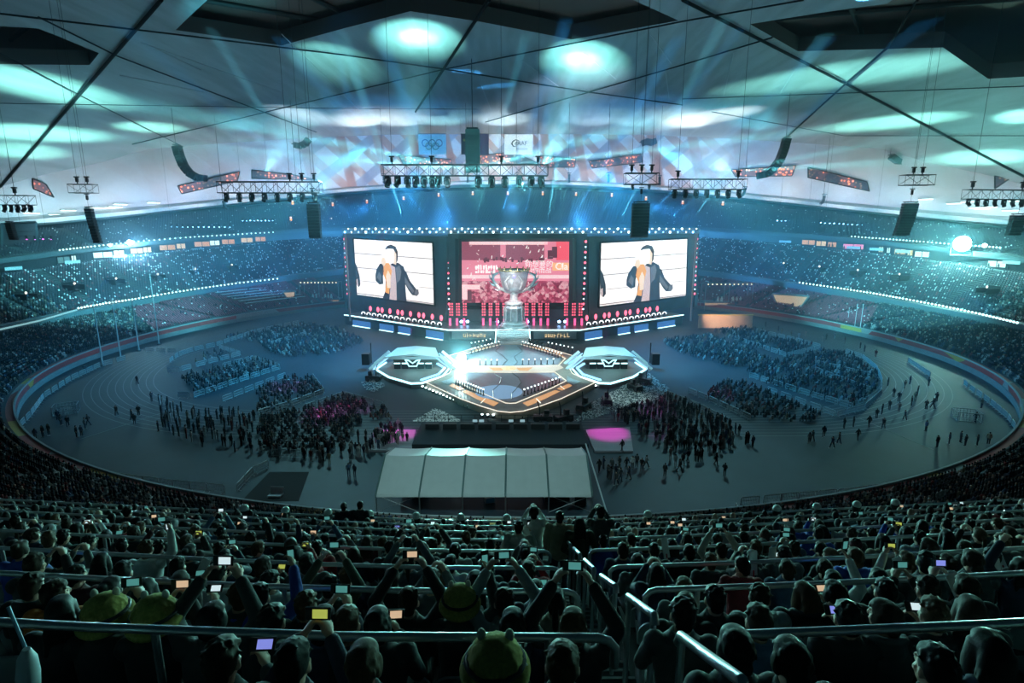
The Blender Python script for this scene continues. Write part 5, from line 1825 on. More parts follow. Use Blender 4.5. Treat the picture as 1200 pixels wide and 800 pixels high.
fence(z2([(330, 250), (620, 150), (900, 230)]), 'behind the magenta-lit left block', 2.9)
fence(z1([(920, 215), (1200, 135)]), 'before the far left block', 2.9)
fence(z2([(100, 570), (500, 580)]), 'on the near left pitch edge', 2.9)
fence([(169, 412), (209, 414)], 'across the left back straight', 2.9)
fence([(24, 502), (37, 488), (52, 467), (84, 446), (118, 430), (150, 421)], 'inside the left field wall', 2.9)
fence(z4([(0, 225), (370, 350), (600, 295)]), 'before the far right block', 2.9)
fence(z4([(180, 180), (430, 240), (610, 290)]), 'behind the far right block', 2.9)
fence(z4([(780, 320), (900, 360), (1000, 440), (1040, 530), (1030, 620), (920, 720), (720, 775)]), 'round the right pitch bend', 2.6)
fence(z4([(550, 400), (980, 500)]), 'behind the right middle block', 2.9)
fence(z4([(560, 450), (960, 600)]), 'across the right middle block', 2.9)
fence(z4([(100, 490), (540, 630), (840, 720)]), 'before the right middle block', 2.9)
fence(z4([(220, 590), (520, 700), (720, 775)]), 'behind the right magenta-dotted block', 2.9)
fence(z3([(750, 120), (900, 180), (1200, 320)]), 'before the right magenta-dotted block', 2.9)
fence(z3([(620, 150), (840, 240), (1050, 350)]), 'behind the standing crowd at right', 2.9)
fence([(1064, 424), (1090, 442)], 'on the right track outer edge', 2.6)
fence([(1200, 520), (1180, 491), (1160, 474), (1135, 456), (1128, 450)], 'inside the right field wall', 2.9)
# loose cages and carts on the track
for i, (px, py, rz) in enumerate([(78, 484, .5), (1132, 492, -.3)]):
    p = onz(px, py, 0)
    e = empty('wire_cage', tuple(p), rz)
    tag(e, 'square pale wire cage on the %s track bend' % ('left', 'right')[i], 'cage')
    b = B()
    for x in (-1.6, 1.6):
        for y in (-1.2, 1.2): b.tube([(x, y, 0), (x, y, 1.5)], .06, 5)
    for z in (.1, 1.5):
        b.tube([(-1.6, -1.2, z), (1.6, -1.2, z), (1.6, 1.2, z), (-1.6, 1.2, z), (-1.6, -1.2, z)], .05, 5)
    b.build('frame', galv, e)
    b = B()
    for q in range(-3, 4):
        for y in (-1.2, 1.2): b.tube([(q * .45, y, .1), (q * .45, y, 1.5)], .025, 4)
    for y in (-1.2, 1.2):
        for z in (.45, .8, 1.15): b.tube([(-1.6, y, z), (1.6, y, z)], .02, 4)
    b.build('mesh_panel', galv, e)
e = empty('floor_case', tuple(onz(323, 581, 0)))
tag(e, 'pale open case lying on the dark field mat at the near left', 'case')
B().bevbox((0, 0, .12), (1.5, 1.0, .24), .04).build('tray', mat('pale plastic tray', (.5, .52, .55), .5), e)
B().bevbox((0, .55, .45), (1.5, .08, .8), .03, M=Matrix.Rotation(-.4, 3, 'X')).build('lid', mat('pale plastic tray', (.5, .52, .55), .5), e)
o = B().prism([tuple(onz(*q))[:2] for q in [(283, 587), (350, 587), (362, 553), (316, 553)]], .005, .03).build('floor_mat', mat('black field mat', (.012, .014, .016), .9))
tag(o, 'black mat lying on the near left field corner', 'mat')
print('f ok')
# ------------------------------------------------------------------ people
def remeshed(b, voxel, name, mats, smooth=3, target=2500):
    """one continuous surface grown over overlapping solids"""
    me = b.mesh('tmp', mats)
    o = bpy.data.objects.new('tmp', me)
    C.objects.link(o)
    md = o.modifiers.new('r', 'REMESH')
    md.mode = 'VOXEL'
    md.voxel_size = voxel
    sm = o.modifiers.new('s', 'SMOOTH')
    sm.factor = .5
    sm.iterations = smooth
    A = 0
    dc = o.modifiers.new('d', 'DECIMATE')
    dc.ratio = 1.0
    dc.show_viewport = False
    dg = bpy.context.evaluated_depsgraph_get()
    dg.update()
    k = len(o.evaluated_get(dg).data.polygons) * 2
    if k > target:
        dc.show_viewport = True
        dc.ratio = target / k
        dg.update()
    n = bpy.data.meshes.new_from_object(o.evaluated_get(dg))
    bpy.data.objects.remove(o)
    bpy.data.meshes.remove(me)
    n.name = name
    n.polygons.foreach_set('use_smooth', [True] * len(n.polygons))
    n.materials.clear()
    for m in mats: n.materials.append(m)
    return n


skin_m = mat('skin', (.5, .3, .22), .55, var=.08, scale=20)
lip_m = mat('lips', (.4, .16, .14), .5)
eye_m = mat('eyes', (.03, .025, .025), .2)


def limb(b, pts, rs, n=10):
    """tapered chain of capsules"""
    pts = [Vector(p) for p in pts]
    for p, r in zip(pts, rs): b.ball(p, r, n, 6)
    for i in range(len(pts) - 1): b.tube([pts[i], pts[i + 1]], [rs[i], rs[i + 1]], n)


def frame(d, nrm):
    y = Vector(d).normalized()
    z = Vector(nrm)
    z = (z - y * z.dot(y)).normalized()
    x = y.cross(z)
    return Matrix((x, y, z)).transposed()


def hand(b, w, d, nrm, side, curl=.5, fine=True):
    """palm, four unequal bent fingers and a thumb from the side of the palm; nrm: the way the palm faces"""
    M = frame(d, nrm)
    w = Vector(w)
    b.ball(w + M @ Vector((0, .045, 0)), (.04, .052, .017), 10, 6, M=M)
    if not fine:
        b.ball(w + M @ Vector((0, .11, .012)), (.036, .045, .015), 8, 5, M=M)
        limb(b, [w + M @ Vector((side * .03, .03, .005)), w + M @ Vector((side * .065, .075, .02))], [.013, .009], 6)
        return
    for k, (x, l) in enumerate(((-.028, .062), (-.009, .074), (.011, .07), (.029, .054))):
        x *= -side
        p0 = w + M @ Vector((x, .085, 0))
        a1, a2 = curl * .6, curl * 1.5
        p1 = p0 + M @ Vector((x * .1, math.cos(a1) * l * .5, math.sin(a1) * l * .5))
        p2 = p1 + M @ Vector((0, math.cos(a2) * l * .5, math.sin(a2) * l * .5))
        limb(b, [w + M @ Vector((x * .6, .04, 0)), p0, p1, p2], [.012, .0098, .009, .0078], 6)
    limb(b, [w + M @ Vector((side * .02, .015, .004)), w + M @ Vector((side * .05, .05, .012)), w + M @ Vector((side * .056, .085, .022))], [.015, .011, .009], 6)


def head(b, c, yaw, pitch):
    M = Matrix.Rotation(yaw, 3, 'Z') @ Matrix.Rotation(pitch, 3, 'X')
    c = Vector(c)
    q = lambda x, y, z: c + M @ Vector((x, y, z))
    b.ball(q(0, -.012, .02), (.076, .095, .1), 18, 12, M=M)
    b.ball(q(0, .028, -.035), (.062, .066, .088), 16, 10, M=M)
    b.ball(q(0, .05, -.098), (.036, .034, .026), 10, 6, M=M)
    b.tube([q(0, .09, .015), q(0, .112, -.032)], [.01, .017], 8)
    b.ball(q(0, .106, -.034), (.017, .015, .011), 8, 5, M=M)
    b.ball(q(0, .088, -.068), (.024, .012, .011), 8, 5, M=M)
    for s in (-1, 1):
        b.ball(q(s * .079, -.005, -.012), (.011, .022, .033), 8, 6, M=M)
        b.ball(q(s * .032, .078, .026), (.026, .014, .009), 8, 5, M=M)
        b.ball(q(s * .045, .055, -.03), (.022, .026, .022), 8, 5, M=M)
    return M


def paint_face(me, c, M):
    Mi = M.transposed()
    c = Vector(c)
    for p in me.polygons:
        v = Mi @ (Vector(p.center) - c)
        if v.y > .06:
            if abs(abs(v.x) - .03) < .013 and abs(v.z - .004) < .0075: p.material_index = 2
            elif abs(v.x) < .023 and abs(v.z + .068) < .009: p.material_index = 1


def hair_mesh(style, seed=0):
    rr = random.Random(seed)
    b = B()
    b.ball((0, -.022, .03), (.084, .098, .098), 18, 12)
    b.ball((0, .02, .075), (.074, .075, .05), 14, 8)
    if style == 'short':
        for k in range(70):
            a, e = rr.uniform(0, 6.28), rr.uniform(.2, 1.5)
            d = Vector((math.cos(a) * math.cos(e), math.sin(a) * math.cos(e), math.sin(e)))
            p = Vector((0, -.015, .035)) + Vector((d.x * .08, d.y * .095, d.z * .095))
            b.tube([p, p + d * .016 + Vector((rr.uniform(-.02, .02), rr.uniform(-.02, .02), 0))], [.014, .004], 5)
        b.ball((0, -.075, -.035), (.06, .028, .045), 10, 6)
    elif style == 'fringe':
        b.ball((0, .075, .055), (.06, .028, .034), 12, 6)
        for s in (-1, 1): b.ball((s * .076, .0, .0), (.018, .05, .06), 8, 6)
        b.ball((0, -.08, -.04), (.066, .034, .055), 10, 6)
        for k in range(60):
            a, e = rr.uniform(0, 6.28), rr.uniform(.0, 1.4)
            d = Vector((math.cos(a) * math.cos(e), math.sin(a) * math.cos(e), math.sin(e)))
            p = Vector((0, -.02, .035)) + Vector((d.x * .083, d.y * .098, d.z * .095))
            b.tube([p, p + Vector((d.x * .01, d.y * .01, -.035))], [.013, .005], 5)
    elif style == 'long':
        b.loft([((0, -.06, .06), .08, .06), ((0, -.075, -.04), .095, .055), ((0, -.09, -.14), .105, .05), ((0, -.1, -.24), .095, .038), ((0, -.1, -.32), .06, .02)], 14)
        for s in (-1, 1): b.loft([((s * .07, .02, .06), .02, .045), ((s * .083, .015, -.05), .022, .045), ((s * .085, .0, -.16), .022, .04), ((s * .08, -.01, -.24), .01, .02)], 8)
        b.ball((0, .07, .07), (.06, .028, .03), 10, 6)
        for k in range(34):
            x = rr.uniform(-.095, .095)
            b.tube([(x, -.1, rr.uniform(-.1, 0)), (x * 1.05, -.135, -.2), (x * .8, -.12, rr.uniform(-.36, -.28))], [.012, .014, .004], 5)
    elif style == 'bun':
        for s in (-1, 1): b.ball((s * .074, -.01, .0), (.016, .05, .05), 8, 6)
        b.ball((0, -.075, -.03), (.064, .034, .05), 10, 6)
        b.ball((0, -.1, .085), (.042, .04, .04), 12, 8)
        for k in range(16):
            a = k * .4
            b.tube([(math.cos(a) * .04, -.1 + math.sin(a) * .038, .085), (math.cos(a + .5) * .03, -.1 + math.sin(a + .5) * .03, .12)], [.009, .006], 5)
    elif style == 'tail':
        b.ball((0, -.07, -.02), (.066, .036, .05), 10, 6)
        b.tube([(0, -.1, .04), (0, -.15, .02), (0, -.165, -.08), (0, -.15, -.2)], [.02, .03, .028, .008], 8)
    me = remeshed(b, .0095, 'hair', [hair_ms[0]], 1, 2600)
    bm = bmesh.new()
    bm.from_mesh(me)
    dele = [v for v in bm.verts if v.co.y > .045 and v.co.z < .05 and abs(v.co.x) < .085 and v.co.z < .05 - (v.co.y - .045) * .1]
    bmesh.ops.delete(bm, geom=dele, context='VERTS')
    bm.to_mesh(me)
    bm.free()
    return me


hair_ms = [mat('black hair', (.006, .0055, .0055), .55, var=.6, scale=120, stretch=(1, 1, .12), bump=.9, spec=.22), mat('dark brown hair', (.035, .02, .013), .62, var=.6, scale=120, stretch=(1, 1, .12), bump=.9, spec=.22), mat('brown hair', (.08, .04, .02), .62, var=.6, scale=120, stretch=(1, 1, .12), bump=.9, spec=.22)]
CLOTH = {'black': (.012, .013, .016), 'charcoal': (.035, .038, .042), 'navy': (.014, .022, .05), 'dark grey': (.06, .065, .07), 'dark olive': (.035, .042, .024), 'maroon': (.06, .012, .016),
         'light grey': (.28, .3, .31), 'cream': (.42, .39, .33), 'white': (.55, .56, .56), 'bright blue': (.02, .06, .35), 'red': (.28, .02, .025), 'denim blue': (.06, .1, .18), 'beige': (.3, .24, .17), 'orange': (.5, .14, .02)}
cloth_ms = {k: mat(k + ' fabric', c, .8, var=.3, scale=14, bump=.25) for k, c in CLOTH.items()}
trouser_ms = [mat('dark jeans', (.025, .032, .05), .85, var=.3, scale=20), mat('black trousers', (.012, .012, .014), .85, var=.2, scale=20), mat('grey trousers', (.06, .06, .065), .85, var=.2, scale=20)]
shoe_ms = [mat('black shoe', (.015, .015, .016), .5), mat('white shoe', (.5, .5, .5), .5)]


def fig_joints(pose, seated):
    """joints of one figure facing +y; seat or ground at z = 0 of the tread"""
    if seated:
        lean = {'lean': .14, 'back': -.03}.get(pose, .05)
        hip = Vector((0, 0, .52)); chest = Vector((0, lean, .9)); neck = Vector((0, lean + .02, 1.06)); hd = Vector((0, lean + .045, 1.185))
        legs = {s: [Vector((s * .095, .02, .5)), Vector((s * .13, .44, .5)), Vector((s * .125, .4, .1)), Vector((s * .13, .52, .045))] for s in (-1, 1)}
        sh = {s: Vector((s * .185, lean, 1.0)) for s in (-1, 1)}
        A = {'lap': {s: ((s * .25, .1, .74), (s * .12, .32, .63)) for s in (-1, 1)},
             'lean': {s: ((s * .25, .27, .72), (s * .1, .45, .66)) for s in (-1, 1)},
             'back': {s: ((s * .26, .02, .74), (s * .2, .26, .6)) for s in (-1, 1)},
             'phone': {-1: ((-.25, .1, .74), (-.13, .33, .64)), 1: ((.25, .14, .76), (.1, .35, .93))},
             'both': {s: ((s * .24, .25, .86), (s * .075, .4, 1.1)) for s in (-1, 1)},
             'high': {s: ((s * .3, .14, 1.16), (s * .13, .26, 1.4)) for s in (-1, 1)},
             'one_high': {-1: ((-.25, .1, .74), (-.13, .33, .64)), 1: ((.31, .12, 1.1), (.24, .3, 1.34))}}[pose]
    else:
        hip = Vector((0, 0, .93)); chest = Vector((0, .02, 1.3)); neck = Vector((0, .02, 1.46)); hd = Vector((0, .045, 1.59))
        st_ = {'walk': .2, 'stride': .3}.get(pose, .02)
        legs = {s: [Vector((s * .095, 0, .9)), Vector((s * .1, s * st_ * .6 + .03, .5)), Vector((s * .105, s * st_ - (.06 if s < 0 and st_ > .1 else 0), .09)), Vector((s * .12, s * st_ + .13, .045))] for s in (-1, 1)}
        sh = {s: Vector((s * .19, .01, 1.4)) for s in (-1, 1)}
        sw = st_ * .5
        A = {'stand': {s: ((s * .25, -.02, 1.14), (s * .25, .08, .9)) for s in (-1, 1)},
             'walk': {s: ((s * .25, -s * sw, 1.14), (s * .24, -s * sw * 1.8 + .08, .92)) for s in (-1, 1)},
             'stride': {s: ((s * .25, -s * sw, 1.14), (s * .24, -s * sw * 1.8 + .1, .93)) for s in (-1, 1)},
             'pockets': {s: ((s * .29, -.06, 1.15), (s * .18, .1, .97)) for s in (-1, 1)},
             'film': {s: ((s * .25, .2, 1.25), (s * .07, .36, 1.5)) for s in (-1, 1)},
             'crossed': {s: ((s * .26, .1, 1.15), (-s * .08, .22, 1.2)) for s in (-1, 1)}}[pose]
    arms = {s: [sh[s], Vector(A[s][0]), Vector(A[s][1])] for s in (-1, 1)}
    return hip, chest, neck, hd, legs, arms


FIG = {}
def figure(pose, seated, yaw=0.0, pitch=0.0, fine=True, hood=False, voxel=.0085):
    key = (pose, seated, round(yaw, 2), round(pitch, 2), hood)
    if key in FIG: return FIG[key]
    hip, chest, neck, hd, legs, arms = fig_joints(pose, seated)
    def torso(b, g, top=True):
        low = hip + Vector((0, 0, -.06))
        secs = []
        for k, (f, rx, ry) in enumerate(((0, .165, .125), (.25, .16, .12), (.5, .155, .112), (.75, .18, .118), (.92, .185, .11))):
            secs.append((low.lerp(chest + Vector((0, 0, .1)), f), rx + g, ry + g))
        secs.append((chest + Vector((0, 0, .14)), .12 + g, .085 + g))
        if top: secs.append((neck + Vector((0, 0, .01)), .062 + g, .062 + g))
        b.loft(secs, 16)
        b.ball(low, (.165 + g, .13 + g, .09 + g), 14, 8)
        for s in (-1, 1): b.ball(arms[s][0], .062 + g, 12, 8)
    b = B()
    torso(b, 0)
    b.tube([neck - Vector((0, 0, .04)), hd + Vector((0, -.018, -.05))], [.06, .054], 12)
    M = head(b, hd, yaw, pitch)
    for s in (-1, 1):
        limb(b, arms[s], [.052, .04, .027])
        w = arms[s][2]
        d = (arms[s][2] - arms[s][1])
        if pose in ('both', 'high', 'film', 'one_high', 'phone') and not (pose in ('one_high', 'phone') and s < 0):
            hand(b, w, d.normalized() + Vector((-s * .3, .2, .3)), (-s * .9, .5, 0), s * -1, 1.1, fine)
        else:
            hand(b, w, d, (-s * .7, 0, -.7) if not seated else (0, -.2, -1), s * -1, .55, fine)
        limb(b, legs[s][:3], [.085, .056, .038])
        b.tube([legs[s][2], legs[s][3]], [.036, .03], 8)
        b.ball(legs[s][3], (.036, .06, .03), 8, 6)
    body = remeshed(b, voxel, 'body', [skin_m, lip_m, eye_m], 2, 6500 if fine else 1600)
    if fine: paint_face(body, hd, M)
    # jacket
    b = B()
    torso(b, .02)
    b.ball(hip, (.19, .155, .1), 14, 8)
    for s in (-1, 1):
        q = arms[s][1].lerp(arms[s][2], .9)
        limb(b, [arms[s][0], arms[s][1], q], [.074, .06, .046])
        b.ball(arms[s][0].lerp(arms[s][1], .5), .07, 10, 6)
    nk = neck + Vector((0, -.005, .0))
    b.tube([nk + Vector((.07 * math.cos(a), .068 * math.sin(a), .012)) for a in [i * PI / 9 for i in range(19)]], .022, 8, cap=False)
    if hood:
        b.ball(nk + Vector((0, -.085, -.04)), (.11, .06, .085), 12, 8)
        b.tube([nk + Vector((.105 * math.cos(a), -.02 + .085 * math.sin(a), .015 - .02 * math.sin(a))) for a in [(180 + 180 * i / 10) * PI / 180 for i in range(11)]], .032, 8)
    for k in range(9):                                                   # folds of the cloth
        z = hip.z + .04 + k * .045
        t_ = (z - hip.z) / (chest.z - hip.z)
        c = hip.lerp(chest, t_)
        b.tube([c + Vector((.16 * math.cos(a), -.13 * abs(math.sin(a)), .012 * math.sin(3 * a + k))) for a in [i * PI / 8 for i in range(9)]], .017, 6)
    for s in (-1, 1):
        for k in range(5):
            p = arms[s][1].lerp(arms[s][2], .1 + .17 * k)
            b.ball(p, .058 - k * .003, 8, 5)
    jacket = remeshed(b, max(voxel, .011), 'jacket', [cloth_ms['black']], 2, 3200 if fine else 900)
    # trousers
    b = B()
    b.ball(hip + Vector((0, 0, -.05)), (.178, .145, .11), 14, 8)
    for s in (-1, 1):
        limb(b, legs[s][:3], [.1, .074, .058])
        b.ball(legs[s][0].lerp(legs[s][1], .5), .09, 10, 6)
    trs = remeshed(b, max(voxel, .014), 'trousers', [trouser_ms[0]], 2, 900 if fine else 500)
    shoes = []
    for s in (-1, 1):
        b = B()
        a, t_ = legs[s][2], legs[s][3]
        b.ball(t_ + Vector((0, .02, 0)), (.05, .085, .04), 10, 6).ball(a + Vector((0, -.01, -.04)), (.045, .06, .05), 10, 6)
        b.tube([a + Vector((0, 0, -.04)), t_], .045, 8)
        b.tube([a, a + Vector((0, 0, .05))], .05, 8)
        b.box(tuple((a + t_) / 2 + Vector((0, .0, -.028 if seated else -.028))) , (.085, .24, .03))
        shoes.append(remeshed(b, max(voxel, .013), 'shoe', [shoe_ms[0]], 1, 220))
    FIG[key] = (body, jacket, trs, shoes, hd, M, arms)
    return FIG[key]


HAIR = {s: hair_mesh(s, i) for i, s in enumerate(('short', 'fringe', 'long', 'bun', 'tail'))}
HAIR['short2'] = hair_mesh('short', 31)
plush = mat('green plush', (.3, .25, .06), .95, var=.6, scale=55, bump=1.0)
def hat_meshes():
    b = B()
    b.ball((0, -.01, .05), (.135, .14, .12), 20, 12)
    b.tube([(.145 * math.cos(a), -.01 + .15 * math.sin(a), .0 + .02 * math.sin(a)) for a in [i * PI / 12 for i in range(25)]], .035, 10, cap=False)
    rr = random.Random(2)
    for k in range(140):
        a, e = rr.uniform(0, 6.28), rr.uniform(-.1, 1.5)
        d = Vector((math.cos(a) * math.cos(e), math.sin(a) * math.cos(e), math.sin(e)))
        p = Vector((0, -.01, .05)) + Vector((d.x * .128, d.y * .133, d.z * .113))
        b.tube([p, p + d * .02 + Vector((0, 0, -.01))], [.016, .004], 5)
    hat = remeshed(b, .011, 'plush_hat', [plush], 1, 5000)
    band_ = B().tube([(.142 * math.cos(a), -.01 + .146 * math.sin(a), .055) for a in [i * PI / 14 for i in range(29)]], .014, 8, cap=False).mesh('hat_band', black, True)
    knobs = [B().ball((s * .07, .03, .16), (.024, .024, .036), 12, 8).mesh('knob', mat('cream plush', (.55, .52, .42), .9), True) for s in (-1, 1)]
    ear = [B().ball((s * .148, -.01, .0), (.022, .018, .04), 10, 6).mesh('hat_ear', mat('cream plush', (.55, .52, .42), .9), True) for s in (-1, 1)]
    return hat, band_, knobs, ear
HAT = hat_meshes()
caps = B().ball((0, -.015, .045), (.098, .108, .088), 18, 10)
caps.ball((0, .1, .035), (.07, .075, .012), 14, 6)
CAP = remeshed(caps, .01, 'cap', [cloth_ms['black']], 1, 800)


def setm(o, m):
    o.material_slots[0].link = 'OBJECT'
    o.material_slots[0].material = m


def person(p, rz, pose, seated, colour, hair='short', hair_i=0, yaw=0.0, pitch=0.0, hood=False, fine=True, scale=1.0, hat=None, voxel=.0085, feet=True):
    body, jk, tr, shoes, hd, M, arms = figure(pose, seated, yaw, pitch, fine, hood, voxel)
    o = obj('person', body)
    o.location = p
    o.rotation_euler = (0, 0, rz)
    o.scale = (scale,) * 3
    j = obj('jacket', jk, o)
    setm(j, cloth_ms[colour])
    t = obj('trousers', tr, o)
    setm(t, trouser_ms[R.randrange(3)])
    if feet:
        sm = shoe_ms[1 if R.random() < .3 else 0]
        for s in shoes: setm(obj('shoe', s, o), sm)
    HM = Matrix.Translation(hd) @ M.to_4x4()
    if hat != 'plush' or True:
        h = obj('hair', HAIR[hair], o)
        h.matrix_local = HM
        setm(h, hair_ms[hair_i])
    if hat == 'plush':
        h = obj('plush_hat', HAT[0], o)
        h.matrix_local = HM
        obj('hat_band', HAT[1], h)
        for k in HAT[2]: obj('knob', k, h)
        for k in HAT[3]: obj('hat_ear', k, h)
    elif hat == 'cap':
        h = obj('cap', CAP, o)
        h.matrix_local = HM
        setm(h, cloth_ms[R.choice(['black', 'charcoal', 'maroon', 'light grey'])])
    o['category'] = 'person'
    return o, arms


# ---- phones
ph_body = B().bevbox((0, 0, 0), (.145, .01, .072), .004).mesh('phone_case', black)
PH_S = [glow('phone screen white', (.75, .95, 1), .8), glow('phone screen warm', (1, .7, .45), .6), glow('phone screen blue', (.3, .35, 1), .7), glow('phone screen yellow green', (.7, .8, .15), .5), glow('phone screen teal', (.2, .75, .7), .3)]
ph_scr = B().bevbox((.012, -.0058, 0), (.085, .002, .05), .0008).mesh('screen', PH_S[0])
COLN = ['white-lit', 'warm-lit', 'blue-lit', 'yellow-green-lit', 'teal-lit']
def phone(p, rot, k, label, group='phones held up in the near stand', sc_=1.0):
    o = obj('phone', ph_body)
    o.location = p
    o.rotation_euler = rot
    o.scale = (sc_,) * 3
    s = obj('screen', ph_scr, o)
    setm(s, PH_S[k])
    return tag(o, label, 'phone', group)


# ---- seat
seat_pl = mat('pale grey seat plastic', (.3, .33, .34), .45, var=.1)
def seat_proto():
    e = empty('stadium_seat')
    b = B()
    N_ = 10
    prof = [(.24, .405), (.2, .425), (0, .415), (-.16, .42), (-.2, .44)]
    vs, fs = [], []
    for i in range(N_ + 1):
        x = -.215 + .43 * i / N_
        up_ = .02 * (abs(x) / .215) ** 3
        vs += [(x, y, z + up_) for y, z in prof] + [(x, y, z + up_ - .022) for y, z in reversed(prof)]
    m = len(prof) * 2
    fs = [(i * m + q, (i + 1) * m + q, (i + 1) * m + (q + 1) % m, i * m + (q + 1) % m) for i in range(N_) for q in range(m)]
    fs += [tuple(range(m)), tuple(range(N_ * m, N_ * m + m))[::-1]]
    b.add(vs, fs)
    b.build('seat_pan', seat_pl, e, True)
    b = B()
    vs, fs = [], []
    for i in range(N_ + 1):
        x = -1 + 2 * i / N_
        top = .8 - .1 * abs(x) ** 4
        yb = -.24 + .035 * x * x
        vs += [(x * .21, yb + .035, .44), (x * .215, yb, .62), (x * .2, yb - .03, top), (x * .2, yb - .055, top), (x * .215, yb - .025, .62), (x * .21, yb + .01, .44)]
    m = 6
    fs = [(i * m + q, (i + 1) * m + q, (i + 1) * m + (q + 1) % m, i * m + (q + 1) % m) for i in range(N_) for q in range(m)]
    fs += [tuple(range(m)), tuple(range(N_ * m, N_ * m + m))[::-1]]
    b.add(vs, fs)
    b.build('backrest', seat_pl, e, True)
    b = B().box((0, -.1, .2), (.09, .16, .4)).box((0, -.1, .015), (.22, .2, .03)).box((0, 0, .39), (.3, .34, .03))
    b.build('pedestal', steel, e)
    return e


SEATP = seat_proto()
first_seat = [True]
def seat(p, rz, label, group):
    if first_seat[0]:
        o = SEATP
        first_seat[0] = False
    else: o = copy_tree(SEATP)
    o.location = p
    o.rotation_euler = (0, 0, rz)
    return tag(o, label, 'seat', group)


rowname = ['the bottom row', 'the second row', 'the third row', 'the fourth row', 'the fifth row', 'the sixth row', 'the seventh row', 'the eighth row', 'the ninth row', 'the tenth row', 'the eleventh row']
POSES = ['lap'] * 6 + ['lean'] * 3 + ['back'] * 3 + ['phone'] * 3 + ['both'] * 3 + ['high', 'one_high']
PDESC = {'lap': 'sitting', 'lean': 'leaning forward', 'back': 'leaning back', 'phone': 'holding a phone', 'both': 'filming with both hands', 'high': 'both arms raised', 'one_high': 'one arm raised'}
HAIRW = [('short', 5), ('short2', 4), ('fringe', 5), ('long', 4), ('bun', 1), ('tail', 2)]
HAIRS = [h for h, n in HAIRW for _ in range(n)]
HD = {'short': 'short-haired', 'short2': 'crop-haired', 'fringe': 'full-haired', 'long': 'long-haired', 'bun': 'bun-haired', 'tail': 'ponytailed'}
COLW = ['black'] * 9 + ['charcoal'] * 6 + ['navy'] * 6 + ['dark grey'] * 5 + ['dark olive'] * 2 + ['maroon'] + ['light grey'] * 2 + ['cream', 'white', 'denim blue', 'denim blue', 'beige', 'red', 'bright blue']
YAW = [0, 0, 0, .45, -.45]


def xrow(px, d):                                     # where the sight line meets the row d metres ahead, at head height
    zc = d * math.cos(TH) + headdrop(d) * math.sin(TH)
    return (px - 600) / F * zc


SPEC = {0: [(262, 'phone', 'dark grey', 'short', None), (345, 'both', 'navy', 'short2', None), (428, 'lap', 'black', 'fringe', None), (580, 'phone', 'black', 'short', 'plush'), (656, 'lap', 'charcoal', 'short2', None),
            (868, 'lean', 'charcoal', 'fringe', None), (928, 'lap', 'black', 'fringe', None), (1088, 'back', 'black', 'short2', None), (1165, 'lap', 'navy', 'long', None)],
        1: [(60, 'lap', 'black', 'long', None), (118, 'both', 'black', 'short', 'plush'), (178, 'both', 'black', 'short', 'plush'), (246, 'high', 'charcoal', 'fringe', None), (318, 'lap', 'charcoal', 'short', None), (378, 'both', 'navy', 'fringe', None), (408, 'lap', 'black', 'short2', None), (445, 'phone', 'black', 'fringe', None), (602, 'lap', 'navy', 'fringe', None), (670, 'high', 'black', 'fringe', None),
            (800, 'lean', 'dark grey', 'short', None), (890, 'lap', 'denim blue', 'short2', None), (996, 'phone', 'black', 'short', None), (1042, 'lap', 'charcoal', 'fringe', None), (1102, 'phone', 'black', 'short2', None), (1150, 'lap', 'black', 'long', None)],
        2: [(18, 'lap', 'black', 'short', None), (57, 'back', 'orange', 'short2', None), (163, 'lap', 'charcoal', 'long', None), (118, 'lap', 'black', 'bun', None), (215, 'phone', 'light grey', 'long', None), (278, 'lap', 'charcoal', 'short', None), (303, 'one_high', 'bright blue', 'short2', None), (362, 'back', 'black', 'short', None), (480, 'high', 'black', 'short2', None), (540, 'one_high', 'charcoal', 'short', 'plush'), (592, 'high', 'light grey', 'short', None), (650, 'lap', 'beige', 'tail', None),
            (800, 'back', 'black', 'fringe', None), (838, 'lap', 'black', 'short', None), (892, 'lap', 'light grey', 'short', None), (945, 'lap', 'black', 'long', None), (985, 'phone', 'black', 'fringe', None), (1045, 'lap', 'charcoal', 'short2', None), (1100, 'both', 'black', 'short', None), (1150, 'both', 'charcoal', 'fringe', None)]}
SPEC[4] = [(1016, 'lean', 'bright blue', 'fringe', None)]
phones, n_people = [], 0
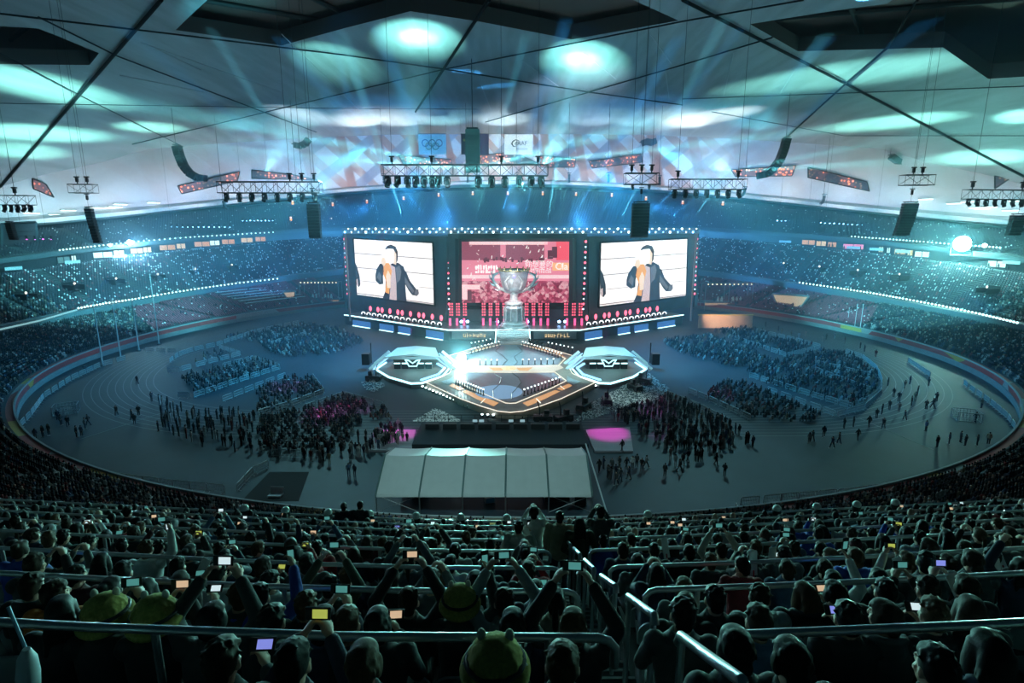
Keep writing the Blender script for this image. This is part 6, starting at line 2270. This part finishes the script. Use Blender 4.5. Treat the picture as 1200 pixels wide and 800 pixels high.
for i in range(10):
    d = 2.45 + .9 * i
    z = tread(i)
    seats_ = []
    if i in SPEC and i != 4:
        for px, pose, col, hr, hat in SPEC[i]: seats_.append((xrow(px, d), pose, col, hr, hat))
    else:
        half_ = 610 / F * (d * math.cos(TH) + headdrop(d) * math.sin(TH)) + .2
        for sgn, x0 in ((-1, AX0 - .3), (1, AX1 + .3)):
            x = x0
            while abs(x) < half_:
                if R.random() < (.93 if sgn < 0 else .88):
                    seats_.append((x + R.uniform(-.06, .06), R.choice(POSES), R.choice(COLW), R.choice(HAIRS), 'cap' if R.random() < .05 else None))
                x += sgn * .53
        for px, pose, col, hr, hat in SPEC.get(i, []):
            xx = xrow(px, d)
            seats_ = [q for q in seats_ if abs(q[0] - xx) > .36] + [(xx, pose, col, hr, hat)]
    L = sorted([q for q in seats_ if q[0] < 1], key=lambda q: -q[0])
    Rt = sorted([q for q in seats_ if q[0] >= 1], key=lambda q: q[0])
    for side, LL in (('left', L), ('right', Rt)):
        for k, (x, pose, col, hr, hat) in enumerate(LL):
            y = ycurve(d, x)
            rz = -x / 45 + R.uniform(-.12, .12)
            yw = R.choice(YAW) if pose in ('lap', 'back', 'lean') else 0
            nz = {'lap': 0, 'lean': -.12}.get(pose, 0)
            hood = pose in ('lap', 'lean') and R.random() < .35
            fine = i < 5
            o, arms = person((x, y - .12, z), rz, pose, True, col, hr, R.choice([0, 0, 0, 1, 1, 2]), yw, nz, hood, True, R.uniform(.96, 1.05) if i > 2 else 1.0, hat)
            hd_ = 'green plush hat' if hat == 'plush' else ('cap' if hat == 'cap' else HD[hr])
            tag(o, ('%s person, %s %s, %s, %s %s of stairs, %s' % (HD[hr], col, 'hoodie' if hood else 'jacket', PDESC[pose], nth(k + 1), side, rowname[i])) if not hat else
                ('person in %s and %s jacket, %s %s of stairs, %s' % (hd_, col, nth(k + 1), side, rowname[i])), 'person', 'spectators of the near stand')
            n_people += 1
            if i < 8 or abs(x - 1) < 1.2:
                seat((x, y - .12, z), rz, 'pale grey stadium seat, %s %s of the stairs in %s' % (nth(k + 1), side, rowname[i]), 'stadium seats of the near stand')
            has = pose in ('both', 'high', 'one_high', 'phone') and (i < 3 or R.random() < .6)
            if has:
                M = Matrix.Translation((x, y - .12, z)) @ Matrix.Rotation(rz, 4, 'Z')
                w = (arms[1][2] + arms[-1][2]) / 2 if pose in ('both', 'high') else arms[1][2]
                hh = Vector((0, .045, .105)) if pose in ('both', 'high') else Vector((-.03, .05, .1))
                rot = (-.25 if pose != 'phone' else -.75, 0 if pose != 'one_high' else PI / 2, rz)
                kk = R.choice([0, 1, 1, 0, 2, 3, 4, 4, 4, 4, 4, 4])
                if px_ := None: pass
                phone(M @ (w + hh), rot, kk, '%s phone held by the %s person %s of stairs, %s' % (COLN[kk], nth(k + 1), side, rowname[i]), sc_=1.0 if i < 6 else 1.15)
print('near people', n_people)

# empty pale seats in view beside the stairs and at the bottom
for k, (px, i) in enumerate([(262 - 45, 0), (700, 0), (820, 0), (975, 0), (1035, 0), (845, 1), (925, 1), (770, 2), (355, 0), (540, 0)]):
    d = 2.45 + .9 * i
    x = xrow(px, d)
    if AX0 - .2 < x < AX1 + .2: x = AX1 + .28
    seat((x, ycurve(d, x) - .12, tread(i)), -x / 45, 'empty pale stadium seat at photo bottom, %s of ten from left in list' % nth(k + 1), 'empty seats at the photo bottom')

# ---- people standing on the stairs
for k, (x, d, pose, col, hr, lab) in enumerate([(.12, 9.4, 'pockets', 'cream', 'short', 'person in cream coat standing at the left edge of the stairs'),
                                                (.42, 9.95, 'film', 'white', 'fringe', 'person in white coat filming beside the cream-coated person by the stairs'),
                                                (.9, 9.75, 'stand', 'beige', 'short2', 'tall person in beige jacket standing in the middle of the stairs, back to camera'),
                                                (1.25, 9.5, 'pockets', 'dark olive', 'long', 'long-haired person in olive coat standing right of the tall beige jacket'),
                                                (1.7, 9.9, 'film', 'charcoal', 'short', 'person in charcoal jacket standing at the right edge of the stairs'),
                                                (-8.6, 11.0, 'stand', 'black', 'short', 'person in black standing among the rows, far left below the field fence'),
                                                (-4.9, 14.9, 'stand', 'black', 'fringe', 'person in black standing at the front edge left of the marquee, left of two'),
                                                (-4.45, 15.0, 'stand', 'charcoal', 'short', 'person in charcoal standing at the front edge left of the marquee, right of two')]):
    i = int((d - 2.0) / .9)
    zz = tread(i)
    o, arms = person((x, ycurve(d, x), zz), R.uniform(-.3, .3), pose, False, col, hr, 0, 0, 0, False, True, 1.02, None)
    tag(o, lab, 'person', 'people standing in the near stand')

# white folded clapper boards held among the rows, and a bag
clap_m = mat('white folded card', (.7, .72, .74), .6)
for k, (px, py, d, a) in enumerate([(1122, 690, 4.6, .5), (1134, 688, 4.7, .6), (1168, 672, 5.6, .3), (1172, 655, 6.9, .5), (236, 668, 6.2, -.5), (905, 655, 7.2, .05), (883, 660, 6.8, .1), (1055, 668, 6.0, .4), (780, 642, 8.3, .2)]):
    r_ = ray(px, py)
    p = CAM + r_ * (d / r_.y)
    e = empty('clapper_board', tuple(p))
    tag(e, 'white folded card clapper held up in the crowd, %s from left' % nth(sorted([1122, 1134, 1168, 1172, 236, 905, 883, 1055, 780]).index(px) + 1), 'card', 'white card clappers in the near stand')
    for q in (0, 1):
        b = B().bevbox((0, .012 * q, 0), (.1, .006, .36), .002, M=Matrix.Rotation(-a, 3, 'Y') @ Matrix.Rotation(.12 * q, 3, 'Z'))
        b.build('card_leaf', clap_m, e)
    B().tube([Vector((-math.sin(a) * -.0, -.003, 0)) + Matrix.Rotation(-a, 3, 'Y') @ Vector((0, 0, -.26)), Matrix.Rotation(-a, 3, 'Y') @ Vector((0, 0, -.1))], .012, 6).build('grip', mat('red grip', (.35, .02, .03), .6), e)
r_ = ray(33, 790)
p = CAM + r_ * (2.6 / r_.y)
e = empty('inflatable_stick', tuple(p))
tag(e, 'white inflatable cheering stick with a thin rod at the bottom left photo corner', 'cheering stick')
B().lathe([(.02, -.2), (.05, -.16), (.055, 0), (.045, .1), (.018, .16)], n=14, M=Matrix.Rotation(.12, 3, 'Y') @ Matrix.Identity(3)).build('tube', mat('white film', (.55, .62, .68), .35), e, True)
B().tube([(0, .02, .12), (-.07, .04, .38)], .009, 6).build('rod', mat('pale blue rod', (.2, .35, .5), .4), e)

# ---- people walking and standing on the field: 90 of them one by one
WCOL = ['black'] * 8 + ['charcoal'] * 4 + ['navy'] * 3 + ['dark grey'] * 3 + ['light grey', 'white', 'denim blue', 'red', 'beige']
WP = ['stand', 'walk', 'stride', 'pockets', 'walk', 'stand', 'crossed']
WD = {'stand': 'standing', 'walk': 'walking', 'stride': 'striding', 'pockets': 'hands in pockets', 'crossed': 'arms crossed', 'film': 'filming'}
areas = [('on the right track bend', [(882, 524), (948, 519), (952, 517), (975, 525), (1085, 480), (1093, 478), (1097, 470), (1018, 500), (1060, 492), (1143, 495), (1150, 478), (1158, 520), (1112, 520), (1125, 518), (1131, 522), (1098, 524), (1145, 522), (1035, 502), (1005, 515), (965, 512), (983, 520), (1085, 505)]),
         ('on the right infield edge', [(1040, 452), (1047, 465), (1053, 470), (1060, 455), (1066, 450), (1075, 462), (1042, 480), (1053, 482), (1068, 475), (1072, 470), (1088, 452), (1033, 485), (1027, 490), (989, 502), (1000, 500)]),
         ('by the marquee right end', [(702, 553), (707, 549), (717, 551), (726, 549), (734, 550), (741, 549), (746, 547), (752, 551), (716, 562), (712, 560), (727, 563), (737, 561), (757, 548), (722, 568), (779, 558), (796, 553), (800, 545), (806, 541), (839, 545), (849, 557), (729, 529)]),
         ('on the left track bend', [(68, 492), (72, 498), (80, 500), (100, 502), (104, 498), (58, 510), (90, 512), (96, 511), (42, 515), (51, 512), (155, 492), (158, 497), (163, 487), (137, 487), (161, 450), (100, 437), (178, 470), (186, 505)]),
         ('near the left stage carpet', [(437, 520), (441, 519), (445, 520), (449, 519), (453, 518), (457, 519), (460, 518), (409, 558), (416, 559)]),
         ('on the right back straight', [(897, 383), (912, 388), (916, 392), (927, 395), (936, 397), (944, 394), (964, 400), (968, 398), (978, 397), (990, 402), (1008, 408), (1013, 412), (1026, 418)])]
FARW = []
for where, L in areas:
    L = sorted(L)
    if where in ('on the right infield edge', 'near the left stage carpet', 'on the right back straight'):
        for q in L:
            p = onz(q[0], q[1], .29 if where.startswith('near the left') and q[1] < 530 else 0)
            FARW.append((p.x, p.y, p.z, R.uniform(0, 6.28), R.uniform(.97, 1.06)))
        continue
    for k, (px, py) in enumerate(L):
        zz = .29 if (px, py) in ((729, 529), (437, 520), (441, 519), (445, 520), (449, 519), (453, 518), (457, 519), (460, 518)) else 0
        p = onz(px, py, zz)
        col, pose = R.choice(WCOL), R.choice(WP)
        o, _ = person(tuple(p), R.uniform(0, 6.28), pose, False, col, R.choice(['short', 'fringe', 'long']), 0, 0, 0, False, False, R.uniform(.97, 1.06), None, .02, True)
        tag(o, 'person, %s jacket, %s %s, %s from left' % (col, WD[pose], where, nth(k + 1)), 'person', 'people ' + where)

# ---- musicians at the top of the diamond stage
MUS = []
for s in (-1, 1):
    for k in range(14):
        p = S(MX + s * (22 + (k % 7) * 2.8), 401.8 + (k // 7) * 1.8 + (k % 7) * .85, ZS)
        MUS.append((p.x, p.y, p.z, R.uniform(2.6, 3.6), 1.0))

# ------------------------------------------------------------------ the mass of people nobody could count
def crowd_tpl(seated):
    b = B()
    z0 = .52 if seated else .93
    b.ball((0, .05, z0 + .66), (.085, .1, .125), 7, 5, mi=1)
    b.loft([((0, 0, z0 - .08), .17, .13), ((0, .02, z0 + .25), .18, .13), ((0, .03, z0 + .48), .21, .12), ((0, .03, z0 + .56), .07, .07)], 7)
    for s in (-1, 1):
        if seated:
            b.tube([(s * .23, .03, z0 + .46), (s * .26, .12, z0 + .2), (s * .12, .34, z0 + .12)], [.07, .055, .04], 4, cap=False)
            b.tube([(s * .1, .02, z0 - .03), (s * .13, .46, z0 - .03), (s * .13, .42, .0)], [.09, .075, .06], 4, cap=False)
        else:
            b.tube([(s * .22, .02, z0 + .46), (s * .26, .0, z0 + .2), (s * .24, .08, z0 - .02)], [.065, .05, .04], 4, cap=False)
            b.tube([(s * .1, 0, z0), (s * .11, .03, .5), (s * .11, 0, .0)], [.095, .07, .06], 4, cap=False)
    nb = 6 * 7
    return b.v, b.f, nb
CM = mat('crowd clothing', (1, 1, 1), .8, var=.1, attr=True)
PAL = [(.012, .013, .016)] * 6 + [(.03, .032, .036)] * 4 + [(.016, .022, .045)] * 4 + [(.06, .065, .07)] * 3 + [(.15, .16, .17)] + [(.4, .41, .41)] + [(.05, .09, .16), (.2, .03, .03), (.25, .2, .14)]
CROWD = []
def crowd(T, seated, light=0.0):
    tv, tf, nb = crowd_tpl(seated)
    n, k = len(T), len(tv)
    A = np.array(T, dtype=np.float32).reshape(n, 5)
    v = np.array(tv, dtype=np.float32)
    ca, sa, sc_ = np.cos(A[:, 3])[:, None], np.sin(A[:, 3])[:, None], A[:, 4][:, None]
    V = np.stack([(v[None, :, 0] * ca - v[None, :, 1] * sa) * sc_ + A[:, 0][:, None], (v[None, :, 0] * sa + v[None, :, 1] * ca) * sc_ + A[:, 1][:, None], v[None, :, 2] * sc_ + A[:, 2][:, None]], -1).reshape(-1, 3)
    ls = np.array([len(q) for q in tf], dtype=np.int32)
    li = np.concatenate([np.array(q, dtype=np.int32) for q in tf])
    out = np.zeros((n, k, 4), dtype=np.float32)
    for q in range(n):
        c = R.choice(PAL) if R.random() > light else R.choice([(.5, .5, .5), (.35, .38, .42), (.3, .22, .2)])
        out[q, :nb] = (.012, .011, .011, 1) if R.random() < .85 else (.4, .26, .2, 1)
        out[q, nb:] = (c[0], c[1], c[2], 1)
    CROWD.append((V, (li[None, :] + (np.arange(n, dtype=np.int32) * k)[:, None]).reshape(-1), np.tile(ls, n), out.reshape(-1, 4)))
def build_crowd():
    me = bpy.data.meshes.new('crowd')
    off = np.cumsum([0] + [len(q[0]) for q in CROWD])
    V = np.concatenate([q[0] for q in CROWD])
    LI = np.concatenate([q[1] + int(o) for q, o in zip(CROWD, off)]).astype(np.int32)
    LT = np.concatenate([q[2] for q in CROWD]).astype(np.int32)
    me.vertices.add(len(V)); me.vertices.foreach_set('co', V.reshape(-1))
    me.loops.add(len(LI)); me.loops.foreach_set('vertex_index', LI)
    me.polygons.add(len(LT)); me.polygons.foreach_set('loop_start', np.concatenate([[0], np.cumsum(LT)[:-1]]).astype(np.int32)); me.polygons.foreach_set('loop_total', LT)
    at = me.color_attributes.new('tone', 'FLOAT_COLOR', 'POINT')
    at.data.foreach_set('color', np.concatenate([q[3] for q in CROWD]).reshape(-1))
    me.update(calc_edges=True)
    me.materials.append(CM)
    o = obj('crowd', me)
    tag(o, 'mass of dark-clothed spectators in side tiers, pitch blocks and front rows', 'crowd', None, 'stuff')
    print('crowd verts', len(V))
T = []
for i in range(10, NROW):
    d = 2.45 + .9 * i
    for sgn, x0 in ((-1, AX0 - .3), (1, AX1 + .3)):
        x = x0
        while abs(x) < 19:
            if R.random() < .93: T.append((x + R.uniform(-.06, .06), ycurve(d, x) - .12, tread(i), -x / 45 + R.uniform(-.3, .3), R.uniform(.96, 1.05)))
            x += sgn * .53
for i in range(6, 10):                                # the outer ends of the nearer rows, outside the picture's edge
    d = 2.45 + .9 * i
    half_ = 610 / F * (d * math.cos(TH) + headdrop(d) * math.sin(TH)) + .8
    for sgn in (-1, 1):
        x = sgn * half_
        while abs(x) < 15:
            T.append((x, ycurve(d, x) - .12, tread(i), -x / 45, 1.0))
            x += sgn * .53
crowd(T, True)
lowfull = tier_spots(1.6, 28, 26, T1Z0, T1Z1, -89.9, 17 + 7, .6) + tier_spots(1.6, 28, 26, T1Z0, T1Z1, 156, 270, .6)
T = [q[:5] for q in lowfull if (lo_full(q) if 0 < q[5] < PI else True) and R.random() < .93]
def turn(q): return (q[0], q[1], q[2], q[3] + PI if False else math.atan2(20 - q[1], 0 - q[0]) - PI / 2 + R.uniform(-.25, .25), q[4] * R.uniform(.95, 1.08))
crowd([turn(q) for q in T], True, .06)
print('lower crowd', len(T))
T = [q for q in mid if (math.degrees(q[5]) > 168 or math.degrees(q[5]) < 11) and R.random() < .85] + [q for q in lo if not lo_full(q) and R.random() < .05]
crowd([turn(q) for q in T], True, .1)
def fill(poly, dens, seated=True):
    P = [onz(*q, 0) for q in poly]
    xs, ys = [p.x for p in P], [p.y for p in P]
    poly2 = [(p.x, p.y) for p in P]
    out = []
    A = abs(sum(a[0] * b_[1] - b_[0] * a[1] for a, b_ in zip(poly2, poly2[1:] + poly2[:1]))) / 2
    n = int(A * dens)
    tries = 0
    while len(out) < n and tries < n * 30:
        tries += 1
        x, y = R.uniform(min(xs), max(xs)), R.uniform(min(ys), max(ys))
        if seated: y = round(y / 1.0) * 1.0
        if inpoly(poly2, x, y): out.append((x, y, 0, math.atan2(20 - y, -x) - PI / 2 + R.uniform(-.4, .4), R.uniform(.95, 1.08)))
    return out
T = []
for poly, dn in [(z1([(300, 440), (600, 365), (830, 310), (1010, 372), (720, 468), (420, 570)]), .75), (z1([(400, 300), (600, 250), (700, 280), (420, 350)]), .25),
                 (z2([(0, 120), (240, 20), (400, 20), (475, 120), (240, 215), (0, 285)]), .9), (z2([(0, 310), (330, 255), (620, 155), (920, 250), (950, 310), (740, 330), (600, 520), (0, 560)]), 1.3),
                 ([(300, 400), (352, 380), (400, 387), (426, 400), (396, 414), (345, 420), (310, 412)], .8), ([(262, 397), (330, 383), (335, 392), (290, 402)], .5),
                 ([(776, 400), (830, 394), (880, 410), (905, 425), (862, 431), (800, 415)], .9), ([(836, 388), (880, 384), (920, 400), (955, 405), (925, 416), (880, 406)], .7),
                 ([(875, 434), (910, 424), (960, 412), (1000, 418), (1028, 440), (1030, 465), (1000, 478), (960, 468), (905, 452)], .8), ([(826, 466), (852, 446), (880, 451), (935, 478), (972, 492), (935, 497), (890, 494)], 1.1)]:
    T += fill(poly, dn)
crowd(T, True, .12)
T = []
for poly, dn in [([(712, 492), (740, 482), (785, 467), (815, 482), (850, 497), (878, 520), (840, 533), (790, 530), (755, 520), (745, 500)], 1.0), ([(180, 470), (225, 485), (300, 487), (300, 535), (215, 520), (190, 500)], .55),
                 ([(300, 533), (400, 527), (440, 505), (470, 500), (478, 520), (430, 535), (380, 545)], .7), ([(745, 545), (790, 530), (850, 530), (820, 548)], .25), ([(690, 560), (760, 545), (790, 560), (740, 580)], .06)]:
    T += fill(poly, dn, False)
crowd(T + FARW, False, .12)
crowd(MUS, True)
build_crowd()
# small lit phone screens in the rows of the stuff crowd
for k in range(26):
    i = R.choice([10, 11, 12, 13, 14])
    d = 2.45 + .9 * i
    x = R.uniform(-.95, .95) * 600 / F * (d * math.cos(TH) + headdrop(d) * math.sin(TH))
    if AX0 - .2 < x < AX1 + .2: x -= 1.4
    phones.append((x, d, i))
for k, (x, d, i) in enumerate(sorted(phones)):
    kk = R.choice([0, 0, 1, 1, 4])
    phone((x, ycurve(d, x) + .22, tread(i) + 1.1), (-.4, 0, 0), kk, '%s tiny phone screen in the front rows of the near stand, %s from left' % (COLN[kk], nth(k + 1)), 'phone screens in the front rows', 1.2)
print('g ok', len(FIG))
# ------------------------------------------------------------------ world, lights, haze
w = bpy.data.worlds.new('World')
bpy.context.scene.world = w
w.use_nodes = True
w.node_tree.nodes['Background'].inputs[0].default_value = (.15, .65, .9, 1)
w.node_tree.nodes['Background'].inputs[1].default_value = .013
sc = bpy.context.scene
sc.view_settings.view_transform = 'Standard'
sc.view_settings.look = 'None'
sc.view_settings.gamma = 1
sc.view_settings.use_curve_mapping = False
sc.view_settings.exposure = 0
CY = (.12, .78, 1.0)
TQ = (.3, 1.0, .9)
WH = (.8, .97, 1.0)
BL = (.06, .4, 1.0)
# moving heads on the hanging trusses aimed up at the ceiling: round pools and long streaks
TL, TC, TR = (-48, 1.5, 39.5), (-8, 1.5, 40.2), (41, 1.5, 39.8)     # left, widest and right truss
def ceil_spot(px, py, src, lum, ang, col=TQ):
    p = onceil(px, py)
    d = p - Vector(src)
    spot('ceiling_spot', src, p, 330 * lum * d.length_squared / max(d.normalized().z, .3), col, ang, 1.0, .3)
def streak(x0, y0, x1, y1, n, src, lum, ang, col=TQ):
    """one moving head with a slot-shaped beam: a long narrow ellipse on the ceiling"""
    p, q, c = onceil(x0, y0), onceil(x1, y1), onceil((x0 + x1) / 2, (y0 + y1) / 2)
    d = c - Vector(src)
    f = d.normalized()
    u = (q - p)
    u = (u - f * u.dot(f))
    wide = 2 * math.degrees(math.atan(u.length / 2 / d.length)) * 1.5
    u.normalize()
    o = spot('ceiling_spot', src, c, 330 * lum * d.length_squared / max(f.z, .3), col, ang, 1.0, .3)
    zz = -f
    o.rotation_euler = Matrix((u, zz.cross(u), zz)).transposed().to_euler()
    o.scale = (math.tan(math.radians(wide / 2)) / math.tan(math.radians(ang / 2)), 1, 1)
ceil_spot(489, 44, (-20, 1.5, 40.2), .5, 27)
ceil_spot(489, 44, (-20, 1.5, 40.2), .4, 13, WH)
ceil_spot(683, 70, (6, 1.5, 40.2), .45, 22)
ceil_spot(683, 72, (6, 1.5, 40.2), .35, 11, WH)
ceil_spot(392, 72, TL, .16, 22)
streak(-30, 82, 140, 122, 5, TC, .3, 3.8)
streak(-30, 152, 120, 160, 4, TC, .3, 2.4)
streak(140, 147, 210, 151, 2, TC, .3, 1.8)
streak(320, 127, 395, 143, 3, TL, .22, 3.4, (.6, .8, 1))
streak(-20, 173, 70, 180, 2, TC, .2, 2.2)
streak(855, 107, 1100, 70, 6, TC, .22, 4.5)
streak(975, 151, 1110, 136, 4, TC, .32, 2.0)
streak(1170, 139, 1230, 133, 2, TR, .34, 2.6)
streak(1100, 187, 1200, 182, 3, TR, .28, 2.6)
streak(775, 147, 880, 129, 4, TR, .3, 3.4, WH)
ceil_spot(270, 15, TL, .1, 30, (.1, .8, 1))
ceil_spot(660, 112, TR, .06, 24, (.5, .7, 1))
for px, lum, c in [(425, 1.2, WH), (470, .8, WH), (520, .6, (.4, .9, 1)), (588, 1.2, (.6, .85, 1)), (690, .6, (.5, .8, 1)), (800, .9, WH), (740, .5, (.4, .9, 1)), (355, .4, (.4, .9, 1)), (290, .25, CY), (880, .4, CY)]:
    q = onceil(px, 140)                                # unseen lights added below the ceiling edge for its bright pools
    t = math.atan2((q.y - OY) / (95 + 62), (q.x - OX) / (95 + 62))
    x, y = oval(63, t)
    z = z_ring(t) + 2
    d2 = (q.z - z) ** 2 + 100
    spot('ceiling_edge_fill', (x, y, z), q, 130 * lum * d2, c, 55, 1.0, .4)
area('ceiling_wash', (0, 60, 8), (0, 80, 75), 7500, (.07, .66, 1), 120, 60)
for a in range(14, 167, 8):                        # unseen area lights added to wash the membrane wall
    t = math.radians(a)
    x, y = oval(60, t)
    x2, y2 = oval(72, t)
    h = z_ceil_edge(t) - z_ring(t)
    area('wall_fill', (x, y, z_ring(t) + 1.2), (x2, y2, z_ring(t) + h * .5), 62 * h + 340, (.88, .92, 1), 14, 1)
# lights added by the widest truss to rim the crowd
for x, p in [(-15, 1), (-7, 1), (2, 1), (9, 1), (16, 1)]:
    spot('audience_backlight', (x, -1, 37.5), (x * .4, -105, 24), 30000 * p, TQ, 50, .7, .4)
for s in (-1, 1):
    spot('tier_wash', (s * 30, 10, 45), (s * 125, 60, 10), 1300000, CY, 36, .8, .5)
    spot('tier_wash', (s * 40, 60, 35), (s * 110, 100, 16), 450000, BL, 44, .8, .5)
for x, y, p in [(-14, -2, 1), (14, -2, 1), (0, 5, 1.2), (-30, 4, .5), (30, 4, .5), (0, 35, .7)]:
    spot('stage_wash', (x * .8, y - 12, 40), (x, y, 1), 105000 * p, (.38, .9, 1), 30, .6, .3)
spot('trophy_key', (-14, -6, 40), (0, 34, 12), 170000, (.9, .97, 1), 11, .5, .3)  # front lights added to brighten the trophy
spot('trophy_key', (14, -6, 40), (0, 34, 12), 110000, (1, .85, .9), 11, .5, .3)
for s in (-1, 1):
    spot('pitch_wash', (s * 20, 20, 42), (s * 52, 10, 0), 260000, (.03, .5, 1), 80, .9, .4)
    spot('tier_blue', (s * 20, 70, 30), (s * 60, 160, 40), 420000, BL, 90, .9, .4)
spot('tier_blue', (0, 62, 34), (0, 170, 36), 200000, BL, 60, .9, .4)
spot('marquee_wash', (-6, -78, 46), (-3, -52, 4), 30000, (.55, 1, 1), 50, .9, 1)  # added on the near side to brighten the marquee
spot('flag_wash', (0, 60, 40), (-3, 150, 62), 380000, (.75, 1, .9), 22, .6, .4)
MG = (1, .06, .7)
for px, py, pw, an in [(385, 488, 60000, 16), (422, 480, 36000, 10), (335, 456, 40000, 13), (768, 482, 42000, 14), (845, 463, 36000, 10), (775, 512, 20000, 8)]:
    p = onz(px, py, 0)
    spot('magenta_spot', (p.x * .7, p.y + 8, 30), p, pw, MG, an, .8, .2)
a = onz(845, 374, 2)
spot('warm_fill', (a.x - 6, a.y - 12, 9), a, 9000, (1, .62, .4), 70, .8, .3)  # warm light added to brighten the beige boards
# fans of blue beams from the lamps along the stage truss
for i in range(16):
    k = (i - 7.5) / 7.5
    x = k * 48
    spot('beam', (x, 41, 31), (x * 1.7 + R.uniform(-25, 25), 2 + R.uniform(-6, 10), 78), 6000000, (.08, .5, 1) if i % 3 else (.25, .9, 1), R.uniform(2.5, 4), .3, .1)
for px, py, L in [(95, 360, [(-60, 60, 45), (-70, 20, 40), (-40, 30, 30)]), (1172, 372, [(60, 60, 40), (80, 20, 30), (90, 60, 20)]), (325, 326, [(-30, 40, 50), (-20, 60, 30)]), (940, 331, [(30, 40, 50), (20, 60, 30)])]:
    p = onoval(px, py, 26.5)
    for q in L: spot('beam', p, q, 2500000, BL, 2.5, .3, .1)
for s in (-1, 1):
    spot('near_pitch_wash', (s * 36, 1.5, 39.5), (s * 42, -48, 0), 45000, (.35, .9, 1), 75, 1, .4)  # added to bring out the near barriers
for P, c, pw in ((FL1, TQ, 42000), (FL2, (.3, .75, 1), 26000)):
    q = P + (Vector((OX, OY, P.z)) - P).normalized() * 3.0
    point('glare', q, pw, c, .6)
point('glare', FL3 + Vector((0, -1.8, 1.2)), 9000, (.7, 1, 1), .5)
# the glaring lamps look towards the near stand and rim its heads
spot('audience_backlight', FL1 + Vector((-2.2, -2.4, .5)), (-1, -106, 25), 800000, TQ, 15, .5, .5)
spot('audience_backlight', FL2 + Vector((1.6, -1.8, .5)), (1, -106, 25), 380000, (.3, .75, 1), 15, .5, .4)
spot('audience_backlight', FL3 + Vector((0, -2.2, 1.5)), (-1, -106, 26), 220000, TQ, 26, .5, .4)
for px, py, pw in [(735, 466, 60000), (512, 489, 36000), (437, 448, 16000)]:
    p = onz(px, py, 0)
    spot('floor_spot', (p.x * .6, p.y - 6, 38), p, pw * .55, (.6, 1, .95), 17, 1, .2)  # added to brighten the glint flakes
# thin show haze hanging over the stage and the far stands
hz = B().box((0, 70, 33), (300, 220, 70)).build('haze', bpy.data.materials.new('show haze'))
tag(hz, 'thin blue show haze hanging over the stage and far stands', 'haze', None, 'stuff')
hm = hz.data.materials[0]
hm.use_nodes = True
hm.node_tree.nodes.clear()
ou = hm.node_tree.nodes.new('ShaderNodeOutputMaterial')
vs_ = hm.node_tree.nodes.new('ShaderNodeVolumeScatter')
vs_.inputs['Color'].default_value = (.5, .8, 1, 1)
vs_.inputs['Density'].default_value = .002
vs_.inputs['Anisotropy'].default_value = .25
hm.node_tree.links.new(vs_.outputs[0], ou.inputs['Volume'])
sc.cycles.volume_bounces = 0
sc.cycles.max_bounces = 5
sc.cycles.diffuse_bounces = 2
sc.cycles.sample_clamp_indirect = 4
